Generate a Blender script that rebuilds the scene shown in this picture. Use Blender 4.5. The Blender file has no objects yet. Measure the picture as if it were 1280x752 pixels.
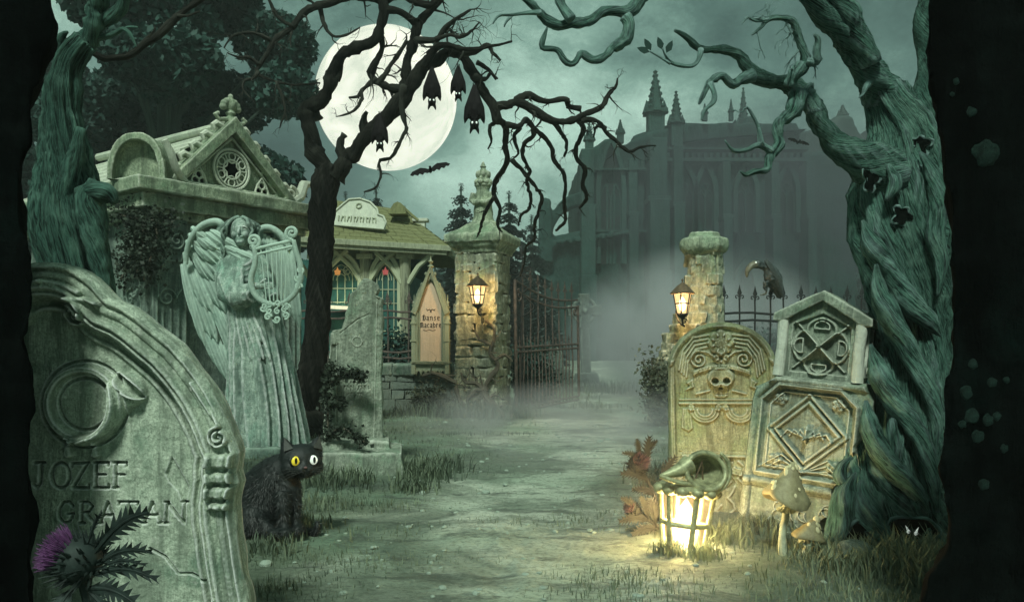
import bpy, bmesh, math, random
import numpy as np
from mathutils import Vector, Matrix, Euler, Quaternion, noise
R = math.radians
PI = math.pi
rnd = random.Random(11)
scene = bpy.context.scene
COL = scene.collection
CAMZ = 0.9
MW = {}
ALL = []

def W(px, py, Y):
    """real-world point seen at a photo position when it stands Y metres away"""
    return Vector(((px - 640) * Y / 1000.0, Y, CAMZ - (py - 430) * Y / 1000.0))

# ------------------------------------------------------------------ geometry
class MB:
    def __init__(s):
        s.v = []; s.f = []; s.M = Matrix(); s.st = []
    def add(s, vs, fs, st=None):
        o = len(s.v); M = s.M
        s.v += [M @ Vector(v) for v in vs]
        s.st += st if st else [(v[0], v[1], v[2] * .22) for v in vs]
        s.f += [tuple(i + o for i in f) for f in fs]
    def box(s, c, d, rot=None, taper=1.0, jit=0.0):
        x, y, z = d[0] / 2, d[1] / 2, d[2] / 2
        vs = []
        for sz in (-1, 1):
            k = taper if sz > 0 else 1
            for sx, sy in ((-1, -1), (1, -1), (1, 1), (-1, 1)):
                v = Vector((sx * x * k, sy * y * k, sz * z))
                if jit: v += Vector((rnd.uniform(-jit, jit), rnd.uniform(-jit, jit), rnd.uniform(-jit, jit)))
                if rot is not None: v = rot @ v
                vs.append(v + Vector(c))
        s.add(vs, [(0, 3, 2, 1), (4, 5, 6, 7), (0, 1, 5, 4), (1, 2, 6, 5), (2, 3, 7, 6), (3, 0, 4, 7)])
    def prism(s, poly, y0, y1):
        """extrude an x,z outline from y0 to y1"""
        n = len(poly)
        vs = [(p[0], y0, p[1]) for p in poly] + [(p[0], y1, p[1]) for p in poly]
        fs = [tuple(range(n)), tuple(range(2 * n - 1, n - 1, -1))]
        fs += [(i, i + n, (i + 1) % n + n, (i + 1) % n) for i in range(n)]
        s.add(vs, fs)
    def slab(s, poly, z0, z1):
        n = len(poly)
        vs = [(p[0], p[1], z0) for p in poly] + [(p[0], p[1], z1) for p in poly]
        fs = [tuple(range(n - 1, -1, -1)), tuple(range(n, 2 * n))]
        fs += [(i, (i + 1) % n, (i + 1) % n + n, i + n) for i in range(n)]
        s.add(vs, fs)
    def ring(s, outer, inner, y0, y1, closed=True):
        n = len(outer)
        vs = []
        for y in (y0, y1):
            for P in (outer, inner):
                vs += [(p[0], y, p[1]) for p in P]
        fs = []
        m = n if closed else n - 1
        for i in range(m):
            j = (i + 1) % n
            fs += [(i, j, n + j, n + i), (2 * n + i, 3 * n + i, 3 * n + j, 2 * n + j),
                   (i, 2 * n + i, 2 * n + j, j), (n + i, n + j, 3 * n + j, 3 * n + i)]
        if not closed:
            fs += [(0, n, 3 * n, 2 * n), (n - 1, 3 * n - 1, 4 * n - 1, 2 * n - 1)]
        s.add(vs, fs)
    def ball(s, c, r, rot=None, seg=16, rings=10):
        if not hasattr(r, '__len__'): r = (r, r, r)
        vs = [(0, 0, -1)]; fs = []
        for i in range(1, rings):
            a = -PI / 2 + PI * i / rings
            for j in range(seg):
                b = 2 * PI * j / seg
                vs.append((math.cos(a) * math.cos(b), math.cos(a) * math.sin(b), math.sin(a)))
        vs.append((0, 0, 1))
        for j in range(seg):
            fs.append((0, 1 + (j + 1) % seg, 1 + j))
            t = 1 + (rings - 2) * seg
            fs.append((t + j, t + (j + 1) % seg, len(vs) - 1))
        for i in range(rings - 2):
            for j in range(seg):
                a = 1 + i * seg; k = (j + 1) % seg
                fs.append((a + j, a + k, a + seg + k, a + seg + j))
        out = []
        for v in vs:
            p = Vector((v[0] * r[0], v[1] * r[1], v[2] * r[2]))
            if rot is not None: p = rot @ p
            out.append(p + Vector(c))
        s.add(out, fs)
    def lathe(s, prof, c=(0, 0, 0), n=24, axis=None, sq=(1, 1)):
        """prof = [(radius, z)...]"""
        vs = []; fs = []
        m = len(prof)
        for (r, z) in prof:
            for j in range(n):
                b = 2 * PI * (j + .5) / n
                p = Vector((r * math.cos(b) * sq[0], r * math.sin(b) * sq[1], z))
                if axis is not None: p = axis @ p
                vs.append(p + Vector(c))
        for i in range(m - 1):
            for j in range(n):
                k = (j + 1) % n
                fs.append((i * n + j, i * n + k, (i + 1) * n + k, (i + 1) * n + j))
        fs.append(tuple(range(n - 1, -1, -1))); fs.append(tuple((m - 1) * n + j for j in range(n)))
        s.add(vs, fs)
    def tube(s, pts, rad, n=8, closed=False, flute=None, cap=True, tw=0.0):
        pts = [Vector(p) for p in pts]
        m = len(pts)
        if not hasattr(rad, '__len__'): rad = [rad] * m
        T = []
        for i in range(m):
            if closed: t = pts[(i + 1) % m] - pts[i - 1]
            else: t = pts[min(i + 1, m - 1)] - pts[max(i - 1, 0)]
            if t.length < 1e-9: t = Vector((0, 0, 1))
            T.append(t.normalized())
        u = T[0].orthogonal().normalized()
        if abs(T[0].z) < .8: u = (Vector((0, 0, 1)) - T[0] * T[0].z).normalized()
        else: u = (Vector((1, 0, 0)) - T[0] * T[0].x).normalized()
        vs = []; L = 0; st = []; ra = max(rad); ox = rnd.uniform(0, 9)
        for i in range(m):
            if i:
                u = u - T[i] * u.dot(T[i])
                u = u.normalized() if u.length > 1e-6 else T[i].orthogonal().normalized()
                L += (pts[i] - pts[i - 1]).length
            w = T[i].cross(u)
            for j in range(n):
                a = 2 * PI * j / n
                r = rad[i]
                if flute: r *= flute(a, L, i / (m - 1))
                st.append((math.cos(a + tw * L) * ra + ox, math.sin(a + tw * L) * ra, L * .12))
                vs.append(pts[i] + (u * math.cos(a) + w * math.sin(a)) * r)
        fs = []
        for i in range(m if closed else m - 1):
            for j in range(n):
                k = (j + 1) % n; q = (i + 1) % m
                fs.append((i * n + j, i * n + k, q * n + k, q * n + j))
        if cap and not closed:
            fs.append(tuple(range(n - 1, -1, -1))); fs.append(tuple((m - 1) * n + j for j in range(n)))
        s.add(vs, fs, st)
    def mesh(s, name='m'):
        me = bpy.data.meshes.new(name)
        me.from_pydata([tuple(v) for v in s.v], [], s.f)
        if len(s.st) == len(s.v):
            at = me.attributes.new('streak', 'FLOAT_VECTOR', 'POINT')
            at.data.foreach_set('vector', np.array(s.st, 'f').ravel())
        me.validate(); me.update()
        return me

def crom(pts, k=4):
    """catmull-rom through tuples of any length"""
    P = [tuple(p) for p in pts]
    P = [P[0]] + P + [P[-1]]
    out = []
    for i in range(1, len(P) - 2):
        for j in range(k):
            t = j / k
            out.append(tuple(.5 * (2 * b + (c - a) * t + (2 * a - 5 * b + 4 * c - d) * t * t + (3 * b - a - 3 * c + d) * t ** 3)
                             for a, b, c, d in zip(P[i - 1], P[i], P[i + 1], P[i + 2])))
    out.append(P[-2])
    return out

def recalc(me):
    bm = bmesh.new(); bm.from_mesh(me)
    bmesh.ops.recalc_face_normals(bm, faces=bm.faces)
    bm.to_mesh(me); bm.free()

def remesh(me, vox, smooth=0):
    recalc(me)
    sc = bpy.data.scenes.get('tmp') or bpy.data.scenes.new('tmp')
    o = bpy.data.objects.new('tmp', me)
    sc.collection.objects.link(o)
    m = o.modifiers.new('r', 'REMESH'); m.mode = 'VOXEL'; m.voxel_size = vox
    if smooth:
        q = o.modifiers.new('s', 'SMOOTH'); q.factor = .5; q.iterations = smooth
    sc.view_layers[0].update()
    dg = sc.view_layers[0].depsgraph
    new = bpy.data.meshes.new_from_object(o.evaluated_get(dg))
    bpy.data.objects.remove(o); bpy.data.meshes.remove(me)
    return new

def roughen(me, amp, scale, seed=0.0):
    n = len(me.vertices)
    co = [v.co.copy() for v in me.vertices]
    no = [v.normal.copy() for v in me.vertices]
    off = Vector((seed, seed * 1.7, -seed))
    arr = np.empty(n * 3, 'f')
    for i, (c, m) in enumerate(zip(co, no)):
        q = c * scale + off
        d = noise.noise(q) + .5 * noise.noise(q * 2.3) + .3 * noise.noise(q * 5.1)
        p = c + m * (d * amp)
        arr[3 * i:3 * i + 3] = p
    me.vertices.foreach_set('co', arr); me.update()

def setp(o, **k):
    for a, b in k.items():
        if b is not None: o[a] = b

def thing(name, label, cat, loc=(0, 0, 0), rot=(0, 0, 0), scale=1.0, group=None):
    o = bpy.data.objects.new(name, None)
    o.empty_display_size = .1
    o.location = loc; o.rotation_euler = rot; o.scale = (scale,) * 3
    MW[o.name] = Matrix.LocRotScale(Vector(loc), Euler(rot), Vector((scale,) * 3))
    setp(o, label=label, category=cat, group=group)
    ALL.append(o)
    return o

def finish(me, mat, smooth=38, bevel=0, vox=0, vsm=0, rough=None, seed=0.0):
    if vox: me = remesh(me, vox, vsm)
    else: recalc(me)
    if rough: roughen(me, rough[0], rough[1], seed)
    me.materials.clear(); me.materials.append(mat)
    if smooth:
        me.shade_smooth()
        if smooth < 180 and not vox: me.set_sharp_from_angle(angle=R(smooth))
    return me

def part(name, mb, mat, parent, world=False, label=None, bevel=0, kind=None, **k):
    if world:
        inv = MW[parent.name].inverted()
        mb.v = [inv @ v for v in mb.v]
    me = finish(mb.mesh(name) if isinstance(mb, MB) else mb, mat, **k)
    o = bpy.data.objects.new(name, me)
    o.parent = parent
    MW[o.name] = MW[parent.name]
    if bevel:
        m = o.modifiers.new('b', 'BEVEL'); m.width = bevel; m.segments = 2; m.limit_method = 'ANGLE'
    setp(o, label=label, kind=kind)
    ALL.append(o)
    return o

def solo(name, mb, mat, label=None, cat=None, loc=(0, 0, 0), rot=(0, 0, 0), group=None, kind=None, world=False, bevel=0, **k):
    M = Matrix.LocRotScale(Vector(loc), Euler(rot), None)
    if world:
        inv = M.inverted(); mb.v = [inv @ v for v in mb.v]
    me = finish(mb.mesh(name) if isinstance(mb, MB) else mb, mat, **k)
    o = bpy.data.objects.new(name, me)
    o.location = loc; o.rotation_euler = rot
    MW[o.name] = M
    if bevel:
        m = o.modifiers.new('b', 'BEVEL'); m.width = bevel; m.segments = 2; m.limit_method = 'ANGLE'
    setp(o, label=label, category=cat, group=group, kind=kind)
    ALL.append(o)
    return o

def copy_tree(o, parent=None, loc=None, rot=None, scale=None, label=None):
    c = o.copy()
    c.parent = parent
    if loc is not None: c.location = loc
    if rot is not None: c.rotation_euler = rot
    if scale is not None: c.scale = scale if hasattr(scale, '__len__') else (scale,) * 3
    if label: c['label'] = label
    ALL.append(c)
    for ch in [x for x in ALL if x.parent is o]: copy_tree(ch, c)
    return c

def copy_part(o, parent, loc, rot=None, scale=None):
    c = o.copy(); c.parent = parent; c.location = loc
    if rot is not None: c.rotation_euler = rot
    if scale is not None: c.scale = scale
    ALL.append(c)
    for ch in [x for x in ALL if x.parent is o]: copy_tree(ch, c)
    return c

def spiral(cx, cz, r, turns=2.0, a0=0, d=1, n=40, r1=.12, tail=None):
    pts = []
    for i in range(n + 1):
        t = i / n; a = a0 + d * t * turns * 2 * PI
        q = r * (1 - (1 - r1) * t)
        pts.append((cx + q * math.cos(a), cz + q * math.sin(a)))
    return (list(tail) if tail else []) + pts

def arch(w, zs, zt, n=10, x=0, z0=0):
    """closed outline of a pointed arch opening: half width w, springing zs, top zt"""
    h = zt - zs
    P = [(x - w, z0), (x - w, zs)]
    Rr = (h * h + w * w) / (2 * w)
    a1 = math.asin(min(1, h / Rr))
    for i in range(1, n + 1):
        a = a1 * i / n
        P.append((x - w + Rr - Rr * math.cos(a), zs + Rr * math.sin(a)))
    Q = [(2 * x - p[0], p[1]) for p in reversed(P[:-1])]
    return P + Q

def circ(cx, cz, r, n=24, a0=0):
    return [(cx + r * math.cos(a0 + 2 * PI * i / n), cz + r * math.sin(a0 + 2 * PI * i / n)) for i in range(n)]

# ------------------------------------------------------------------ carved relief
class Canvas:
    def __init__(s, x0, x1, z0, z1, res):
        s.x0, s.z0, s.res = x0, z0, res
        s.nx = int((x1 - x0) / res) + 2; s.nz = int((z1 - z0) / res) + 2
        s.H = np.zeros((s.nz, s.nx))
        s.xs = x0 + np.arange(s.nx) * res; s.zs = z0 + np.arange(s.nz) * res
    def dist(s, pts, margin, closed=False):
        D = np.full((s.nz, s.nx), 1e3)
        P = list(pts)
        if closed: P = P + [P[0]]
        for (ax, az), (bx, bz) in zip(P[:-1], P[1:]):
            i0 = max(0, int((min(ax, bx) - margin - s.x0) / s.res)); i1 = min(s.nx, int((max(ax, bx) + margin - s.x0) / s.res) + 2)
            k0 = max(0, int((min(az, bz) - margin - s.z0) / s.res)); k1 = min(s.nz, int((max(az, bz) + margin - s.z0) / s.res) + 2)
            if i1 <= i0 or k1 <= k0: continue
            X = s.xs[None, i0:i1]; Z = s.zs[k0:k1, None]
            dx, dz = bx - ax, bz - az; L = dx * dx + dz * dz + 1e-12
            t = np.clip(((X - ax) * dx + (Z - az) * dz) / L, 0, 1)
            d = np.hypot(X - ax - t * dx, Z - az - t * dz)
            D[k0:k1, i0:i1] = np.minimum(D[k0:k1, i0:i1], d)
        return D
    def stroke(s, pts, w, h, closed=False, flat=False):
        D = s.dist(pts, w, closed)
        t = np.clip(1 - D / (w / 2), 0, 1)
        s.H += h * (np.clip(t * 3, 0, 1) if flat else np.sqrt(1 - (1 - t) ** 2))
    def blobs(s, path, h):
        B = np.zeros_like(s.H); X = s.xs[None, :]; Z = s.zs[:, None]
        for x, z, r in path:
            q = 1 - ((X - x) ** 2 + (Z - z) ** 2) / (r * r)
            B = np.maximum(B, h * min(1, .55 + r * 18) * np.sqrt(np.clip(q, 0, 1)))
        s.H += B
    def inside(s, pts):
        X = s.xs[None, :]; Z = s.zs[:, None]
        c = np.zeros((s.nz, s.nx), bool)
        n = len(pts)
        for i in range(n):
            ax, az = pts[i]; bx, bz = pts[(i + 1) % n]
            if az == bz: continue
            cond = ((az > Z) != (bz > Z)) & (X < (bx - ax) * (Z - az) / (bz - az) + ax)
            c ^= cond
        return c
    def fill(s, pts, h, soft=.004, dome=False):
        D = s.dist(pts, soft * 2, True); I = s.inside(pts)
        t = np.clip(np.minimum(D, 1e3) / soft, 0, 1)
        if dome: t = np.sqrt(1 - (1 - t) ** 2)
        s.H += np.where(I, h * t, 0)
    def sample(s, x, z):
        u = np.clip((x - s.x0) / s.res, 0, s.nx - 1.001); v = np.clip((z - s.z0) / s.res, 0, s.nz - 1.001)
        i = u.astype(int); k = v.astype(int); fu = u - i; fv = v - k
        H = s.H
        return (H[k, i] * (1 - fu) + H[k, i + 1] * fu) * (1 - fv) + (H[k + 1, i] * (1 - fu) + H[k + 1, i + 1] * fu) * fv

def relief(mb, cv, left, right, zs, nx, thick, er=.01, nb=8, ns=5, amp=.0015, nscale=18, seed=0):
    """loft a carved slab: per height a loop of nx front points and a coarser side and back"""
    zs = np.asarray(zs, float)
    L = np.interp(zs, [p[0] for p in left], [p[1] for p in left])
    Rr = np.interp(zs, [p[0] for p in right], [p[1] for p in right])
    u = np.linspace(0, 1, nx)
    vs = []; loop = nx + 2 * ns + nb
    top = zs[-1]
    for k, z in enumerate(zs):
        w = max(Rr[k] - L[k], 1e-4)
        x = L[k] + u * w
        h = cv.sample(x, np.full(nx, z))
        d = np.minimum(np.minimum(x - L[k], Rr[k] - x), np.maximum(top - z, 0) + .0)
        t = np.clip(d / er, 0, 1)
        e = er * (1 - np.sqrt(1 - (1 - t) ** 2))
        for i in range(nx):
            q = Vector((x[i] * nscale + seed, 0, z * nscale))
            nn = noise.noise(q) + .5 * noise.noise(q * 3) + .35 * noise.noise(q * 8)
            vs.append((x[i], -h[i] * t[i] + e[i] - nn * amp, z))
        for sd, X in ((1, Rr[k]),):
            for j in range(ns):
                y = er + (thick - 2 * er) * (j + .5) / ns
                b = noise.noise(Vector((seed + 5, y * nscale, z * nscale))) * amp * 3
                vs.append((X + b, y, z))
        for j in range(nb):
            vs.append((Rr[k] - w * (j + .5) / nb, thick, z))
        for j in range(ns):
            y = thick - er - (thick - 2 * er) * (j + .5) / ns
            b = noise.noise(Vector((seed + 9, y * nscale, z * nscale))) * amp * 3
            vs.append((L[k] - b, y, z))
    fs = []
    for k in range(len(zs) - 1):
        for i in range(loop):
            j = (i + 1) % loop
            fs.append((k * loop + i, k * loop + j, (k + 1) * loop + j, (k + 1) * loop + i))
    fs.append(tuple(range(loop - 1, -1, -1)))
    # cap the top as strips between front and back
    o = (len(zs) - 1) * loop
    fs.append(tuple(o + i for i in range(loop)))
    mb.add(vs, fs)

# ------------------------------------------------------------------ limbs
def limb(mb, pts, step=.05, n=10, kink=.25, knot=.18, seed=0, flute=None, amp=None):
    """pts = [(x,y,z,r)...] world; wandering gnarled limb"""
    C = crom(pts, 6)
    out = []; L = 0; last = None; acc = 0
    for c in C:
        p = Vector(c[:3])
        if last is not None: acc += (p - last).length
        if last is None or acc >= max(step * .7, c[3] * .42):
            out.append((p, c[3])); acc = 0
        last = p
    if (out[-1][0] - Vector(C[-1][:3])).length > 1e-4: out.append((Vector(C[-1][:3]), C[-1][3]))
    P = []; Q = []
    for i, (p, r) in enumerate(out):
        f = 2.2 / max(r * 9, .12)
        nv = noise.noise_vector(p * f * .8 + Vector((seed, 0, 0)))
        k = 0 if i == 0 else 1
        P.append(p + nv * r * kink * 1.6 * k)
        Q.append(max(.0012, r * (1 + knot * noise.noise(p * f * .9 + Vector((0, seed, 3))) * 1.3 + .10 * noise.noise(p * f * 4))))
    # smooth the wandering line a little so that thick limbs do not pinch
    for _ in range(2):
        P = [P[0]] + [(P[i - 1] + P[i] * 2 + P[i + 1]) / 4 if Q[i] > step * .6 else P[i] for i in range(1, len(P) - 1)] + [P[-1]]
    mb.tube(P, Q, n, flute=flute, tw=getattr(flute, 'tw', 0.0))

def barkflute(k=7, amp=.12, twist=2.0, seed=0, nz=.10):
    def f(a, L, t):
        w = a + twist * L
        q = Vector((math.cos(w) * 1.6, math.sin(w) * 1.6, L * 1.1 + seed))
        d = math.sin(k * w + 2.6 * noise.noise(q * 1.2))
        ridge = 1 - abs(d) ** .7
        q2 = Vector((math.cos(w) * 5, math.sin(w) * 5, L * 2.5 + seed * 2))
        return 1 + amp * (d * .5 - ridge * .6) + nz * noise.noise(q2) + nz * .5 * noise.noise(q2 * 2.7)
    f.tw = twist
    return f

def twigs(mb, p, d, length, r, depth, rg, droop=.0, nseg=5, kink=.65, lim=None):
    pts = [Vector(p)]; rr = [r]
    d = Vector(d).normalized()
    sl = length / nseg
    for i in range(nseg):
        j = Vector((rg.gauss(0, 1), rg.gauss(0, .7), rg.gauss(0, 1))) * kink * .6
        d = (d + j + Vector((0, 0, -droop))).normalized()
        q = pts[-1] + d * sl * rg.uniform(.7, 1.3)
        q.z = max(q.z, .15)
        pts.append(q)
        rr.append(max(.0012, r * (1 - (i + 1) / (nseg + .6))))
        if depth > 0 and rg.random() < .75:
            side = Vector((rg.gauss(0, 1), rg.gauss(0, .6), rg.gauss(0, 1)))
            nd = (d + side * .8).normalized()
            twigs(mb, q, nd, length * rg.uniform(.4, .65), rr[-1] * .75, depth - 1, rg, droop, max(3, nseg - 1), kink)
    mb.tube(pts, rr, 5)

# ------------------------------------------------------------------ leaves / blades
def cards(pos, size, rg, flat=0.0, up=None, asp=.55):
    """leaf-shaped 4-gon cards as numpy mesh"""
    n = len(pos)
    pos = np.asarray(pos, float)
    a = rg.normal(size=(n, 3)); a /= np.linalg.norm(a, axis=1)[:, None]
    b = rg.normal(size=(n, 3)); b -= a * (a * b).sum(1)[:, None]; b /= np.linalg.norm(b, axis=1)[:, None]
    s = size * rg.uniform(.6, 1.3, size=(n, 1))
    c = np.cross(a, b)
    v = np.stack([pos - a * s, pos - b * s * asp + c * s * .15, pos + a * s, pos + b * s * asp + c * s * .15], 1).reshape(-1, 3)
    f = np.arange(4 * n).reshape(-1, 4)
    return v, f

def np_mesh(name, v, f):
    me = bpy.data.meshes.new(name)
    nf, k = f.shape
    me.vertices.add(len(v)); me.vertices.foreach_set('co', np.asarray(v, 'f').ravel())
    me.loops.add(nf * k); me.loops.foreach_set('vertex_index', f.astype('i').ravel())
    me.polygons.add(nf); me.polygons.foreach_set('loop_start', np.arange(0, nf * k, k, dtype='i'))
    me.polygons.foreach_set('loop_total', np.full(nf, k, 'i'))
    me.update(calc_edges=True); me.validate()
    return me

def put_np(name, v, f, mat, parent=None, label=None, cat=None, loc=(0, 0, 0), kind=None, group=None):
    me = np_mesh(name, v, f); me.materials.append(mat)
    o = bpy.data.objects.new(name, me)
    if parent is not None: o.parent = parent; MW[o.name] = MW[parent.name]
    else: o.location = loc; MW[o.name] = Matrix.Translation(loc)
    setp(o, label=label, category=cat, kind=kind, group=group)
    ALL.append(o)
    return o

from mathutils.bvhtree import BVHTree
def surf_bvh(objs):
    V = []; F = []
    for o in objs:
        M4 = MW[o.name]; k = len(V)
        V += [M4 @ v.co for v in o.data.vertices]; F += [tuple(i + k for i in p.vertices) for p in o.data.polygons]
    return BVHTree.FromPolygons(V, F)
def onto(bvh, p):
    """where the line of growth from the viewer's side meets the bark"""
    o = Vector((0, 0, CAMZ)); d = (p - o).normalized()
    h = bvh.ray_cast(o, d)
    return (h[0], h[1]) if h[0] is not None else (p, -d)
# ------------------------------------------------------------------ materials
def newmat(name):
    m = bpy.data.materials.new(name); m.use_nodes = True
    nt = m.node_tree; nt.nodes.clear()
    out = nt.nodes.new('ShaderNodeOutputMaterial')
    b = nt.nodes.new('ShaderNodeBsdfPrincipled')
    nt.links.new(b.outputs[0], out.inputs[0])
    return m, nt, b, out

def nd(nt, t, **k):
    n = nt.nodes.new(t)
    for a, v in k.items(): setattr(n, a, v)
    return n

def ntex(nt, co, scale, detail=6, rough=.6, dist=0, dim=None):
    n = nd(nt, 'ShaderNodeTexNoise')
    n.inputs['Scale'].default_value = scale; n.inputs['Detail'].default_value = detail
    n.inputs['Roughness'].default_value = rough; n.inputs['Distortion'].default_value = dist
    nt.links.new(co, n.inputs['Vector'])
    return n.outputs['Fac']

def ramp(nt, fac, stops):
    r = nd(nt, 'ShaderNodeValToRGB')
    e = r.color_ramp.elements
    while len(e) < len(stops): e.new(.5)
    for el, (p, c) in zip(e, stops):
        el.position = p
        el.color = (c, c, c, 1) if not hasattr(c, '__len__') else (*c, 1)
    nt.links.new(fac, r.inputs[0])
    return r.outputs[0]

def mixc(nt, fac, a, b, mode='MIX'):
    m = nd(nt, 'ShaderNodeMix', data_type='RGBA', blend_type=mode)
    if isinstance(fac, (int, float)): m.inputs[0].default_value = fac
    else: nt.links.new(fac, m.inputs[0])
    for s, x in ((6, a), (7, b)):
        if hasattr(x, '__len__'): m.inputs[s].default_value = (*x, 1)
        else: nt.links.new(x, m.inputs[s])
    return m.outputs[2]

def math_(nt, op, a, b=None):
    m = nd(nt, 'ShaderNodeMath', operation=op)
    for i, x in enumerate((a, b)):
        if x is None: continue
        if isinstance(x, (int, float)): m.inputs[i].default_value = x
        else: nt.links.new(x, m.inputs[i])
    return m.outputs[0]

def ocoord(nt, scale=(1, 1, 1)):
    t = nd(nt, 'ShaderNodeTexCoord'); mp = nd(nt, 'ShaderNodeMapping')
    mp.inputs['Scale'].default_value = scale
    nt.links.new(t.outputs['Object'], mp.inputs[0])
    return mp.outputs[0]

def bump(nt, b, h, strength=.6, dist=.01):
    n = nd(nt, 'ShaderNodeBump'); n.inputs['Strength'].default_value = strength; n.inputs['Distance'].default_value = dist
    nt.links.new(h, n.inputs['Height']); nt.links.new(n.outputs[0], b.inputs['Normal'])

def stone_mat(name, base, dark, moss, s=1.0, mossamt=.45, wear_highlight=.35, rough=.85, bd=.006, hatch=.5):
    m, nt, b, out = newmat(name)
    co = ocoord(nt)
    big = ntex(nt, co, 3.0 * s, 5, .65, .4)
    mid = ntex(nt, co, 14 * s, 8, .7, .3)
    fine = ntex(nt, co, 90 * s, 6, .75)
    c = mixc(nt, ramp(nt, mid, [(.32, 0), (.62, 1)]), dark, base)
    c = mixc(nt, ramp(nt, big, [(.62 - mossamt * .3, 0), (.78 - mossamt * .3, 1)]), c, moss)
    # fine pitting and stains
    c = mixc(nt, ramp(nt, fine, [(.38, .6), (.58, 0)]), c, tuple(x * .45 for x in dark))
    # tool-mark hatching, slanted strokes
    co2 = ocoord(nt, (60 * s, 60 * s, 9 * s))
    st = ntex(nt, co2, 1.0, 3, .5, 1.4)
    c = mixc(nt, ramp(nt, st, [(.36, hatch), (.47, 0)]), c, tuple(x * .4 for x in dark))
    # rain streaks and pale lichen blotches
    rs = ntex(nt, ocoord(nt, (11 * s, 11 * s, 1.1 * s)), 1.0, 5, .6, .5)
    c = mixc(nt, ramp(nt, rs, [(.40, .75), (.52, 0)]), c, tuple(x * .55 for x in dark))
    li = ntex(nt, co, 17 * s, 6, .65, .4)
    c = mixc(nt, ramp(nt, li, [(.60, 0), (.70, .35)]), c, tuple(min(.7, x * 1.3) for x in base))
    # worn, paler raised edges, with an edge highlight painted in
    g = nd(nt, 'ShaderNodeNewGeometry')
    e = ramp(nt, g.outputs['Pointiness'], [(.512, 0), (.575, wear_highlight * 1.4)])
    c = mixc(nt, e, c, tuple(min(.8, x * 1.9 + .05) for x in base))
    nt.links.new(c, b.inputs['Base Color'])
    b.inputs['Roughness'].default_value = rough
    b.inputs['Specular IOR Level'].default_value = .12
    h = math_(nt, 'ADD', math_(nt, 'MULTIPLY', mid, 1.3), math_(nt, 'ADD', math_(nt, 'MULTIPLY', fine, .35), math_(nt, 'MULTIPLY', st, .6)))
    bump(nt, b, h, 1.0, bd * 1.3)
    return m

def bark_mat(name, base, dark, light, s=1.0, bd=.02, spec=.12):
    m, nt, b, out = newmat(name)
    at = nd(nt, 'ShaderNodeAttribute'); at.attribute_name = 'streak'
    a = ntex(nt, at.outputs['Vector'], 34 * s, 7, .65, 1.0)
    a2 = ntex(nt, at.outputs['Vector'], 90 * s, 5, .6, .6)
    co1 = ocoord(nt)
    f = ntex(nt, co1, 70 * s, 6, .7, .5)
    g = ntex(nt, co1, 6 * s, 4, .6, .4)
    c = mixc(nt, ramp(nt, a, [(.40, 0), (.54, 1)]), dark, base)
    c = mixc(nt, ramp(nt, g, [(.5, 0), (.7, .6)]), c, light)
    c = mixc(nt, ramp(nt, a2, [(.36, .85), (.46, 0)]), c, dark)
    c = mixc(nt, ramp(nt, a2, [(.58, 0), (.68, .5)]), c, light)
    ge = nd(nt, 'ShaderNodeNewGeometry')
    e = ramp(nt, ge.outputs['Pointiness'], [(.52, 0), (.62, .6)])
    c = mixc(nt, e, c, tuple(min(.6, x * 1.8) for x in light))
    nt.links.new(c, b.inputs['Base Color'])
    b.inputs['Roughness'].default_value = .85; b.inputs['Specular IOR Level'].default_value = spec
    h = math_(nt, 'ADD', math_(nt, 'MULTIPLY', a, 1.2), math_(nt, 'ADD', math_(nt, 'MULTIPLY', a2, .5), math_(nt, 'MULTIPLY', f, .25)))
    bump(nt, b, h, 1.0, bd)
    return m

def plain_mat(name, base, dark=None, s=10, rough=.6, metal=0, spec=.3, bd=.003, emit=None, es=0):
    m, nt, b, out = newmat(name)
    co = ocoord(nt)
    dark = dark or tuple(x * .55 for x in base)
    a = ntex(nt, co, s, 6, .65, .3)
    c = mixc(nt, ramp(nt, a, [(.35, 0), (.65, 1)]), dark, base)
    nt.links.new(c, b.inputs['Base Color'])
    b.inputs['Roughness'].default_value = rough; b.inputs['Metallic'].default_value = metal
    b.inputs['Specular IOR Level'].default_value = spec
    if emit:
        b.inputs['Emission Color'].default_value = (*emit, 1); b.inputs['Emission Strength'].default_value = es
    bump(nt, b, a, .5, bd)
    return m

def leaf_mat(name, base, dark, s=2, trans=.25):
    m, nt, b, out = newmat(name)
    co = ocoord(nt)
    a = ntex(nt, co, s, 4, .6)
    f = ntex(nt, co, s * 15, 3, .6)
    c = mixc(nt, ramp(nt, a, [(.35, 0), (.65, 1)]), dark, base)
    c = mixc(nt, ramp(nt, f, [(.4, .4), (.6, 0)]), c, tuple(x * .4 for x in dark))
    nt.links.new(c, b.inputs['Base Color'])
    b.inputs['Roughness'].default_value = .65; b.inputs['Specular IOR Level'].default_value = .25
    t = nd(nt, 'ShaderNodeBsdfTranslucent'); nt.links.new(c, t.inputs[0])
    mx = nd(nt, 'ShaderNodeMixShader'); mx.inputs[0].default_value = trans
    nt.links.new(b.outputs[0], mx.inputs[1]); nt.links.new(t.outputs[0], mx.inputs[2]); nt.links.new(mx.outputs[0], out.inputs[0])
    return m

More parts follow.
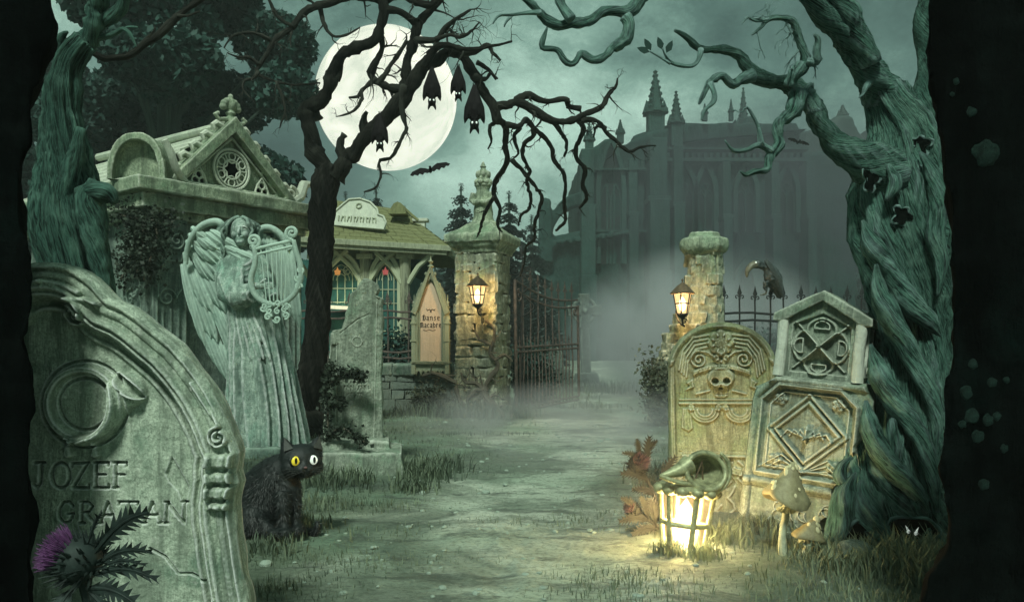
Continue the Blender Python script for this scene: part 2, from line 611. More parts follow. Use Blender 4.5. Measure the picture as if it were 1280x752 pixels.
def glow_mat(name, col, strength, alpha=.5):
    m = bpy.data.materials.new(name); m.use_nodes = True
    nt = m.node_tree; nt.nodes.clear()
    out = nd(nt, 'ShaderNodeOutputMaterial'); e = nd(nt, 'ShaderNodeEmission'); t = nd(nt, 'ShaderNodeBsdfTransparent')
    mx = nd(nt, 'ShaderNodeMixShader'); mx.inputs[0].default_value = alpha
    co = ocoord(nt); a = ntex(nt, co, 18, 3, .5)
    c = mixc(nt, a, tuple(x * .6 for x in col), col)
    nt.links.new(c, e.inputs[0]); e.inputs[1].default_value = strength
    nt.links.new(t.outputs[0], mx.inputs[1]); nt.links.new(e.outputs[0], mx.inputs[2]); nt.links.new(mx.outputs[0], out.inputs[0])
    return m

M = {}
M['tomb'] = stone_mat('pale_headstone', (.38, .42, .34), (.19, .23, .18), (.16, .25, .17), 1.0, .4)
M['tomb_near'] = stone_mat('grey_green_headstone', (.54, .61, .49), (.25, .31, .24), (.14, .22, .16), 2.2, .35, bd=.003, wear_highlight=.45, hatch=.3)
M['tomb_yellow'] = stone_mat('lichened_headstone', (.52, .52, .34), (.24, .25, .15), (.26, .32, .17), 1.2, .5)
M['angel'] = stone_mat('verdigris_marble', (.46, .56, .48), (.18, .26, .22), (.24, .40, .32), 1.3, .35, wear_highlight=.6)
M['wing'] = stone_mat('darker_wing_marble', (.27, .35, .30), (.10, .145, .125), (.12, .22, .17), 1.3, .45, wear_highlight=.5)  # darker marble tone that sets wings, hair and lyre apart from the robe
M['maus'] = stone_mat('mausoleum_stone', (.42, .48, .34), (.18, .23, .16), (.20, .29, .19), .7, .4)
M['maus_wall'] = stone_mat('stained_wall_stone', (.27, .34, .28), (.11, .15, .13), (.12, .20, .16), .7, .4, wear_highlight=.25)
M['masonry'] = stone_mat('rubble_masonry', (.46, .47, .34), (.20, .22, .16), (.22, .29, .17), .9, .35, bd=.012)
M['masonry_dark'] = stone_mat('damp_masonry', (.15, .18, .15), (.07, .09, .08), (.07, .11, .09), .9, .4, bd=.012)
M['church'] = stone_mat('church_stone', (.022, .058, .050), (.009, .028, .024), (.014, .044, .036), .12, .4, wear_highlight=.1, bd=.05, hatch=.3)
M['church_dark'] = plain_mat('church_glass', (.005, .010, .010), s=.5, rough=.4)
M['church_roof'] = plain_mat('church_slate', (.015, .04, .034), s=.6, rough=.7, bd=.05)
M['bark_teal'] = bark_mat('teal_bark', (.095, .21, .165), (.009, .027, .022), (.24, .42, .34), 1.5, .035)
M['bark_green'] = bark_mat('dark_green_bark', (.052, .125, .098), (.006, .018, .014), (.13, .25, .20), 1.4, .035)
M['bark_black'] = bark_mat('black_bark', (.012, .012, .010), (.002, .002, .002), (.035, .036, .030), .8, spec=.06)
M['bark_far'] = bark_mat('grey_green_bark', (.03, .045, .035), (.012, .018, .015), (.04, .06, .05), .15)  # dark grey-green bark of the distant trees
M['hollow'] = plain_mat('hole_shade', (.004, .006, .005), s=20, rough=1, spec=0)  # black colour painted as the shade inside holes
M['iron'] = plain_mat('wrought_iron', (.045, .05, .05), (.02, .02, .022), 30, .55, .6, .4)
M['iron_rust'] = plain_mat('rusty_iron', (.16, .12, .10), (.05, .045, .045), 26, .7, .4, .3)
M['brass'] = plain_mat('aged_brass', (.20, .14, .08), (.09, .06, .04), 40, .5, .5, .4)
M['tin'] = plain_mat('old_tin', (.40, .42, .24), (.14, .15, .08), 30, .5, .3, .4)
M['panel'] = stone_mat('terracotta_panel', (.45, .30, .21), (.30, .18, .12), (.34, .26, .18), 3, .3, bd=.003, hatch=.3)
M['shrine'] = stone_mat('olive_carved_wood', (.22, .24, .16), (.09, .10, .07), (.12, .16, .11), 2.5, .3, bd=.004, hatch=.6)
M['ink'] = plain_mat('lettering_ink', (.035, .02, .015), s=40, rough=.9)
M['wood'] = bark_mat('weathered_timber', (.22, .23, .16), (.08, .085, .06), (.28, .30, .21), .8, .006)
M['roof'] = bark_mat('mossy_shingles', (.12, .125, .06), (.045, .05, .028), (.17, .175, .085), .8, .03)
M['teal_panel'] = plain_mat('teal_boards', (.02, .10, .085), (.01, .045, .04), 5, .7)
M['fur'] = plain_mat('black_fur', (.010, .015, .014), (.004, .006, .006), 60, .6, 0, .4)
M['fur_tip'] = plain_mat('fur_tips', (.013, .019, .018), (.005, .007, .007), 25, .5, 0, .5)
M['bat'] = plain_mat('bat_skin', (.006, .004, .005), (.003, .002, .0025), 40, .7, 0, .12)
M['bat_grey'] = plain_mat('grey_bat_skin', (.05, .055, .05), s=20, rough=.6)
M['eye_white'] = plain_mat('white_eye', (.8, .85, .8), (.7, .75, .7), 10, .15, 0, .5, emit=(.9, 1, .9), es=.35)  # faint glow put into the eyes, which are no light source
M['eye_yellow'] = plain_mat('yellow_eye', (.80, .68, .06), (.6, .45, .03), 60, .12, 0, .6, emit=(.9, .75, .05), es=.25)  # slight added glow here as well, not a lamp
M['pupil'] = plain_mat('black_pupil', (.003, .003, .003), s=10, rough=.1, spec=.6)
M['beak'] = plain_mat('horn_beak', (.17, .16, .11), (.08, .08, .06), 30, .4)
M['raven'] = plain_mat('black_feather', (.065, .080, .078), (.014, .018, .018), 60, .5, 0, .4)
M['cap'] = plain_mat('mushroom_cap', (.29, .27, .15), (.16, .14, .075), 22, .6)
M['capspot'] = plain_mat('mushroom_wart', (.62, .58, .36), (.5, .45, .26), 30, .7)
M['stem'] = plain_mat('mushroom_stem', (.40, .43, .31), (.24, .27, .19), 30, .7)
M['thistle_purple'] = plain_mat('purple_floret', (.16, .055, .17), (.07, .025, .08), 30, .7)
M['thistle_pink'] = plain_mat('dull_pink_floret', (.22, .12, .13), (.10, .06, .06), 30, .7)
M['thistle_green'] = plain_mat('dark_thistle_green', (.018, .03, .026), (.008, .013, .012), 30, .7)
M['thistle_brown'] = plain_mat('dry_thistle', (.028, .030, .022), (.012, .012, .010), 30, .8)
M['leaf_dark'] = leaf_mat('dark_foliage', (.030, .085, .068), (.011, .036, .029), .5, .15)
M['leaf_pine'] = leaf_mat('pine_needles', (.03, .055, .048), (.018, .035, .032), .3, .1)
M['ivy'] = leaf_mat('ivy_leaf', (.055, .075, .05), (.018, .026, .02), 6, .15)
M['shrub'] = leaf_mat('grey_green_leaf', (.16, .18, .12), (.06, .07, .05), 4, .2)
M['vine'] = bark_mat('vine_wood', (.07, .06, .045), (.025, .022, .018), (.10, .09, .07), 2, .004)
M['rock'] = stone_mat('margin_black', (.0035, .0055, .005), (.0005, .0008, .0008), (.002, .006, .005), 1, .3, wear_highlight=0)  # near-black surface of the added side margins
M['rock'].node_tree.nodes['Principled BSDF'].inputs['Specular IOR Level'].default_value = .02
M['boulder'] = stone_mat('mossy_boulder', (.22, .27, .22), (.10, .13, .11), (.10, .17, .12), 2, .5)
M['wallglow'] = glow_mat('lantern_glass', (1.0, .66, .28), 2.2, .5)
M['groundglow'] = glow_mat('ground_lantern_glass', (1.0, .66, .24), 1.1, .5)
M['flame'] = glow_mat('flame', (1.0, .80, .42), 20, .45)
M['kioskglow'] = glow_mat('lit_counter', (.95, .95, .62), 1.3, 1.0)
M['paneorange'] = glow_mat('orange_glass', (.85, .38, .10), .8, .8)
M['panered'] = glow_mat('red_glass', (.75, .18, .16), .7, .8)
# ------------------------------------------------------------------ camera, light, sky
cam = bpy.data.cameras.new('camera'); camo = bpy.data.objects.new('camera', cam)
COL.objects.link(camo); scene.camera = camo
cam.sensor_width = 36; cam.lens = 36 * 1000 / 1280.0
camo.location = (0, 0, CAMZ); camo.rotation_euler = (R(90), 0, 0)
cam.shift_y = 54 / 1280.0
cam.clip_start = .05; cam.clip_end = 3000
vs = scene.view_settings
vs.view_transform = 'Standard'; vs.look = 'None'; vs.gamma = 1; vs.exposure = 0.0; vs.use_curve_mapping = False

SUN_EL, SUN_AZ = 50, 191     # added front light from behind the viewer, opposite the visible moon
sd = bpy.data.lights.new('front_light', 'SUN'); sd.energy = 3.9; sd.angle = R(10); sd.color = (.86, 1.0, .86)
so = bpy.data.objects.new('front_light', sd); COL.objects.link(so)
sdir = Vector((math.sin(R(SUN_AZ)) * math.cos(R(SUN_EL)), math.cos(R(SUN_AZ)) * math.cos(R(SUN_EL)), math.sin(R(SUN_EL))))
so.rotation_euler = (-sdir).to_track_quat('-Z', 'Y').to_euler()

w = bpy.data.worlds.new('World'); scene.world = w; w.use_nodes = True
nt = w.node_tree; nt.nodes.clear()
wo = nd(nt, 'ShaderNodeOutputWorld')
tc = nd(nt, 'ShaderNodeTexCoord')
sky = nd(nt, 'ShaderNodeTexSky', sky_type='NISHITA'); sky.sun_disc = False
sky.sun_elevation = R(SUN_EL); sky.sun_rotation = R(SUN_AZ)
mp = nd(nt, 'ShaderNodeMapping'); mp.inputs['Scale'].default_value = (1, 1, 1.5); mp.inputs['Location'].default_value = (2.21, 4.35, 5.31)
nt.links.new(tc.outputs['Generated'], mp.inputs[0])
n1 = ntex(nt, mp.outputs[0], 2.3, 8, .48, .35)
n2 = ntex(nt, mp.outputs[0], 7.0, 8, .6, .4)
n3 = ntex(nt, mp.outputs[0], 160, 3, .7)
f = math_(nt, 'ADD', math_(nt, 'MULTIPLY', n1, .75), math_(nt, 'ADD', math_(nt, 'MULTIPLY', n2, .22), math_(nt, 'MULTIPLY', n3, .06)))
cl = ramp(nt, f, [(.40, (.020, .046, .040)), (.495, (.070, .138, .114)), (.57, (.18, .31, .25)), (.65, (.42, .62, .51))])
b1 = nd(nt, 'ShaderNodeBackground'); nt.links.new(cl, b1.inputs[0]); b1.inputs[1].default_value = 1.2
b2 = nd(nt, 'ShaderNodeBackground'); nt.links.new(sky.outputs[0], b2.inputs[0]); b2.inputs[1].default_value = .004
ad = nd(nt, 'ShaderNodeAddShader'); nt.links.new(b1.outputs[0], ad.inputs[0]); nt.links.new(b2.outputs[0], ad.inputs[1])
nt.links.new(ad.outputs[0], wo.inputs[0])

# ------------------------------------------------------------------ ground
def pathx(y): return .02 + .115 * max(0, y - 3) + .0 * y
def gz(x, y):
    a = .03 * noise.noise(Vector((x * .7, y * .7, 0))) + .012 * noise.noise(Vector((x * 2.3, y * 2.3, 4)))
    k = min(1, max(0, (abs(x - pathx(y)) - .7) / 1.2))
    a += .035 * k * (1 + noise.noise(Vector((x * .9, y * .9, 7)))) * (1 if y < 14 else 0)
    return a
def build_ground():
    ys = list(np.arange(-3, 1.5, .3)) + list(np.arange(1.5, 7, .05)) + list(np.arange(7, 14, .14)) + list(np.geomspace(14, 900, 40))
    us = np.linspace(-1, 1, 181)
    vs_ = []
    for y in ys:
        half = max(9, y * 1.1 + 4)
        for u in us:
            x = half * (abs(u) ** 1.5) * (1 if u > 0 else -1)
            z = gz(x, y) + (.010 * noise.noise(Vector((x * 9, y * 9, 1))) + .006 * noise.noise(Vector((x * 25, y * 16, 1))) if y < 14 else 0)
            vs_.append((x, y, z))
    n = len(us)
    F = []
    for i in range(len(ys) - 1):
        for j in range(n - 1):
            F.append((i * n + j, i * n + j + 1, (i + 1) * n + j + 1, (i + 1) * n + j))
    m, nt, b, out = newmat('graveyard_earth')
    co = ocoord(nt)
    a = ntex(nt, co, 1.1, 6, .65, .6)
    st = ntex(nt, ocoord(nt, (1.6, 4.2, 1)), 1.5, 9, .74, .7)
    big = ntex(nt, co, .9, 5, .6, .8)
    fi = ntex(nt, co, 40, 8, .75)
    g2 = ntex(nt, co, .55, 4, .6, .3)
    sx = nd(nt, 'ShaderNodeSeparateXYZ'); nt.links.new(co, sx.inputs[0])
    # worn way: |x - (0.115 (y-3))|
    px_ = math_(nt, 'MULTIPLY', math_(nt, 'SUBTRACT', sx.outputs[1], 3.0), .115)
    d = math_(nt, 'ABSOLUTE', math_(nt, 'SUBTRACT', sx.outputs[0], px_))
    d = math_(nt, 'ADD', d, math_(nt, 'MULTIPLY', math_(nt, 'SUBTRACT', a, .5), 1.6))
    path = ramp(nt, d, [(.35, 1), (1.0, 0)])
    c = mixc(nt, path, (.13, .165, .115), (.50, .54, .44))
    c = mixc(nt, ramp(nt, g2, [(.45, 0), (.62, .7)]), c, (.17, .27, .19))
    c = mixc(nt, ramp(nt, big, [(.42, .75), (.56, 0)]), c, (.085, .115, .085))
    c = mixc(nt, ramp(nt, st, [(.38, .8), (.50, 0)]), c, (.07, .085, .07))
    c = mixc(nt, ramp(nt, fi, [(.36, .6), (.52, 0)]), c, (.07, .08, .065))
    c = mixc(nt, ramp(nt, fi, [(.58, 0), (.75, .5)]), c, (.42, .46, .38))
    nt.links.new(c, b.inputs['Base Color']); b.inputs['Roughness'].default_value = .95; b.inputs['Specular IOR Level'].default_value = .15
    bump(nt, b, math_(nt, 'ADD', st, math_(nt, 'MULTIPLY', fi, .5)), .9, .03)
    mb = MB(); mb.v = [Vector(v) for v in vs_]; mb.f = F
    solo('ground', mb, m, kind='structure', smooth=180)
build_ground()

# ------------------------------------------------------------------ moon
def build_moon():
    D = 620.0
    c = W(483, 124, D); r = 87.5 * D / 1000
    m = bpy.data.materials.new('moon_surface'); m.use_nodes = True
    nt = m.node_tree; nt.nodes.clear()
    out = nd(nt, 'ShaderNodeOutputMaterial'); e = nd(nt, 'ShaderNodeEmission')
    a = ntex(nt, ocoord(nt), .030, 8, .62, .6)
    f2 = ntex(nt, ocoord(nt), .8, 4, .7)
    cc = ramp(nt, a, [(.36, (.62, .68, .55)), (.60, (.93, .94, .80))])
    cc = mixc(nt, ramp(nt, f2, [(.4, .18), (.6, 0)]), cc, (.6, .66, .55))
    nt.links.new(cc, e.inputs[0]); e.inputs[1].default_value = 1.3
    nt.links.new(e.outputs[0], out.inputs[0])
    mb = MB(); mb.ball((0, 0, 0), r, seg=64, rings=40)
    solo('moon', mb, m, 'large pale full moon low in the sky behind the black bare branches', 'moon', loc=c, smooth=180)
build_moon()
# ------------------------------------------------------------------ church
def pinnacle(mb, x, y, z0, z1, w, crock=6):
    """slim gothic pinnacle: square shaft, gablets and a crocketed spire"""
    zs = z0 + (z1 - z0) * .42
    mb.box((x, y, (z0 + zs) / 2), (w, w, zs - z0))
    mb.box((x, y, zs), (w * 1.35, w * 1.35, w * .22))
    for k in range(4):
        q = Matrix.Rotation(k * PI / 2, 3, 'Z')
        p = q @ Vector((0, -w * .55, 0))
        mb.box((x + p.x, y + p.y, zs + w * .35), (w * .5, w * .5, w * .8), rot=q, taper=.1)
    mb.lathe([(w * .55, zs), (w * .33, zs + (z1 - zs) * .45), (w * .08, z1 - w * .25), (w * .16, z1 - w * .12), (w * .02, z1)], (x, y, 0), 8)
    for i in range(crock):
        t = (i + .5) / crock; r = w * .5 * (1 - t) + w * .1
        for k in range(4):
            a = k * PI / 2 + PI / 4
            mb.ball((x + r * math.cos(a), y + r * math.sin(a), zs + (z1 - zs) * t * .9 + w * .1), w * .13 * (1.2 - t * .6), seg=6, rings=4)

def gwindow(name, parent, x, y, z, w, h, mull=2, frame=.25):
    """pointed window with moulded surround, tracery and dark glass; faces -y"""
    zs = h * .6
    o = [(p[0] + x, p[1] + z) for p in arch(w / 2 + frame, zs, h + frame * 1.6)]
    i = [(p[0] + x, p[1] + z) for p in arch(w / 2, zs, h)]
    mb = MB(); mb.ring(o, i, y - .40, y + .1, closed=False)
    fr = part(name, mb, M['church'], parent, smooth=0)
    g = MB(); g.prism([(p[0] + x, p[1] + z) for p in arch(w / 2, zs, h)], y - .03, y + .05)
    part('pane', g, M['church_dark'], fr, smooth=0)
    t = MB()
    for k in range(mull):
        xx = x - w / 2 + w * (k + 1) / (mull + 1)
        t.box((xx, y - .1, z + zs * .55), (w * .08, .12, zs * 1.1))
    t.ring([(p[0], p[1]) for p in circ(x, z + zs + h * .12, w * .22, 16)], [(p[0], p[1]) for p in circ(x, z + zs + h * .12, w * .17, 16)], y - .13, y - .05)
    for s in (-1, 1):
        t.ring([(p[0] + x + s * w / 4, p[1] + z) for p in arch(w / 4, zs * .85, zs * 1.12)], [(p[0] + x + s * w / 4, p[1] + z) for p in arch(w / 4 - w * .04, zs * .85, zs * 1.08)], y - .13, y - .05, closed=False)
    part('tracery', t, M['church'], fr, smooth=0)
    return fr

def build_church():
    Y = 44.0
    k = Y / 1000
    X = lambda px: (px - 640) * k
    Z = lambda py: CAMZ - (py - 430) * k
    t = thing('church', 'vast ruined gothic church with crocketed spires, fading into mist beyond the gate', 'church', (X(830), Y, 0))
    o = Vector((X(830), Y, 0))
    def T(mb):
        mb.v = [v - o for v in mb.v]; return mb
    # west block with great window
    mb = MB()
    mb.prism([(X(724), -.3), (X(724), Z(205)), (X(737), Z(186)), (X(762), Z(170)), (X(775), Z(182)), (X(806), Z(168)), (X(806), -.3)], Y, Y + 9)
    mb.prism([(X(795), -.3), (X(795), Z(165)), (X(842), Z(150)), (X(1004), Z(150)), (X(1012), Z(205)), (X(1012), -.3)], Y + .6, Y + 12)
    mb.prism([(X(806), Z(180)), (X(806), Z(165)), (X(835), Z(160)), (X(835), Z(180))], Y - .4, Y + 1)
    mb.prism([(X(1004), -.3), (X(1004), Z(165)), (X(1016), Z(158)), (X(1030), Z(176)), (X(1052), Z(170)), (X(1075), Z(182)), (X(1100), Z(176)), (X(1100), -.3)], Y + 3, Y + 11)
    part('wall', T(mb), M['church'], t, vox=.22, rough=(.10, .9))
    mb = MB()
    for (a, b, z0, dz) in ((808, 1010, 200, 4), (808, 1010, 186, 2.6), (728, 806, 214, 2.4), (726, 806, 290, 3)):
        mb.box(((X(a) + X(b)) / 2, Y + (.3 if a > 800 else -.15), Z(z0)), (X(b) - X(a), .9, dz * k))
    for i in range(26):
        mb.box((X(812 + i * 7.7), Y + .2, Z(194)), (.14, .5, .26))
    part('cornice', T(mb), M['church'], t, smooth=0)
    # main roof
    mb = MB()
    mb.add([(X(770), Y + .2, Z(184)), (X(1010), Y + .2, Z(160)), (X(1003), Y + 6, Z(126)), (X(905), Y + 6, Z(128)), (X(846), Y + 6, Z(140)), (X(775), Y + 6, Z(172)),
            (X(770), Y + 12, Z(184)), (X(1010), Y + 12, Z(160))],
           [(0, 1, 2, 3, 4, 5), (7, 6, 5, 4, 3, 2), (0, 5, 6), (1, 7, 2), (0, 6, 7, 1)])
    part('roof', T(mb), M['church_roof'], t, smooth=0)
    # spires
    for (px, top, base, w) in ((820, 86, 178, 20), (846, 112, 182, 14), (776, 148, 178, 8), (737, 152, 190, 10), (975, 58, 150, 13), (882, 128, 150, 6), (915, 122, 150, 5)):
        mb = MB(); pinnacle(mb, X(px), Y + (.2 if px != 975 else 7), Z(base), Z(top), w * k)
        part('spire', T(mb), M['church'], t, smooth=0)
    # buttresses
    for (px, top, w, dep) in ((820, 176, 22, 1.6), (846, 184, 12, 1.0), (733, 190, 16, 1.6), (790, 200, 11, 1.0), (905, 205, 10, 1.2), (965, 205, 10, 1.2), (1008, 205, 10, 1.2)):
        mb = MB()
        zt = Z(top)
        mb.box((X(px), Y, zt / 2), (w * k, dep, zt))
        mb.box((X(px), Y - dep * .3, zt * .36), (w * k * 1.12, dep, zt * .72), taper=.97)
        mb.box((X(px), Y - dep * .5, zt * .2), (w * k * 1.25, dep, zt * .4), taper=.97)
        mb.box((X(px), Y - dep * .2, zt * .72), (w * k * 1.3, dep * 1.1, .3))
        part('buttress', T(mb), M['church'], t, smooth=0, bevel=.05)
    for (px, py, wpx, hpx, mu, yy) in ((763, 330, 26, 150, 2, Y), (858, 290, 22, 82, 1, Y + .6), (884, 290, 20, 82, 1, Y + .6), (935, 290, 22, 82, 1, Y + .6), (987, 290, 20, 82, 1, Y + .6), (875, 400, 20, 70, 1, Y + .6), (935, 400, 20, 70, 1, Y + .6)):
        fr = gwindow('window', t, 0, 0, 0, wpx * k, hpx * k, mu)
        fr.location = Vector((X(px), yy, Z(py))) - o
    # gabled stair turret and broken gable on the roof at the right
    mb = MB()
    mb.prism([(X(960), Z(160)), (X(962), Z(122)), (X(968), Z(110)), (X(980), Z(116)), (X(984), Z(160))], Y + 5, Y + 7)
    mb.prism([(X(937), Z(160)), (X(939), Z(128)), (X(945), Z(142)), (X(953), Z(160))], Y + 3, Y + 4)
    part('gable', T(mb), M['church'], t, vox=.15, rough=(.08, 1.4))
    # flying buttress arch on the left
    mb = MB()
    Pi = [(X(690 + 38 * (1 - math.cos(a))), Z(298 - 40 * math.sin(a))) for a in np.linspace(0, PI / 2, 9)]
    Po = [(X(684 + 44 * (1 - math.cos(a)) ), Z(300 - 58 * math.sin(a) ** .8)) for a in np.linspace(0.05, PI / 2, 9)]
    mb.ring(Po, Pi, Y - .5, Y + .5, closed=False)
    mb.prism([(X(676), -.3), (X(676), Z(300)), (X(728), Z(288)), (X(728), -.3)], Y - .2, Y + 1)
    mb.prism([(X(672), Z(330)), (X(674), Z(262)), (X(679), Z(249)), (X(688), Z(252)), (X(690), Z(330))], Y - .8, Y + .6)
    for i in range(8):
        mb.box((X(692 + i * 10), Y - .5, Z(306 - i * 1.5)), (.2, .7, .32))
    mb.box((X(700 + 30), Y - .35, Z(299)), (X(800) - X(690), .7, .16), rot=Matrix.Rotation(-R(7), 3, 'Y'))
    part('flying_buttress', T(mb), M['church'], t, vox=.12, rough=(.05, 1.4))
build_church()

def build_ruin():
    Y = 60.0; k = Y / 1000
    X = lambda px: (px - 640) * k
    Z = lambda py: CAMZ - (py - 430) * k
    t = thing('ruined_tower', 'distant broken tower ridge with one small spire, seen through the right tree', 'ruin', (X(1065), Y, 0))
    o = Vector((X(1065), Y, 0))
    mb = MB()
    mb.prism([(X(1000), 0), (X(1004), Z(160)), (X(1030), Z(158)), (X(1040), Z(150)), (X(1046), Z(143)), (X(1068), Z(143)), (X(1072), Z(160)), (X(1086), Z(176)), (X(1100), Z(168)), (X(1108), Z(145)), (X(1126), Z(145)), (X(1135), Z(190)), (X(1160), 0)], Y, Y + 5)
    mb.v = [v - o for v in mb.v]
    part('wall', mb, M['church_roof'], t, vox=.35, rough=(.2, .5))
    mb = MB(); pinnacle(mb, X(1060), Y + 1, Z(150), Z(126), 9 * k)
    mb.v = [v - o for v in mb.v]
    part('spire', mb, M['church_roof'], t, smooth=0)
build_ruin()

# ------------------------------------------------------------------ trees far behind
def pine(px, topy, Y, spread, label, i):
    k = Y / 1000
    H = CAMZ - (topy - 430) * k
    x = (px - 640) * k
    t = thing('pine_tree', label, 'tree', (x, Y, 0), group='pines silhouetted beyond the pavilion')
    mb = MB(); mb.tube([(0, 0, 0), (0.05, 0, H * .5), (0, 0, H * .98)], [.22, .14, .03], 7)
    part('trunk', mb, M['bark_far'], t)
    rg = np.random.default_rng(40 + i)
    pos = []; V = []; 
    tiers = 15
    vs_ = []; fs_ = []
    for a in range(tiers):
        f = a / (tiers - 1)
        z = H * (.12 + .86 * f)
        r = spread * 2.3 * k * (1 - f) ** .8 * rg.uniform(.85, 1.1) + .12
        for b in range(17):
            an = rg.uniform(0, 2 * PI); rr = r * rg.uniform(.75, 1.1)
            d = np.array([math.cos(an), math.sin(an), 0]); s = np.array([-d[1], d[0], 0])
            nb = 9
            for q in range(nb):
                g = (q + .5) / nb
                c = d * rr * g + np.array([0, 0, z - .42 * rr * g + rg.uniform(-.14, .14)])
                L = rr * .22 * (1.1 - g * .5)
                for sg in (-1, 1):
                    e = c + s * sg * L + d * L * .6 - np.array([0, 0, L * 1.1])
                    o = len(vs_)
                    vs_ += [c - d * L * .4, c + d * L * .9 - np.array([0, 0, L * .5]), e, c - d * L * .2 - np.array([0, 0, L * .8])]
                    fs_ += [(o, o + 1, o + 2, o + 3)]
    put_np('crown', np.array(vs_), np.array(fs_), M['leaf_pine'], t)
for i, (px, ty, Y, sp, lb) in enumerate([
    (470, 232, 30, 26, 'broad grey pine below the moon, left of the pale mist gap'),
    (432, 238, 34, 22, 'grey pine rising just right of the black tree trunk'),
    (505, 256, 36, 18, 'short grey pine between the two broad pines'),
    (576, 228, 28, 26, 'tall grey pine just left of the pillar finial'),
    (636, 238, 30, 25, 'grey pine just right of the pillar finial'),
    (664, 268, 33, 20, 'low grey pine beside the church wall')]):
    pine(px, ty, Y, sp, lb, i)

def leafy(name, px, Y, z0, z1, rx, label, n, seed, group, size=.14, trunk_r=.2, cols=None):
    x = (px - 640) * Y / 1000
    t = thing(name, label, 'tree', (x, Y, 0), group=group)
    rg = np.random.default_rng(seed); r2 = random.Random(seed)
    mb = MB()
    limb(mb, [(0, 0, -.1, trunk_r * 1.3), (.1, 0, z0 * .6, trunk_r), (0, 0, (z0 + z1) / 2, trunk_r * .6), (.1, .1, z1 * .9, trunk_r * .2)], .25, 10, .1, .1, seed)
    clumps = []
    for i in range(26):
        a = r2.uniform(0, 2 * PI); f = r2.random()
        zz = z0 + (z1 - z0) * f
        rr = rx * math.sqrt(max(.05, 1 - (2 * f - .85) ** 2 / 1.6)) * r2.uniform(.35, 1)
        c = Vector((math.cos(a) * rr, math.sin(a) * rr * .8, zz))
        clumps.append((c, rx * r2.uniform(.22, .42)))
        st = Vector((.05, 0, max(z0 * .6, zz * .6)))
        limb(mb, [(*st, trunk_r * .35), (*(st.lerp(c, .5) + Vector((0, 0, .1))), trunk_r * .22), (*c, trunk_r * .06)], .3, 6, .3, .2, seed + i)
    part('trunk', mb, M['bark_far'], t)
    P = []
    for c, r in clumps:
        m = int(n / len(clumps))
        q = rg.normal(size=(m, 3)); q /= np.linalg.norm(q, axis=1)[:, None]
        q *= (rg.uniform(.25, 1.08, size=(m, 1)) ** .5) * r
        q[:, 2] *= .75
        P.append(q + np.array(c))
    P = np.concatenate(P)
    v, f = cards(P, size, rg)
    put_np('crown', v, f, M['leaf_dark'], t)
G = 'dark leafy trees behind the mausoleum'
leafy('broadleaf_tree', 205, 15, 2.6, 8.4, 2.3, 'tallest dark leafy tree rising straight behind the mausoleum roof', 46000, 1, G, .085)
leafy('broadleaf_tree', 120, 17, 1.4, 6.6, 2.2, 'dark leafy tree behind the left end of the mausoleum roof', 38000, 2, G, .085)
leafy('broadleaf_tree', 300, 16, .6, 4.6, 1.15, 'lower dark leafy tree between the mausoleum gable and the black tree', 24000, 3, G, .075, .14)
leafy('broadleaf_tree', 355, 19, .5, 3.9, 1.2, 'low dark bushy tree just left of the black trunk', 18000, 4, G, .08, .12)

# woods and hedge
def band(name, label, pts, n, size, mat, seed, kind='stuff'):
    rg = np.random.default_rng(seed)
    P = []
    for (x0, x1, y, h, dep) in pts:
        m = int(n * (x1 - x0) / sum(p[1] - p[0] for p in pts))
        x = rg.uniform(x0, x1, m); yy = y + rg.uniform(0, dep, m)
        top = np.array([h * (.72 + .5 * noise.noise(Vector((a * 2.2 / h, seed, 0))) + .25 * noise.noise(Vector((a * 7 / h, seed, 2)))) for a in x])
        z = top * rg.uniform(0, 1, m) ** .6
        P.append(np.stack([x, yy, z], 1))
    P = np.concatenate(P)
    v, f = cards(P, size, rg)
    o = put_np(name, v, f, mat, label=label, cat='woods', kind=kind)
band('woodland', 'dark woods closing the view behind the railings and around the church', [(-60, -4, 50, 6.0, 8), (17, 80, 48, 9, 8)], 40000, .34, M['leaf_dark'], 5)
# ------------------------------------------------------------------ the big near headstone
LET = {
 'O': [[(math.cos(a) * .5 + .5, math.sin(a) * .5 + .5) for a in np.linspace(0, 2 * PI, 22)]],
 'J': [[(.2, 1), (.9, 1)], [(.6, 1), (.6, .2), (.4, 0), (.15, .15)]],
 'Z': [[(.0, .96), (.95, 1.0)], [(.9, 1), (.05, 0)], [(.0, .02), (.95, 0)], [(0, .96), (0, .86)], [(.95, 0), (.98, .12)]],
 'E': [[(.1, 1), (.9, 1)], [(.2, 1), (.2, 0)], [(.1, 0), (.95, 0)], [(.2, .52), (.75, .52)], [(.9, 1), (.9, .88)], [(.95, 0), (.95, .12)]],
 'F': [[(.1, 1), (.95, 1)], [(.25, 1), (.25, 0)], [(.1, 0), (.4, 0)], [(.25, .52), (.8, .52)], [(.95, 1), (.95, .85)]],
 'G': [[(.95, .8), (.7, 1), (.3, .97), (.05, .6), (.08, .3), (.35, .02), (.7, .05), (.88, .25), (.88, .42)], [(.6, .43), (1, .43)]],
 'R': [[(.1, 1), (.6, 1), (.85, .8), (.6, .52), (.2, .5)], [(.2, 1), (.2, 0)], [(.4, .5), (1.0, 0)], [(.05, 0), (.35, 0)]],
 'A': [[(.0, 0), (.5, 1), (1.0, 0)], [(.2, .38), (.8, .38)], [(-.1, 0), (.12, 0)], [(.88, 0), (1.1, 0)]],
 'T': [[(0, 1), (1, 1)], [(.5, 1), (.5, 0)], [(.35, 0), (.65, 0)], [(0, 1), (0, .86)], [(1, 1), (1, .86)]],
 'N': [[(.05, 0), (.1, 1), (.9, 0), (.92, 1)], [(0, 1), (.15, 1)], [(.8, 1), (1.05, 1)], [(-.05, 0), (.15, 0)]],
}
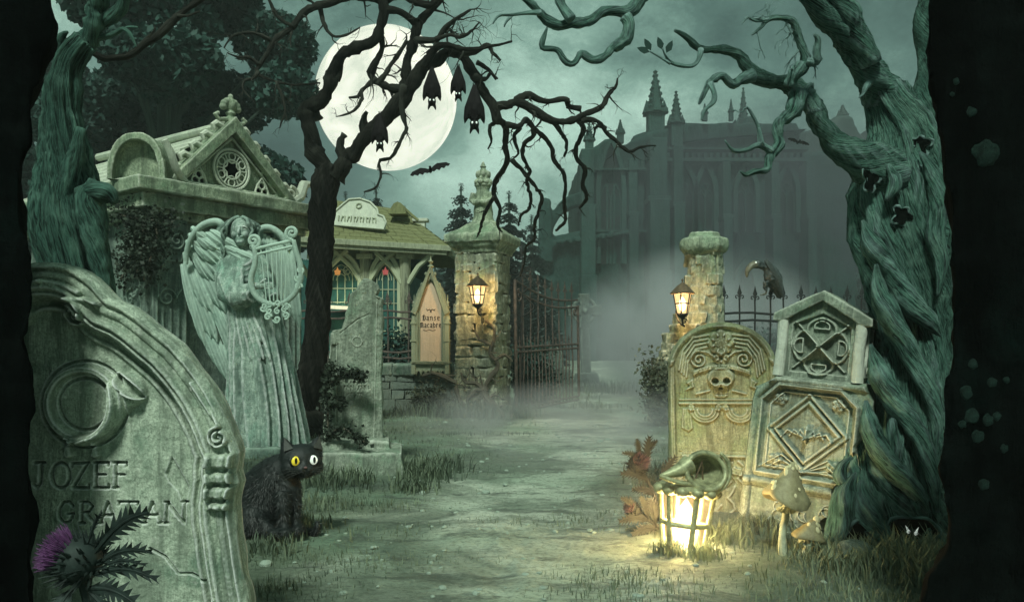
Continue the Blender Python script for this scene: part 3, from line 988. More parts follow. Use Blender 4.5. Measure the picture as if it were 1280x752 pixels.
def carve_word(cv, word, xs, z0, h, w, depth):
    for ch, (a, b) in zip(word, xs):
        for st in LET[ch]:
            cv.stroke([(a + p[0] * (b - a), z0 + p[1] * h) for p in st], w, -depth)

def near_headstone():
    Y = 1.7; s = Y / 1000; cx = 62
    Z = lambda py: CAMZ - (py - 430) * s
    X = lambda px: (px - cx) * s
    prof = [(327, 1), (328, 16), (331, 30), (337, 44), (346, 57), (356, 68), (366, 76), (374, 84), (382, 103), (395, 122), (410, 140), (430, 164), (450, 182), (470, 197), (490, 210), (510, 221), (530, 230), (545, 235), (556, 240), (566, 244), (576, 243), (590, 240), (604, 243), (618, 239), (632, 237), (650, 238), (700, 245), (752, 254), (800, 262), (960, 282)]
    right = sorted([(Z(p), w * s) for p, w in prof])
    left = [(z, -w * .98) for z, w in right]
    cv = Canvas(X(-235), X(350), -.05, Z(320), .0016)
    base = [(w * s, Z(p)) for p, w in prof]
    outline = [(-x, z) for x, z in reversed(base)] + base
    D = cv.dist(outline, .16)
    def band(a, b, h, rnd_=True):
        t = np.clip(1 - np.abs(D - (a + b) / 2) / ((b - a) / 2), 0, 1)
        cv.H[:] = cv.H + h * (np.sqrt(1 - (1 - t) ** 2) if rnd_ else np.clip(t * 4, 0, 1))
    cv.H -= .020 * np.clip((D - .075) / .008, 0, 1)      # recessed panel
    band(.004, .016, .006); band(.020, .036, .004); band(.048, .062, .009); band(.064, .072, .004)
    # crown scrolls
    for sx in (-1, 1):
        cx0 = 34 * s * sx
        cv.stroke(spiral(cx0, Z(392), 17 * s, 1.9, PI / 2 if sx > 0 else PI / 2, -sx, 50), .010, .010)
        cv.stroke([(sx * 70 * s, Z(380)), (sx * 58 * s, Z(376)), (sx * 44 * s, Z(374)), (cx0, Z(375))], .011, .009)
        cv.stroke([(0, Z(352)), (sx * 25 * s, Z(356)), (sx * 45 * s, Z(366))], .012, .008)
        # side scrolls and stacked blocks
        ex = 222 * s * sx
        cv.stroke(spiral(ex, Z(546), 14 * s, 1.9, PI / 2, sx, 40), .008, .011)
        cv.stroke([(ex, Z(532)), (sx * 205 * s, Z(505)), (sx * 188 * s, Z(478))], .010, .009)
        for (za, zb, wd) in ((566, 584, 18), (589, 603, 16), (607, 622, 17), (627, 636, 14)):
            cv.fill([(ex - wd * s, Z(zb)), (ex + wd * s, Z(zb)), (ex + wd * s, Z(za)), (ex - wd * s, Z(za))], .012, .008, True)
    # inner arch moulding
    inner = [(x - .122 * (1 if x > 0 else 1) if False else x, z) for x, z in base]
    D2 = np.abs(D - .098)
    cv.H += .006 * np.sqrt(1 - (1 - np.clip(1 - D2 / .006, 0, 1)) ** 2)
    # coiled horn in relief
    hc = (X(103), Z(506))
    cv.stroke(circ(hc[0], hc[1], 44 * s, 40), .017, .013, closed=True)
    cv.stroke(circ(hc[0], hc[1], 44 * s, 40), .006, -.002, closed=True)
    cv.blobs([(X(a), Z(b), r * s) for a, b, r in crom([(98, 553, 8), (116, 551, 8), (130, 541, 9), (141, 524, 11), (149, 507, 15), (155, 496, 19), (160, 488, 23)], 7)], .017)
    th = math.radians(-40)
    em = [(X(163) + (24 * math.cos(a) * math.cos(th) - 9 * math.sin(a) * math.sin(th)) * s, Z(483) + (24 * math.cos(a) * math.sin(th) + 9 * math.sin(a) * math.cos(th)) * s) for a in np.linspace(0, 2 * PI, 30, endpoint=False)]
    cv.fill(em, -.012, .006); cv.stroke(em, .006, .006, closed=True)
    for rr in (55, 33): cv.stroke(circ(hc[0], hc[1], rr * s, 40), .007, -.006, closed=True)
    cv.stroke([(X(86), Z(549)), (X(100), Z(556)), (X(116), Z(549))], .005, .005)
    for px in (84, 119):
        cv.stroke([(X(px), Z(548)), (X(px), Z(557))], .005, .005)
        cv.fill([(X(px - 3), Z(556)), (X(px + 3), Z(556)), (X(px + 6), Z(572)), (X(px), Z(575)), (X(px - 6), Z(572))], .009, .005, True)
    carve_word(cv, 'JOZEF', [(X(35), X(53)), (X(60), X(83)), (X(86), X(108)), (X(112), X(134)), (X(137), X(156))], Z(613), 32 * s, .0062, .008)
    carve_word(cv, 'GRATAN', [(X(68), X(88)), (X(94), X(116)), (X(122), X(142)), (X(145), X(170)), (X(178), X(200)), (X(205), X(232))], Z(658), 27 * s, .0055, .0075)
    # cracks and flaked patches
    cv.stroke([(X(185), Z(690)), (X(205), Z(700)), (X(222), Z(722)), (X(240), Z(722)), (X(262), Z(734)), (X(275), Z(752)), (X(282), Z(790))], .004, -.007)
    cv.stroke([(X(110), Z(690)), (X(150), Z(712)), (X(185), Z(728))], .003, -.004)
    cv.fill([(X(214), Z(572)), (X(224), Z(590)), (X(236), Z(612)), (X(230), Z(640)), (X(222), Z(618)), (X(210), Z(606)), (X(205), Z(595))], -.004, .003)
    zs = np.concatenate([np.linspace(-.05, .33, 14)[:-1], np.linspace(.33, Z(390), 430), Z(390) + (Z(327) - Z(390)) * np.sin(np.linspace(0.02, PI / 2, 60))])
    cv.H *= 1.8
    mb = MB()
    relief(mb, cv, left, right, zs, 420, .07, er=.012, amp=.0022, nscale=16, ns=6)
    x = (cx - 8 - 640) * s
    solo('headstone', mb, M['tomb_near'], 'huge arched grey headstone in the left foreground carved with a coiled horn and JOZEF GRATAN', 'gravestone', loc=(x, Y, 0), rot=(0, 0, 0), smooth=180)
near_headstone()

# ------------------------------------------------------------------ skull and garland stone
def garland(cv, cx, z, w, s):
    for sx in (-1, 1):
        c = cx + sx * w * .25
        for q in range(3):
            r = w * (.20 - q * .045)
            cv.stroke([(c + r * math.cos(a), z + r * .9 * math.sin(a)) for a in np.linspace(PI, 2 * PI, 16)], .016, .012)
        cv.fill(circ(c - w * .2, z + .012, .02, 10), .014, .012, True)
        cv.fill(circ(c + w * .2, z + .012, .02, 10), .014, .012, True)
        ex = cx + sx * w * .52
        cv.fill([(ex - .022, z + .01), (ex + .022, z + .01), (ex + .034, z - .10), (ex + .01, z - .12), (ex - .03, z - .10)], .010, .008, True)
        for q in (-1, 0, 1):
            cv.stroke([(ex + q * .012, z), (ex + q * .018, z - .09)], .004, -.005)
    cv.stroke([(cx - w * .62, z + .035), (cx + w * .62, z + .035)], .016, .012)
    cv.stroke([(cx - w * .62, z + .055), (cx + w * .62, z + .055)], .008, .008)

def skull_stone():
    Y = 4.3; s = Y / 1000; cx = 905
    Z = lambda py: CAMZ - (py - 430) * s
    X = lambda px: (px - cx) * s
    prof = [(402, 3), (403, 14), (407, 28), (413, 40), (421, 50), (431, 58), (441, 63), (447, 65), (449, 66), (520, 67), (660, 66), (700, 66)]
    right = sorted([(Z(p), w * s) for p, w in prof]); left = [(z, -w) for z, w in right]
    cv = Canvas(X(830), X(980), -.2, Z(398), .003)
    # side pilaster strips
    for sx in (-1, 1):
        cv.fill([(sx * 56 * s, -.2), (sx * 68 * s, -.2), (sx * 68 * s, Z(449)), (sx * 56 * s, Z(447))], .018, .012)
    arc = [(w * s, Z(p)) for p, w in prof[:9]]
    o = [(-x, z) for x, z in reversed(arc)] + arc
    D = cv.dist(o, .09)
    cv.H += .016 * np.clip(1 - np.abs(D - .022) / .018, 0, 1) ** .5
    # acanthus sweeps from the crown to the sides
    for sx in (-1, 1):
        for q in range(4):
            cv.stroke([(sx * (14 + q * 1) * s, Z(418 + q * 5)), (sx * (34 - q) * s, Z(421 + q * 5)), (sx * (47 - q * 2) * s, Z(437 + q * 5)), (sx * (52 - q * 3) * s, Z(462 + q * 3))], .012, .010)
        cv.stroke(spiral(sx * 27 * s, Z(449), 11 * s, 1.8, PI / 2, -sx, 40), .011, .016)
        cv.stroke([(sx * 27 * s, Z(438)), (sx * 16 * s, Z(440)), (sx * 8 * s, Z(446))], .012, .013)
    # rosette
    for k in range(8):
        a = k * PI / 4
        cv.fill(circ(X(905) + 11 * s * math.cos(a), Z(428) + 11 * s * math.sin(a), 6 * s, 10), .018, .014, True)
    cv.fill(circ(X(905), Z(428), 7 * s, 12), .024, .018, True)
    for k in range(6):
        a = k * PI / 3
        cv.fill(circ(X(905) + 6 * s * math.cos(a), Z(447) + 5 * s * math.sin(a), 4.5 * s, 10), .012, .01, True)
    # ribbon
    rb = [(X(870 + 70 * t), Z(470 - 34 * t * (1 - t) * 1.0)) for t in np.linspace(0, 1, 14)]
    top = [(x, z + 7 * s) for x, z in rb]
    cv.fill(rb + list(reversed(top)), .016, .006)
    for i in range(11):
        t = .1 + i * .08; j = int(t * 13)
        x, z = rb[j][0] + (t * 13 - j) * (rb[min(j + 1, 13)][0] - rb[j][0]), rb[j][1]
        cv.stroke([(x, z + 1.6 * s), (x + .006 * (-1) ** i, z + 5.4 * s)], .005, -.006)
    for sx in (-1, 1):
        cv.fill([(sx * 35 * s, Z(472)), (sx * 44 * s, Z(478)), (sx * 40 * s, Z(482)), (sx * 47 * s, Z(489)), (sx * 33 * s, Z(484))], .012, .005)
    # skull
    sk = (X(904), Z(472))
    cv.fill([(sk[0] + 17 * s * math.cos(a), sk[1] + 13 * s * math.sin(a)) for a in np.linspace(0, 2 * PI, 30)], .026, .014, True)
    cv.fill([(X(894), Z(478)), (X(914), Z(478)), (X(912), Z(495)), (X(908), Z(497)), (X(900), Z(497)), (X(896), Z(495))], .014, .008, True)
    for px in (897, 911): cv.fill(circ(X(px), Z(476), 4.6 * s, 14), -.030, .005)
    cv.fill([(X(903.5), Z(480)), (X(904.5), Z(480)), (X(907), Z(486)), (X(901), Z(486))], -.024, .003)
    for i in range(6): cv.stroke([(X(898 + i * 2.4), Z(490)), (X(898 + i * 2.4), Z(495))], .003, -.010)
    cv.stroke([(X(896), Z(492.5)), (X(912), Z(492.5))], .003, -.008)
    for sx in (-1, 1): cv.stroke([(sk[0] + sx * 14 * s, Z(488)), (sk[0] + sx * 30 * s, Z(492))], .012, .010)
    garland(cv, 0, Z(512), .36, s)
    garland(cv, 0, Z(578), .34, s)
    cv.stroke([(X(852), Z(565)), (X(962), Z(565))], .010, -.006)
    for k in range(26):   # eroded lower face with root-like ridges
        x0 = rnd.uniform(-.2, .2); z0 = rnd.uniform(.02, .30)
        cv.stroke([(x0 + .02 * math.sin(q * 1.9 + k), z0 - q * .03) for q in range(6)], .018, rnd.choice([.010, -.010]))
    zs = np.concatenate([np.linspace(-.1, Z(449), 300), Z(449) + (Z(402) - Z(449)) * np.sin(np.linspace(.02, PI / 2, 60))])
    cv.H *= 1.4
    mb = MB(); relief(mb, cv, left, right, zs, 170, .20, er=.02, amp=.005, nscale=8)
    solo('headstone', mb, M['tomb_yellow'], 'round-topped yellowish headstone with carved skull, ribbon and garlands behind the glowing ground lantern', 'gravestone', loc=((cx - 640) * s, Y, 0), rot=(R(-1), R(-1), R(-14)), smooth=180)
skull_stone()

# ------------------------------------------------------------------ knotwork gabled stone
def knot_stone():
    Y = 3.72; s = Y / 1000
    t = thing('celtic_headstone', 'leaning two-tier headstone with gabled knotwork top and diamond panel, beside the twisted tree', 'gravestone', ((993 - 640) * s, Y, -.05), (R(-2), R(5), R(-32)))
    t.scale = (1.04, .95, .925)
    # lower block, local: x right, z up ; width .50
    H = .86; w = .265
    right = [(0, w * 1.05), (.1, w), (.42, w), (.46, w * .86), (.55, w * .80), (.62, w * .93), (.70, w * .98), (.78, w), (H - .04, w * .93), (H, w * .86)]
    left = [(0, -w * 1.12), (.1, -w), (.72, -w * .95), (.79, -w * .90), (H - .035, -w * .70), (H, -w * .55)]
    cv = Canvas(-.32, .32, -.02, H + .02, .0022)
    cv.H -= .0
    P = [(-.20, .36), (.20, .36), (.20, .74), (.13, .81), (-.13, .81), (-.20, .73)]
    I = cv.inside(P); Dp = cv.dist(P, .05, True)
    cv.H -= np.where(I, .020 * np.clip(Dp / .008, 0, 1), 0)
    cv.stroke(P, .030, .016, closed=True)
    P2 = [(x * .84, .585 + (z - .585) * .86) for x, z in P]; cv.stroke(P2, .010, .010, closed=True)
    for k in (1.0, .80):
        cv.stroke([(0, .585 + .19 * k), (.17 * k, .585), (0, .585 - .19 * k), (-.17 * k, .585)], .018, .017, closed=True)
    for sx in (-1, 1):
        for sz in (-1, 1):
            c = (sx * .125, .585 + sz * .155)
            for k in range(5):
                a = k * 2 * PI / 5
                cv.fill(circ(c[0] + .02 * math.cos(a), c[1] + .02 * math.sin(a), .014, 9), .013, .010, True)
            cv.fill(circ(c[0], c[1], .012, 9), .018, .01, True)
    for k in range(-3, 4):   # moth-like fan in the diamond
        cv.stroke([(0, .555), (k * .028, .60 - abs(k) * .004), (k * .036, .585 - abs(k) * .012)], .010, .010)
    cv.fill([(0, .625), (.012, .6), (.008, .54), (0, .525), (-.008, .54), (-.012, .6)], .016, .008, True)
    for q in (0, 1, 2):   # chevrons under the diamond
        cv.stroke([(-.19 + q * .03, .385), (-.10, .46 - q * .028), (0, .385 + (0 if q else -.0)), (.10, .46 - q * .028), (.19 - q * .03, .385)], .008, .010)
    cv.stroke([(-.27, .31), (.22, .31)], .040, .022); cv.stroke([(-.27, .28), (.2, .28)], .008, -.006)
    cv.stroke([(-.235, 0), (-.235, .74), (-.17, .83)], .040, .020)
    cv.stroke([(-.19, .84), (.24, .835)], .036, .018)
    for k in range(18):
        x0 = rnd.uniform(-.17, .2); z0 = rnd.uniform(.08, .26)
        cv.stroke([(x0 + .03 * math.cos(a + k), z0 + .03 * math.sin(a + k)) for a in np.linspace(0, 3.6, 10)], .007, .008)
    # big flaked bite on the lower right
    cv.fill([(.30, .0), (.05, .02), (.09, .16), (.15, .22), (.13, .33), (.19, .42), (.18, .50), (.25, .58), (.3, .6)], -.055, .03)
    zs = np.linspace(0, H, 330)
    cv.H *= 1.3
    mb = MB(); relief(mb, cv, left, right, zs, 230, .26, er=.014, amp=.0035, nscale=11, seed=3, ns=8)
    part('lower_block', mb, M['tomb'], t, smooth=180)
    # upper house-shaped block
    h2 = .36; w2 = .185
    cv = Canvas(-.24, .24, -.02, h2 + .1, .0022)
    P = [(-.125, .03), (.125, .03), (.125, .27), (0, .335), (-.125, .27)]
    I = cv.inside(P); Dp = cv.dist(P, .05, True)
    cv.H -= np.where(I, .022 * np.clip(Dp / .007, 0, 1), 0)
    c0 = (0, .165)
    for k in range(4):
        a = k * PI / 2 + PI / 2
        ca, sa = math.cos(a), math.sin(a)
        loop = [(0, 0), (.05, .05), (.085, .045), (.105, 0), (.085, -.045), (.05, -.05), (0, 0)]
        cv.stroke([(c0[0] + (x * ca - y * sa) * 1.12, c0[1] + (x * sa + y * ca) * 1.36) for x, y in crom(loop, 5)], .017, .020)
        cv.stroke([(c0[0] + (x * ca - y * sa) * .62 + .045 * ca, c0[1] + (x * sa + y * ca) * .7 + .055 * sa) for x, y in crom(loop[1:-1], 4)], .010, .018, closed=True)
    cv.stroke([(-.11, .05), (.11, .28)], .012, .016); cv.stroke([(.11, .05), (-.11, .28)], .012, .016)
    cv.fill(circ(0, .30, .016, 12), .014, .01, True)
    right = [(0, w2), (h2 - .06, w2 * .98), (h2 - .055, w2 * 1.0), (h2 + .045, .004)]
    left = [(z, -x) for z, x in right]
    zs = np.linspace(0, h2 + .045, 190)
    mb = MB(); mb.M = Matrix.Translation((.02, .02, H - .004))
    relief(mb, cv, left, right, zs, 170, .24, er=.010, amp=.003, nscale=11, seed=6)
    # knot panel on the right side face
    up = part('upper_block', mb, M['tomb'], t, smooth=180)
    mb = MB(); mb.M = Matrix.Translation((.02 + w2, .14, H)) @ Matrix.Rotation(R(90), 4, 'Z')
    for q in range(3):
        z = .08 + q * .075
        mb.tube([(-.05, 0, z - .035), (.05, 0, z + .035)], .007, 6); mb.tube([(.05, 0, z - .035), (-.05, 0, z + .035)], .007, 6)
    mb.tube([(-.065, 0, .03), (.065, 0, .03), (.065, 0, .28), (-.065, 0, .28)], .009, 6, closed=True)
    part('knot_panel', mb, M['tomb'], up)
    # stone roof: two thick slabs
    mb = MB(); mb.M = Matrix.Translation((.02, .02, H))
    ov = w2 + .025
    pr = [(-ov, h2 - .085), (-ov, h2 - .045), (0, h2 + .085), (ov, h2 - .045), (ov, h2 - .085), (w2 * .92, h2 - .085), (0, h2 + .032), (-w2 * .92, h2 - .085)]
    mb.prism(pr, -.035, .27)
    part('roof', mb, M['tomb'], t, vox=.006, vsm=3, rough=(.003, 14))
    for sx in (-1, 1):
        mb = MB(); mb.M = Matrix.Translation((.02, .02, H))
        mb.tube([(sx * (w2 - .018), -.008, 0), (sx * (w2 - .022), -.010, .15), (sx * (w2 - .018), -.008, h2 - .07)], [.026, .024, .026], 10)
        part('corner_column', mb, M['tomb'], t, rough=(.002, 14))
knot_stone()

# ------------------------------------------------------------------ broken slab on its plinth
def broken_slab():
    Y = 5.75; s = Y / 1000; cx = 440
    Z = lambda py: CAMZ - (py - 430) * s
    t = thing('headstone', 'tall broken-topped greenish slab on a slanting plinth, ivy on its left edge', 'gravestone', ((cx - 640) * s, Y, 0), (0, R(1), R(8)))
    L = [(560, 410), (540, 404), (480, 405), (470, 407), (440, 410), (417, 411), (413, 414), (411, 425), (398, 428), (392, 428), (385, 431), (368, 434), (364, 437), (361, 441), (352, 446), (347, 450)]
    Rr = [(560, 479), (540, 477), (500, 476), (470, 474), (440, 475), (390, 475), (372, 474), (368, 466), (360, 470), (354, 468), (350, 462), (347, 455)]
    left = sorted([(Z(p), (x - cx) * s) for p, x in L]); right = sorted([(Z(p), (x - cx) * s) for p, x in Rr])
    cv = Canvas(-.25, .25, -.02, 1.45, .004)
    cv.stroke([(-.11, .1), (-.115, .9)], .012, -.008)
    cv.stroke([(.15, .1), (.155, 1.2)], .010, .008)
    for z, n in ((.57, 8), (.62, 7), (.52, 6)):
        for i in range(n):
            x = -.07 + i * .025; 
            cv.stroke([(x, z), (x + rnd.uniform(-.01, .01), z + .03)], .006, -.009)
            cv.stroke([(x, z + rnd.choice([0, .015, .03])), (x + .014, z + rnd.choice([0, .015, .03]))], .006, -.009)
    cv.stroke([(-.1, .98), (.02, 1.08), (.1, 1.12)], .007, -.010)
    for k in range(8):
        cv.stroke([(.0 + .035 * math.cos(a) + .02, .92 + .035 * math.sin(a)) for a in np.linspace(k * .8, k * .8 + .6, 4)], .009, .008)
    cv.stroke(spiral(.17, Z(368), .03, 1.5), .012, .012)
    cv.fill([(-.21, -.02), (-.13, -.02), (-.12, .9), (-.2, .9)], -.02, .02)
    zs = np.linspace(Z(556), Z(347), 260)
    mb = MB(); relief(mb, cv, left, right, zs, 120, .15, er=.02, amp=.007, nscale=7, seed=8)
    part('slab', mb, M['tomb'], t, smooth=180)
    mb = MB()
    mb.box((.02, .0, .19), (.50, .36, .07), taper=.97)
    mb.box((.06, -.10, .06), (.64, .62, .22), taper=.90)
    part('plinth', mb, M['tomb'], t, vox=.012, vsm=2, rough=(.012, 6))
broken_slab()

# ------------------------------------------------------------------ celtic cross in the mist
def cross(px, Y, base_py, top_py, label, seed):
    k = Y / 1000
    x = (px - 640) * k
    H = CAMZ - (top_py - 430) * k
    t = thing('celtic_cross', label, 'cross', (x, Y, 0), (0, R(-1.5), R(6)))
    mb = MB(); s = H / 2.1
    mb.prism([(-.11 * s, .3 * s), (.11 * s, .3 * s), (.085 * s, 1.75 * s), (-.085 * s, 1.75 * s)], -.07 * s, .07 * s)
    cz = 1.72 * s
    for k2 in range(4):
        q = Matrix.Translation((0, 0, cz)) @ Matrix.Rotation(k2 * PI / 2, 4, 'Y')
        mb.M = q
        mb.prism([(-.07 * s, 0), (.07 * s, 0), (.12 * s, .36 * s), (-.12 * s, .36 * s)], -.075 * s, .075 * s)
    mb.M = Matrix()
    mb.ring([(a, b) for a, b in circ(0, cz, .29 * s, 32)], [(a, b) for a, b in circ(0, cz, .22 * s, 32)], -.05 * s, .05 * s)
    mb.ball((0, -.08 * s, cz), .06 * s)
    part('cross', mb, M['masonry_dark'], t, vox=.016, vsm=2, rough=(.012, 6))
    mb = MB()
    mb.box((0, 0, .18 * s), (.62 * s, .5 * s, .42 * s), taper=.7)
    mb.box((0, 0, .05 * s), (.9 * s, .7 * s, .2 * s), taper=.9)
    part('base', mb, M['masonry_dark'], t, vox=.02, vsm=2, rough=(.02, 5))
cross(733, 15.5, 480, 366, 'ringed stone cross standing in the mist just right of the open gate leaf', 1)

def small_stone(px, Y, w, h, label, kind, seed, tilt=0, rz=0):
    x = (px - 640) * Y / 1000
    mb = MB()
    if kind == 'point':
        mb.prism([(-w, 0), (w, 0), (w * .9, h * .6), (w * .1, h), (-w * .8, h * .7)], -.06, .06)
    else:
        P = arch(w, h * .65, h, 8); mb.prism(P, -.06, .06)
    solo('grave_marker', mb, M['masonry_dark'], label, 'gravestone', loc=(x, Y, -.02), rot=(0, tilt, rz), group='small grave markers beyond the gate', vox=.015, vsm=1, rough=(.015, 6), seed=seed)
small_stone(655, 12.5, .16, .56, 'small leaning pointed marker behind the hinge side of the gate', 'point', 1, R(8))
small_stone(672, 13.2, .14, .42, 'small jagged marker behind the middle bars of the gate', 'point', 2, R(-6))
small_stone(700, 14.5, .22, .5, 'round-topped marker seen through the outer bars of the gate', 'arch', 3, R(4))
small_stone(690, 19, .3, .9, 'plain round-topped marker farther back behind the gate', 'arch', 4, R(-3))
# ------------------------------------------------------------------ masonry gate pillars
def course_square(mb, w, z0, z1, ch, seed, jit=.012, missing=None):
    r = random.Random(seed); z = z0; row = 0
    while z < z1 - .02:
        h = min(ch * r.uniform(.6, 1.5), z1 - z)
        for side in range(4):
            q = Matrix.Rotation(side * PI / 2, 3, 'Z')
            x = -w / 2 + (r.uniform(0, .1) if row % 2 else 0)
            if row % 2: x = -w / 2
            while x < w / 2 - .02:
                L = min(r.uniform(.07, .28), w / 2 - x)
                if w / 2 - x - L < .06: L = w / 2 - x
                d = .16 + r.uniform(-.022, .020)
                c = q @ Vector((x + L / 2, -w / 2 + .07, 0))
                mb.box((c.x, c.y, z + h / 2), (L - .018, d, h - .018), rot=q, jit=jit)
                x += L
        z += h; row += 1

def pillar_lantern(label, loc, rz, sc=1.0):
    """six sided wall lantern with cap, finial, glazed panes, and a curled bracket below"""
    t = thing('wall_lantern', label, 'lantern', loc, (0, 0, rz), sc, group='lit lanterns on the gate pillars')
    N = 6
    mb = MB()
    mb.lathe([(.002, .33), (.012, .315), (.006, .30), (.016, .285), (.05, .262), (.085, .225), (.108, .20), (.116, .195), (.112, .185), (.04, .186)], (0, 0, 0), 24)
    part('cap', mb, M['brass'], t)
    mb = MB()
    zt, zb, rt, rb = .188, .0, .088, .052
    for i in range(N):
        a = 2 * PI * i / N
        mb.tube([(rt * math.cos(a), rt * math.sin(a), zt), (rb * math.cos(a), rb * math.sin(a), zb)], .0065, 6)
    for z, r in ((zt, rt), (.095, (rt + rb) / 2), (zb, rb)):
        mb.tube([(r * math.cos(2 * PI * i / N), r * math.sin(2 * PI * i / N), z) for i in range(N)], .006, 6, closed=True)
    part('frame', mb, M['iron'], t)
    for i in range(N):
        a, b = 2 * PI * i / N, 2 * PI * (i + 1) / N
        mb = MB(); q = .97
        mb.add([(q * r * math.cos(c), q * r * math.sin(c), z) for (r, c, z) in ((rb, a, zb), (rb, b, zb), (rt, b, zt), (rt, a, zt))], [(0, 1, 2, 3)])
        part('pane', mb, M['wallglow'], t, smooth=0)
    mb = MB(); mb.lathe([(.004, .02), (.026, .04), (.034, .08), (.022, .13), (.002, .16)], n=12)
    part('flame', mb, M['flame'], t)
    mb = MB()
    mb.lathe([(.05, 0), (.056, -.008), (.035, -.03), (.014, -.045), (.008, -.07)], n=16)
    mb.tube(crom([(0, 0, -.06), (.01, .01, -.10), (.035, .04, -.115), (.02, .10, -.09), (0, .15, -.03), (0, .17, .04)], 5), .009, 8)
    mb.tube([(p[0] + .02, 0, p[1] - .07) for p in spiral(0, 0, .028, 1.4)], .006, 6)
    part('bracket', mb, M['iron'], t)
    L = bpy.data.lights.new('lantern_light', 'POINT'); L.energy = 75.0; L.color = (1, .60, .22); L.shadow_soft_size = .05
    lo = bpy.data.objects.new('lantern_light', L); lo.parent = t; lo.location = (0, 0, .09); ALL.append(lo)
    return t

def left_pillar():
    Y = 10.2
    x = (604 - 640) * Y / 1000
    t = thing('gate_pillar', 'square left gate pillar of rubble stone with a moulded cap, vines climbing its foot', 'pillar', (x, Y, 0), (0, 0, R(-19)))
    mb = MB()
    mb.box((0, 0, 1.0), (.42, .42, 2.1))
    part('core', mb, M['masonry'], t, vox=.03, rough=(.015, 8))
    mb = MB(); course_square(mb, .54, -.05, 2.06, .10, 5)
    for k in range(7):   # broad footing stones
        a = rnd.uniform(0, 2 * PI)
        mb.box((math.cos(a) * .24, math.sin(a) * .24, .08 + rnd.random() * .08), (.26, .2, .22), rot=Matrix.Rotation(a, 3, 'Z'), jit=.03)
    part('masonry', mb, M['masonry'], t, vox=.011, vsm=2, rough=(.010, 11))
    mb = MB()
    mb.lathe([(.41, 2.04), (.42, 2.08), (.47, 2.11), (.50, 2.15), (.535, 2.17), (.55, 2.24), (.535, 2.27), (.50, 2.28), (.46, 2.30), (.34, 2.36), (.24, 2.42)], n=4, axis=Matrix.Rotation(0, 3, 'Z'))
    part('cap', mb, M['maus'], t, vox=.014, vsm=3, rough=(.012, 7))
    # finial statue
    f = thing('stone_finial', 'weathered stone figure with a crowned head on top of the left gate pillar', 'statue', (x, Y, 2.40), (0, 0, R(-19)))
    mb = MB()
    mb.lathe([(.21, 0), (.20, .04), (.15, .06), (.13, .12), (.115, .3), (.095, .42), (.085, .46), (.10, .50), (.12, .52), (.11, .56), (.09, .60)], n=20, sq=(1, .8))
    for s in (-1, 1):
        mb.tube([(s * .12, -.02, .42), (s * .14, -.05, .33), (s * .08, -.11, .29), (0, -.12, .30)], [.045, .04, .035, .03], 8)
    part('body', mb, M['maus'], f, vox=.009, vsm=2, rough=(.008, 12))
    mb = MB()
    mb.ball((0, 0, .60), (.085, .085, .10))
    mb.ball((0, -.08, .60), (.02, .03, .03))
    for k in range(8):
        a = k * PI / 4
        mb.ball((.09 * math.cos(a), .09 * math.sin(a), .56), .034); mb.ball((.075 * math.cos(a + .4), .075 * math.sin(a + .4), .66), (.026, .026, .045))
    mb.lathe([(.05, .66), (.06, .70), (.03, .74), (.045, .76), (.004, .83)], n=8)
    part('head', mb, M['maus'], f, vox=.008, vsm=1, rough=(.005, 15))
    pillar_lantern('warm lit iron lantern on the left gate pillar, beside the pointed shrine', W(597, 380, Y - .62), R(-5), 1.15)
left_pillar()

def right_pillar():
    Y = 9.6; k = Y / 1000
    x = (880 - 640) * k
    t = thing('gate_pillar', 'crumbling round right gate pillar with a mossy drum cap, broken open on its left', 'pillar', (x, Y, 0))
    mb = MB(); r = random.Random(9)
    z = -.05; row = 0
    while z < 2.0:
        h = r.uniform(.08, .14)
        f = z / 2.0
        R0 = .215 + (.10 * max(0, 1 - f * 1.5)) 
        n = 11
        for i in range(n):
            a = 2 * PI * (i + .5 * (row % 2) + r.uniform(-.1, .1)) / n
            leftness = max(0, -math.cos(a))
            rr = R0 + leftness * max(0, .34 * math.sin(min(1, max(0, (1.45 - z) / 1.2)) * PI / 2)) + r.uniform(-.012, .018)
            if z > 1.5 and leftness > .5 and r.random() < .25: rr -= .03
            q = Matrix.Rotation(a, 3, 'Z')
            mb.box((math.cos(a) * (rr - .08), math.sin(a) * (rr - .08), z + h / 2), (.17, 2 * PI * rr / n - .008, h - .01), rot=q, jit=.010)
        z += h; row += 1
    part('masonry', mb, M['masonry'], t, vox=.011, vsm=2, rough=(.010, 11))
    mb = MB(); mb.tube([(-.1, 0, 0), (-.06, 0, .8), (0, 0, 1.4), (0, 0, 2.0)], [.33, .25, .18, .17], 14)
    part('core', mb, M['masonry'], t, vox=.03, rough=(.02, 6))
    mb = MB()
    mb.lathe([(.20, 1.94), (.215, 1.97), (.26, 2.0), (.28, 2.03), (.29, 2.07), (.285, 2.12), (.275, 2.15), (.25, 2.165), (.20, 2.175), (.185, 2.19), (.18, 2.22), (.16, 2.235)], n=32)
    part('cap', mb, M['maus'], t, vox=.012, vsm=2, rough=(.012, 7))
    pillar_lantern('warm lit iron lantern on the right gate pillar, above the skull headstone', W(853, 392, Y - .62), R(8), 1.2)
right_pillar()

# ------------------------------------------------------------------ wrought iron
def spear(mb, h, s=1.0):
    """fleur-de-lis spearhead, base at h"""
    mb.lathe([(.010 * s, 0), (.020 * s, .01 * s), (.010 * s, .02 * s), (.010 * s, .045 * s), (.030 * s, .075 * s), (.012 * s, .13 * s), (.001, .18 * s)], (0, 0, h), 8, sq=(1, .45))
    for sx in (-1, 1):
        mb.tube([(sx * p[0] * s, 0, h + p[1] * s) for p in ((.004, .025), (.026, .05), (.046, .045), (.050, .022), (.036, .012), (.030, .024))], .0075 * s, 6)

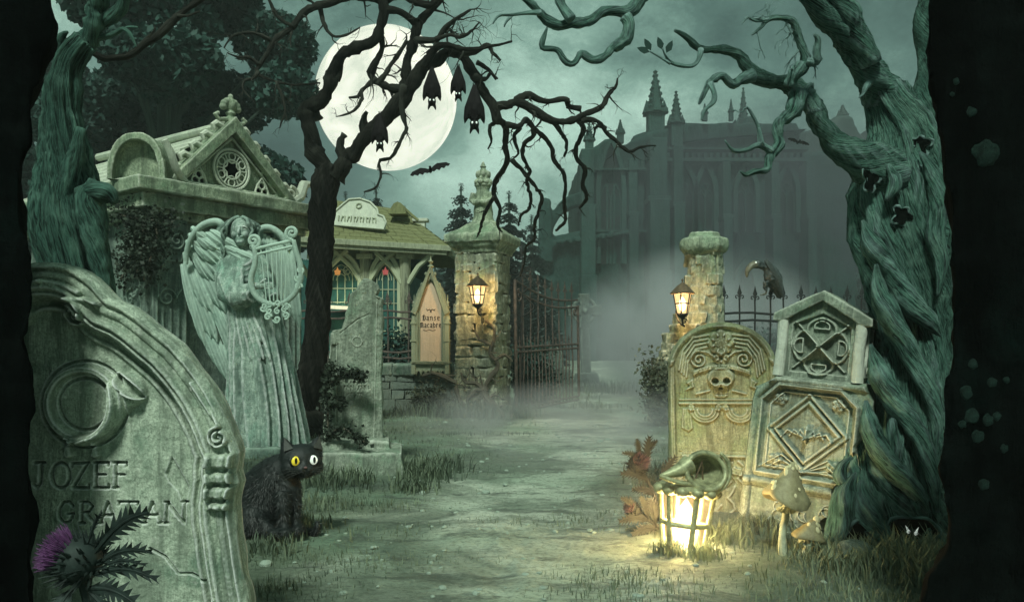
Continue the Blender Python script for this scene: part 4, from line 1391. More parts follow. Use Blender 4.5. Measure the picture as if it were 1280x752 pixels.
def fence(name, label, A, B, z0, rails, tops, spacing, mat, bar=.011, lean=0):
    A = Vector(A); B = Vector(B); d = B - A; L = d.length
    ang = math.atan2(d.y, d.x)
    t = thing(name, label, 'fence', (A.x, A.y, z0), (R(lean), 0, ang))
    r = random.Random(3)
    for z in rails:
        mb = MB(); n = 14
        mb.tube([(L * i / n, .0, z - z0 + .012 * math.sin(i * 1.7 + z * 9)) for i in range(n + 1)], .014, 6)
        part('rail', mb, mat, t)
    base = None
    n = int(L / spacing)
    for i in range(n):
        x = (i + .5) * spacing
        if base is None:
            mb = MB(); h = tops - z0 - .18
            mb.tube([(.003 * math.sin(q * 2.1), .002 * math.sin(q * 1.3), h * q / 8) for q in range(9)], bar, 6)
            base = part('picket', mb, mat, t)
            mb = MB(); spear(mb, h); sp = part('spearhead', mb, mat, base)
            base.location = (x, 0, 0)
        else:
            copy_part(base, t, (x, r.uniform(-.006, .006), r.uniform(-.012, .01)), (r.uniform(-.02, .02), r.uniform(-.02, .02), 0))
    return t
fence('iron_railing', 'spiked iron railing on the low stone wall between the black tree and left pillar', W(372, 430, 10.4)[:2] + (0,), (-.95, 10.55, 0), .58, (.72, .80, 1.24, 1.33), 1.60, .26, M['iron_rust'])
fence('iron_railing', 'spiked iron railing running behind the knotwork headstone, right of the round pillar', (2.45, 9.6, 0), (5.6, 9.9, 0), .0, (.35, .43, 1.18, 1.27), 1.62, .19, M['iron'])

def gate():
    A = Vector((.06, 10.25, 0)); B = Vector((.98, 11.7, 0)); d = B - A; L = d.length
    t = thing('iron_gate', 'rusty wrought iron gate leaf swung open and sagging from the left pillar', 'gate', A, (0, R(-1.5), math.atan2(d.y, d.x)))
    mb = MB()
    mb.tube([(0, 0, .02), (0, 0, 1.72)], .022, 8); mb.tube([(L, 0, .10), (L, 0, 1.42)], .020, 8)
    part('stile', mb, M['iron_rust'], t)
    for zl, zr, sag in ((1.72, 1.50, .10), (1.60, 1.40, .10), (.86, .86, 0), (.80, .80, 0), (.08, .10, 0), (.03, .05, 0)):
        mb = MB(); mb.tube([(L * q / 12, 0, zl + (zr - zl) * q / 12 - sag * math.sin(PI * q / 12)) for q in range(13)], .014, 6)
        part('rail', mb, M['iron_rust'], t)
    n = 9
    for i in range(1, n):
        f = i / n; x = L * f
        top = 1.72 - .22 * f - .10 * math.sin(PI * f) + .12
        mb = MB()
        mb.tube([(x + .010 * math.sin(q * 1.9 + i), .006 * math.sin(q + i), .04 + (top - .04) * q / 9) for q in range(10)], .0105, 6)
        b = part('bar', mb, M['iron_rust'], t)
        mb = MB(); mb.M = Matrix.Translation((x + .010 * math.sin(9 * 1.9 + i), 0, 0)); spear(mb, top - .01, .95); part('spearhead', mb, M['iron_rust'], b)
        mb = MB()
        xx = x - L / n / 2
        mb.tube([(xx, 0, .05), (xx, 0, .92)], .008, 6); mb.M = Matrix.Translation((xx, 0, 0)); spear(mb, .92, .5)
        part('short_bar', mb, M['iron_rust'], t)
    mb = MB()
    mb.tube([(L - .09 + p[0], 0, 1.33 + p[1]) for p in spiral(0, 0, .07, 1.5, PI / 2, -1)], .010, 6)
    mb.tube([(.10 + p[0], 0, 1.52 + p[1]) for p in spiral(0, 0, .09, 1.5, PI / 2, 1)], .010, 6)
    part('scroll', mb, M['iron_rust'], t)
gate()
def gate_crest():
    """tall scrolled iron standard at the hinge"""
    t = thing('iron_standard', 'tall scrolled iron standard rising between the left pillar and gate hinge', 'ironwork', (.12, 10.35, 0))
    mb = MB()
    mb.tube([(.0, 0, 0), (.0, 0, 1.75), (.02, 0, 2.02)], [.018, .014, .008], 8)
    spear(mb, 2.0, 1.1)
    part('post', mb, M['iron'], t)
    mb = MB()
    for sx in (-1, 1):
        mb.tube([(sx * (.085 + p[0]), 0, 1.86 + p[1]) for p in spiral(0, 0, .075, 1.4, PI, 1 if sx > 0 else 1)], .009, 6)
        mb.tube(crom([(sx * .01, 0, 1.55), (sx * .11, 0, 1.68), (sx * .01, 0, 1.80)], 5), .009, 6)
        mb.tube(crom([(sx * .0, 0, 1.25), (sx * .16, 0, 1.38), (sx * .0, 0, 1.55)], 5), .009, 6)
    part('scrollwork', mb, M['iron'], t)
gate_crest()

# ------------------------------------------------------------------ low wall
def low_wall(name, label, A, B, h, seed, mat):
    A = Vector(A); B = Vector(B); d = B - A; L = d.length
    t = thing(name, label, 'wall', A, (0, 0, math.atan2(d.y, d.x)))
    r = random.Random(seed)
    mb = MB(); mb.box((L / 2, .05, h * .4), (L, .22, h * .85))
    z = -.05
    while z < h - .14:
        hh = r.uniform(.09, .15); x = 0
        while x < L:
            w_ = r.uniform(.14, .32); w_ = min(w_, L - x)
            mb.box((x + w_ / 2, -.02, z + hh / 2), (max(.02, w_ - .012), .20 + r.uniform(-.01, .02), hh - .01), jit=.012)
            x += w_
        z += hh
    part('body', mb, mat, t, bevel=.012, smooth=30)
    x = 0
    while x < L - .05:
        w_ = min(r.uniform(.20, .30), L - x)
        mb = MB(); mb.box((x + w_ / 2, .02, h - .07), (w_ * .96, .34, .16), jit=.02)
        part('coping_stone', mb, M['boulder'], t, vox=.022, vsm=4, rough=(.012, 8), seed=x)
        x += w_
low_wall('stone_wall', 'low rubble wall with rounded coping stones left of the square gate pillar', (-2.8, 10.35, 0), (-.62, 10.35, 0), .64, 4, M['masonry_dark'])

# ------------------------------------------------------------------ pointed shrine
BL = {  # broken-pen letters as thick strokes on a 0..1 square
 'D': [[(.15, 1.3), (.1, 0)], [(0, 1.15), (.35, 1.35), (.75, 1.05), (.8, .35), (.45, 0), (.1, .05)], [(.35, 1.1), (.35, .25)]],
 'a': [[(.15, .85), (.45, 1), (.65, .85), (.65, .1), (.85, 0)], [(.65, .55), (.2, .45), (.15, .15), (.4, 0), (.65, .18)]],
 'n': [[(.0, .9), (.2, 1), (.2, 0)], [(.2, .8), (.5, 1), (.7, .85), (.7, .1), (.85, 0)]],
 's': [[(.7, .9), (.35, 1), (.15, .75), (.65, .4), (.55, .08), (.1, .05)]],
 'e': [[(.2, .5), (.7, .62), (.62, .92), (.35, 1), (.15, .75), (.15, .25), (.4, 0), (.72, .15)]],
 'M': [[(.0, 1.1), (.2, 1.3), (.2, .1), (0, 0)], [(.2, 1.1), (.45, 1.3), (.55, 1.1), (.55, 0)], [(.55, 1.1), (.8, 1.3), (.95, 1.05), (.95, .1), (1.1, 0)]],
 'c': [[(.7, .85), (.4, 1), (.15, .75), (.15, .25), (.4, 0), (.7, .12)]],
 'b': [[(.2, 1.4), (.2, .05)], [(.2, .75), (.5, 1), (.75, .75), (.72, .25), (.45, 0), (.2, .1)]],
 'r': [[(.0, .9), (.22, 1), (.22, 0), (.35, .0)], [(.22, .75), (.5, 1), (.72, .88)]],
}
def shrine():
    Y = 10.12; k = Y / 1000; cx = 539
    Z = lambda py: CAMZ - (py - 430) * k
    z0 = Z(463)
    t = thing('shrine_board', 'narrow gothic-arched notice board reading Danse Macabre, mounted on the railing', 'sign', ((cx - 640) * k, Y, z0), (0, 0, R(-6)))
    hw = .215
    za, zs, zt = Z(452) - z0, Z(385) - z0, Z(349) - z0
    # arch frame
    for q, (e, y0) in enumerate(((.0, -.05), (.022, -.03))):
        pass
    mb = MB()
    o = arch(hw - .005, zs, zt + .055, 10, z0=za); i = arch(hw - .055, zs, zt - .0, 10, z0=za)
    mb.ring(o, i, -.055, .03, closed=False)
    i2 = arch(hw - .080, zs, zt - .03, 10, z0=za + .02)
    mb.ring(i, i2, -.03, .03, closed=False)
    # steep gable
    apex = Z(335) - z0
    for s in (-1, 1):
        mb.ring([(s * (hw + .03), Z(390) - z0), (0, apex + .03)], [(s * (hw - .03), Z(394) - z0), (0, apex - .055)], -.075, .0, closed=False)
        for q in range(4):
            f = (q + .6) / 4.4
            mb.ball((s * (hw + .02) * (1 - f) + s * .014, -.045, (Z(390) - z0) * (1 - f) + (apex + .03) * f), (.022, .016, .026), seg=8, rings=6)
    # sill and lower box
    mb.box((0, -.02, za - .005), (2 * hw + .03, .11, .03)); mb.box((0, -.02, .10), (2 * hw + .03, .11, .028)); mb.box((0, .0, .055), (2 * hw - .02, .06, .12))
    for q in range(7):
        x = -hw + .03 + q * (2 * hw - .06) / 6
        mb.add([(x - .022, -.05, .0), (x + .022, -.05, .0), (x + .022, .0, .0), (x - .022, .0, .0), (x, -.03, -.075)], [(0, 1, 2, 3), (0, 4, 1), (1, 4, 2), (2, 4, 3), (3, 4, 0)])
    mb.box((0, .0, .005), (2 * hw, .07, .02))
    part('frame', mb, M['shrine'], t, smooth=30, bevel=.003)
    for s in (-1, 1):
        mb = MB(); x = s * hw
        mb.box((x, -.02, .30), (.05, .09, .68))
        for z in (.10, .38, .60): mb.box((x, -.02, z), (.072, .11, .022))
        mb.lathe([(.035, .64), (.028, .70), (.008, .84), (.020, .85), (.018, .87), (.008, .88), (.002, .96)], (x, -.02, 0), 8)
        for q in range(4): mb.ball((x + .02 * (1 if q % 2 else -1), -.03, .69 + q * .035), .011, seg=6, rings=4)
        part('pinnacle', mb, M['shrine'], t, smooth=30)
    mb = MB()
    mb.lathe([(.03, 0), (.045, .02), (.015, .04), (.02, .06), (.036, .08), (.012, .10), (.001, .15)], (0, -.03, apex + .0), 8)
    part('finial', mb, M['shrine'], t)
    mb = MB(); mb.prism([(-hw + .02, apex * .0 + Z(390) - z0), (hw - .02, Z(390) - z0), (0, apex - .02)], .0, .03)
    mb.prism(arch(hw - .05, zs, zt, 10, z0=.0), .0, .028)
    part('backboard', mb, M['shrine'], t, smooth=0)
    mb = MB(); mb.prism(arch(hw - .072, zs, zt - .02, 10, z0=za + .01), -.018, .012)
    pn = part('panel', mb, M['panel'], t, smooth=0)
    mb = MB()
    def word(wd, x0, zb, h, w_):
        x = x0
        for ch in wd:
            for st in BL[ch]:
                mb.tube([(x + p[0] * w_, -.020, zb + p[1] * h) for p in st], .0042, 5)
            x += w_ * (1.35 if ch == 'M' else 1.05)
    word('Danse', -.105, zs - .155, .050, .044)
    word('Macabre', -.135, zs - .245, .048, .036)
    # winged ornament over the words
    for s in (-1, 1):
        mb.tube([(0, -.02, zs - .03), (s * .02, -.02, zs - .015), (s * .045, -.02, zs - .03), (s * .055, -.02, zs - .01)], .005, 5)
    mb.ball((0, -.02, zs - .04), (.010, .006, .016), seg=8, rings=6)
    mb.tube([(-.1, -.02, zs - .275), (-.06, -.02, zs - .285), (-.02, -.02, zs - .272), (.02, -.02, zs - .285), (.06, -.02, zs - .275)], .0035, 5)
    part('lettering', mb, M['ink'], pn)
shrine()

# ------------------------------------------------------------------ pavilion
def kiosk():
    Y = 13.2
    t = thing('pavilion', 'old timber pavilion with a sagging shingle roof and arched teal stained-glass bays', 'pavilion', (-2.6, Y, 0), (0, 0, R(-3)))
    o = MW[t.name].inverted()
    Pt = lambda px, py, y: o @ W(px, py, y)
    # roof : eave front from px 350 to 562, ridge 385..500 behind
    f0 = Pt(352, 296, 12.2); f1 = Pt(562, 309, 12.6); r0 = Pt(395, 247, 13.8); r1 = Pt(500, 262, 13.9); b0 = Vector((f0.x, 3.2, f0.z)); b1 = Vector((f1.x + .1, 3.2, f1.z))
    mb = MB(); N = 9
    def slope(a, b, c, d, rows, seed):
        r = random.Random(seed)
        for i in range(rows):
            t0, t1 = i / rows, (i + 1.25) / rows
            t1 = min(t1, 1)
            p0 = a.lerp(d, t0); p1 = b.lerp(c, t0); q0 = a.lerp(d, t1); q1 = b.lerp(c, t1)
            nx = max(3, int((p1 - p0).length / .16))
            for j in range(nx):
                u0, u1 = j / nx, (j + .94) / nx
                A_, B_, C_, D_ = p0.lerp(p1, u0), p0.lerp(p1, u1), q0.lerp(q1, u1), q0.lerp(q1, u0)
                up = Vector((0, 0, .022 + r.uniform(-.006, .012)))
                dn = Vector((0, 0, .004))
                k = r.uniform(-.015, .015); kk = (B_ - A_) * 0 + (A_ - D_).normalized() * k
                mb.add([A_ + up + kk, B_ + up + kk, C_ + dn, D_ + dn, A_ + up * .1 + kk, B_ + up * .1 + kk], [(0, 1, 2, 3), (4, 5, 1, 0), (0, 3, 4), (1, 5, 2)])
    slope(f0, f1, r1, r0, 11, 1); slope(f1, b1, r1, r1, 11, 2)
    mb.add([f0, f1, b1, b0, r0, r1], [(0, 1, 5, 4), (1, 2, 5), (2, 3, 4, 5), (3, 0, 4)])
    part('roof', mb, M['roof'], t, smooth=0)
    # fascia beams and gutter board
    mb = MB()
    for (a, b) in ((f0, f1), (f1, b1)):
        d = (b - a); L = d.length; q = d.to_track_quat('X', 'Z').to_matrix()
        mb.box((a + b) / 2 + Vector((0, 0, -.02)), (L + .04, .06, .09), rot=q)
        mb.box((a + b) / 2 + Vector((0, .05, -.09)), (L - .1, .08, .07), rot=q)
    for i in range(15):
        p = f0.lerp(f1, (i + .5) / 15); mb.box(p + Vector((0, .14, -.06)), (.05, .3, .05))
    part('fascia', mb, M['wood'], t, bevel=.008, smooth=30)
    # posts and braces
    zt = f0.z - .12
    posts = [Pt(395, 400, 12.75).x, Pt(457, 400, 12.75).x, Pt(507, 400, 12.75).x]
    y = Pt(457, 400, 12.75).y
    for x in posts:
        mb = MB(); mb.tube([(x, y, 0), (x + .01, y, .9), (x - .01, y, 1.5), (x, y, zt)], [.10, .085, .08, .10], 8)
        mb.box((x, y, zt - .12), (.26, .2, .08)); mb.box((x, y, .95), (.22, .2, .06))
        part('post', mb, M['wood'], t, bevel=.008, smooth=40)
        for s in (-1, 1):
            mb = MB(); mb.tube([(x + s * .05, y - .03, zt - .55), (x + s * .22, y - .03, zt - .28), (x + s * .50, y - .03, zt - .02)], [.045, .042, .045], 6)
            part('brace', mb, M['wood'], t)
    # arched bays
    zz = [(posts[0], posts[1]), (posts[1], posts[2])]
    for n, (a, b) in enumerate(zz):
        cx = (a + b) / 2; hw = (b - a) / 2 - .09
        mb = MB()
        ob = [(p[0], p[1]) for p in arch(hw + .04, zt - .50, zt - .02, 10, cx, .5)]; ib = [(p[0], p[1]) for p in arch(hw - .03, zt - .50, zt - .09, 10, cx, .5)]
        mb.ring(ob, ib, y - .05, y + .05, closed=False)
        fr = part('bay_arch', mb, M['wood'], t, smooth=30)
        g = MB(); zlow = 1.52 if n == 0 else .62
        g.prism([(p[0], max(p[1], zlow)) for p in arch(hw - .03, zt - .50, zt - .09, 10, cx, zlow)], y + .015, y + .03)
        part('stained_glass', g, M['teal_panel'], fr, smooth=0)
        l = MB()   # leading
        for q in range(1, 5): l.box((cx - hw + 2 * hw * q / 5, y + .005, (zt - .3 + zlow) / 2 ), (.012, .012, zt - .35 - zlow))
        for q in range(4): l.tube([(cx + (p[0] - cx) * (.8 - q * .18), y + .004, zt - .5 + (p[1] - zt + .5) * (.8 - q * .18)) for p in arch(hw, zt - .50, zt - .09, 8, cx, zt - .5)[1:-1]], .007, 5)
        for z in np.arange(zlow + .05, zt - .5, .22): l.box((cx, y + .005, z), (2 * hw - .08, .012, .012))
        l.tube([(p[0], y + .004, p[1]) for p in spiral(cx + .1, zlow + .3 if n else zt - .35, .09, 1.5)], .008, 5)
        part('leading', l, M['wood'], fr)
        g = MB()
        gx, gzz = cx + (-.06 if n == 0 else .0), zt - .36
        g.prism([(gx - .035, gzz - .05), (gx + .035, gzz - .05), (gx + .05, gzz + .02), (gx + .018, gzz + .03), (gx, gzz + .075), (gx - .018, gzz + .03), (gx - .05, gzz + .02)], y - .004, y + .012)
        part('glass_flower', g, M['paneorange'] if n == 0 else M['panered'], fr, smooth=0)
    # lit counter slit in the first bay
    a, b = zz[0]
    mb = MB(); mb.box(((a + b) / 2, y + .02, 1.485), (b - a - .16, .05, .055), rot=Matrix.Rotation(R(3), 3, 'Y'))
    part('lit_shutter_gap', mb, M['kioskglow'], t, smooth=0)
    mb = MB(); mb.box(((a + b) / 2, y - .10, 1.42), (b - a - .1, .3, .03)); mb.box(((a + b) / 2, y + .04, .9), (b - a - .1, .04, .9))
    mb.box(((posts[1] + posts[2]) / 2, y + .06, .5), (posts[2] - posts[1], .04, 1.0))
    part('counter', mb, M['teal_panel'], t, bevel=.006, smooth=0)
    mb = MB(); mb.box(((posts[0] + posts[2]) / 2 - .3, y + 1.6, zt / 2), (posts[2] - posts[0] + .9, .08, zt)); mb.box((posts[2] + .02, y + .8, zt / 2 - .2), (.05, 1.5, zt - .4))
    part('back_wall', mb, M['teal_panel'], t, smooth=0)
    L = bpy.data.lights.new('pavilion_lamp', 'POINT'); L.energy = 7; L.color = (.95, 1, .60); L.shadow_soft_size = .08
    lo = bpy.data.objects.new('pavilion_lamp', L); lo.parent = t; lo.location = ((a + b) / 2 + .1, y - .3, 1.45); ALL.append(lo)
    # carved sign board on the roof
    k = 12.5 / 1000
    c = Pt(446, 283, 12.75)
    P = [(-36, 0), (36, -2), (37, 8), (33, 15), (26, 17), (24, 24), (14, 33), (0, 37), (-14, 35), (-21, 28), (-30, 18), (-36, 9)]
    cv = Canvas(-.5, .5, -.05, .5, .006)
    mb = MB(); mb.M = Matrix.Translation(c) @ Matrix.Rotation(R(-12), 4, 'X') @ Matrix.Rotation(R(4), 4, 'Y')
    Pp = [(p[0] * k, p[1] * k) for p in P]
    mb.prism(Pp, -.02, .05)
    mb.tube([(p[0], -.03, p[1]) for p in Pp], .018, 6, closed=True)
    bs = part('sign_board', mb, M['maus'], t, smooth=40)
    mb = MB(); mb.M = Matrix.Translation(c) @ Matrix.Rotation(R(-12), 4, 'X') @ Matrix.Rotation(R(4), 4, 'Y')
    for i in range(13):
        x = (-24 + i * 4) * k; z = 9 * k
        mb.box((x, -.03, z), (.013, .02, .085), rot=Matrix.Rotation(R(rnd.uniform(-14, 14)), 3, 'Y'))
        if i % 2: mb.box((x + .012, -.03, z + .03), (.03, .018, .012))
    mb.tube([(p[0], -.03, p[1]) for p in circ(0, 27 * k, .04, 10)], .012, 5, closed=True)
    part('carving', mb, M['shrine'], bs)
    # little gabled vent and roof finial block
    c = Pt(497, 268, 13.2)
    mb = MB(); mb.M = Matrix.Translation(c)
    mb.prism([(-.14, 0), (.16, 0), (.12, .10), (.02, .20), (-.05, .17), (-.12, .06)], -.08, .25)
    mb.tube([(.02, 0, .18), (.12, 0, .09), (.22, 0, .0), (.34, 0, -.10)], [.03, .028, .026, .024], 6)
    part('dormer', mb, M['roof'], t, smooth=30)
    c = Pt(526, 286, 13.4)
    mb = MB(); mb.M = Matrix.Translation(c); mb.box((0, 0, .04), (.16, .14, .16)); mb.box((0, 0, .14), (.26, .2, .05))
    part('chimney', mb, M['maus'], t, bevel=.008, smooth=0)
kiosk()

# ------------------------------------------------------------------ mausoleum
def mausoleum():
    C0 = Vector((-3.08, 6.8, 0))
    t = thing('mausoleum', 'pale stone mausoleum with a carved rose-window gable, behind the harp angel', 'tomb', C0, (0, 0, math.atan2(.8, .6)))
    F = 1.55; Dp = 2.4; HB = 2.0
    # walls (front along x, side along y)
    mb = MB(); mb.box((F / 2, Dp / 2, HB / 2), (F - .06, Dp - .06, HB))
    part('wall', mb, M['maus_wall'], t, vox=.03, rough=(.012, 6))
    # carved pilasters
    def pil(M4, n, mirror=1):
        cv = Canvas(-.2, .2, -.02, HB + .02, .005)
        cv.stroke([(-.13, .0), (-.13, 1.4)], .03, .02); cv.stroke([(.13, .0), (.13, 1.4)], .03, .02)
        for q in range(3): cv.stroke([(-.07 + q * .07, .1), (-.07 + q * .07, 1.2)], .03, .012)
        cv.stroke([(p[0], p[1]) for p in spiral(-.04, 1.30, .085, 1.7, 0, 1)], .022, .022)
        cv.stroke([(p[0], p[1]) for p in spiral(.05, 1.80, .085, 1.7, PI, 1)], .022, .024)
        cv.stroke([(-.12, 1.30), (-.13, 1.5), (-.05, 1.62), (.09, 1.62), (.13, 1.72)], .024, .02)
        cv.stroke([(.04, 1.30), (.10, 1.38), (.13, 1.5)], .02, .018)
        cv.stroke([(-.14, 1.72), (-.10, 1.86), (0, 1.92)], .024, .02)
        m = MB(); relief(m, cv, [(0, -.16), (HB, -.16)], [(0, .16), (HB, .16)], np.linspace(0, HB, 220), 60, .1, er=.01, amp=.004, nscale=8, seed=n)
        m.v = [M4 @ v for v in m.v]
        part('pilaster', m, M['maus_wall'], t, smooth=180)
    pil(Matrix.Translation((.16, -.05, 0)), 1)
    pil(Matrix.Translation((F - .16, -.05, 0)), 2)
    pil(Matrix.Translation((-.05, .16, 0)) @ Matrix.Rotation(R(-90), 4, 'Z'), 3)
    pil(Matrix.Translation((-.05, 1.0, 0)) @ Matrix.Rotation(R(-90), 4, 'Z'), 4)
    # cornice: stacked mouldings
    for (z, hh, ov, nm) in ((2.02, .09, .06, 'cornice'), (2.11, .13, .13, 'cornice'), (2.23, .12, .21, 'cornice')):
        mb = MB(); mb.box((F / 2, Dp / 2, z), (F + 2 * ov, Dp + 2 * ov, hh))
        part(nm, mb, M['maus'], t, vox=.016, vsm=5, rough=(.012, 5), seed=z)
    zc = 2.28
    # pediment
    L0, L1, mid, pk = .13, 1.47, .78, 2.96
    def gable(e): return [(L0 + e * 1.4, zc + (e * .5 if e else 0)), (L1 - e * 1.4, zc + (e * .5 if e else 0)), (mid, pk - e * 1.25)]
    mb = MB(); mb.prism(gable(0), .02, .30)
    part('pediment', mb, M['maus'], t, vox=.012, vsm=1, rough=(.006, 8))
    mb = MB()
    mb.ring(gable(-.03), gable(.085), -.09, .03)
    mb.ring(gable(.11), gable(.135), -.03, .03)
    part('gable_moulding', mb, M['maus'], t, vox=.008, vsm=2, rough=(.004, 10))
    # rose window
    cz = zc + .235; mb = MB()
    for r, q in ((.185, .013), (.155, .008), (.088, .010)):
        mb.tube([(p[0], -.02, p[1]) for p in circ(mid, cz, r, 30)], q, 6, closed=True)
    for k in range(6):
        a = k * PI / 3 + .5
        c = (mid + .122 * math.cos(a), cz + .122 * math.sin(a))
        mb.tube([(p[0], -.02, p[1]) for p in circ(c[0], c[1], .034, 12)], .007, 5, closed=True)
        a2 = a + PI / 6
        mb.tube([(mid + .09 * math.cos(a2), -.02, cz + .09 * math.sin(a2)), (mid + .155 * math.cos(a2), -.02, cz + .155 * math.sin(a2))], .007, 5)
        mb.tube([(mid + .088 * math.cos(a - PI / 6), -.02, cz + .088 * math.sin(a - PI / 6)), (mid + .06 * math.cos(a), -.02, cz + .06 * math.sin(a)), (mid + .088 * math.cos(a + PI / 6), -.02, cz + .088 * math.sin(a + PI / 6))], .008, 5)
    # trefoils in the corners
    for sx in (-1, 1):
        bx, bz = mid + sx * .33, zc + .10
        for k in range(3):
            a = PI / 2 + k * 2 * PI / 3
            mb.tube([(p[0], -.015, p[1]) for p in circ(bx + .04 * math.cos(a), bz + .035 * math.sin(a), .035, 12)], .008, 5, closed=True)
        mb.tube([(bx - .09, -.015, zc + .03), (bx - .05, -.015, zc + .14), (bx, -.015, zc + .21), (bx + .05, -.015, zc + .14), (bx + .09, -.015, zc + .03)], .009, 5)
    part('rose_tracery', mb, M['maus'], t)
    mb = MB(); mb.prism(circ(mid, cz, .085, 24), .010, .0185)
    part('opening_shade', mb, M['hollow'], t, smooth=0)  # flat black discs painted as the shade inside the openings
    for sx in (-1, 1):
        mb = MB()
        for k in range(3):
            a = PI / 2 + k * 2 * PI / 3
            mb.prism(circ(mid + sx * .33 + .04 * math.cos(a), zc + .10 + .035 * math.sin(a), .030, 12), .008 + k * .002, .018)
        part('opening_shade', mb, M['hollow'], t, smooth=0)
    # crockets: flowing scrolls up both rakes, finial knot at the peak
    mb = MB()
    for sx, X0 in ((-1, L0), (1, L1)):
        for q in range(5):
            f = .16 + q * .165
            x = X0 + (mid - X0) * f; z = zc + (pk - zc) * f + .035
            mb.tube([(x + sx * p[0] * 1.0, 0, z + p[1]) for p in ((-.05, -.02), (-.02, .03), (.03, .045), (.065, .02), (.05, -.01), (.03, .005))], [.030, .034, .034, .028, .022, .016], 8)
        # corner volutes with a flicked-up tail
        c = (X0 + (.13 if sx < 0 else -.02), zc + .10)
        mb.tube([(p[0], -.02, p[1]) for p in spiral(c[0], c[1], .085, 1.7, PI / 2, -sx if sx < 0 else -1)], .020, 8)
    part('crockets', mb, M['maus'], t); mb = MB()
    mb.tube([(L1 - .02, -.02, zc + .02), (L1 + .10, -.0, zc + .10), (L1 + .17, .02, zc + .24), (L1 + .26, .04, zc + .26)], [.04, .055, .05, .03], 8)
    part('acroterion', mb, M['maus'], t)
    mb = MB()
    mb.lathe([(.05, 0), (.035, .05), (.05, .08), (.03, .10)], (mid, 0, pk), 10)
    for k in range(7):
        a = PI * (k / 6)
        mb.ball((mid + .075 * math.cos(a), 0, pk + .13 + .06 * math.sin(a)), (.035, .04, .035), seg=10, rings=8)
    mb.ball((mid, 0, pk + .15), (.05, .05, .06)); mb.ball((mid, 0, pk + .23), (.025, .025, .03))
    for sx in (-1, 1): mb.tube([(mid + sx * .03, 0, pk + .02), (mid + sx * .12, 0, pk - .0), (mid + sx * .16, 0, pk + .04), (mid + sx * .12, 0, pk + .06)], .022, 6)
    part('finial', mb, M['maus'], t, vox=.008, vsm=1)
    # roof behind the gable: stone slabs sloping to both sides
    mb = MB()
    for sx, ex in ((-1, -.12), (1, F + .12)):
        rows = 7
        for i in range(rows):
            f0, f1 = i / rows, (i + 1.1) / rows
            xa, xb = ex + (mid - ex) * f0, ex + (mid - ex) * min(1, f1)
            za, zb = zc + (pk - .06 - zc) * f0, zc + (pk - .06 - zc) * min(1, f1)
            mb.add([(xa, .2, za), (xa, Dp + .1, za), (xb, Dp + .1, zb), (xb, .2, zb), (xa, .2, za + .035), (xa, Dp + .1, za + .035), (xb, Dp + .1, zb + .008), (xb, .2, zb + .008)],
                   [(0, 1, 2, 3), (4, 7, 6, 5), (0, 4, 5, 1), (0, 3, 7, 4), (1, 5, 6, 2), (3, 2, 6, 7)])
    mb.tube([(mid, .1, pk - .02), (mid, Dp + .1, pk + .02)], .045, 8)
    part('roof', mb, M['maus'], t, smooth=0, bevel=.006)
    # round-arched lunette standing over the corner, its right foot sweeping down to the gable volute
    w_, h_ = .24, .40
    Pp = [(-w_, 0)] + [(-w_ * math.cos(a) ** .9 if math.cos(a) > 0 else w_ * (-math.cos(a)) ** .9, h_ * math.sin(a) ** .85) for a in np.linspace(.02, PI - .02, 20)] + [(w_, 0)]
    Pi = [(x * .80, z * .84) for x, z in Pp]
    mb = MB(); mb.M = Matrix.Translation((-.05, .06, zc)) @ Matrix.Rotation(R(-50), 4, 'Z')
    mb.ring(Pp, Pi, -.10, .22)
    mb.prism([(x * .81, z * .85) for x, z in Pp], .02, .10)
    part('lunette', mb, M['maus'], t, vox=.010, vsm=2, rough=(.006, 8))
    mb = MB()
    mb.tube([(.02, -.20, zc + .33), (.08, -.19, zc + .24), (.13, -.18, zc + .11), (.20, -.15, zc + .05), (.28, -.08, zc + .035)], [.026, .034, .034, .03, .026], 8)
    part('corner_sweep', mb, M['maus'], t)
mausoleum()
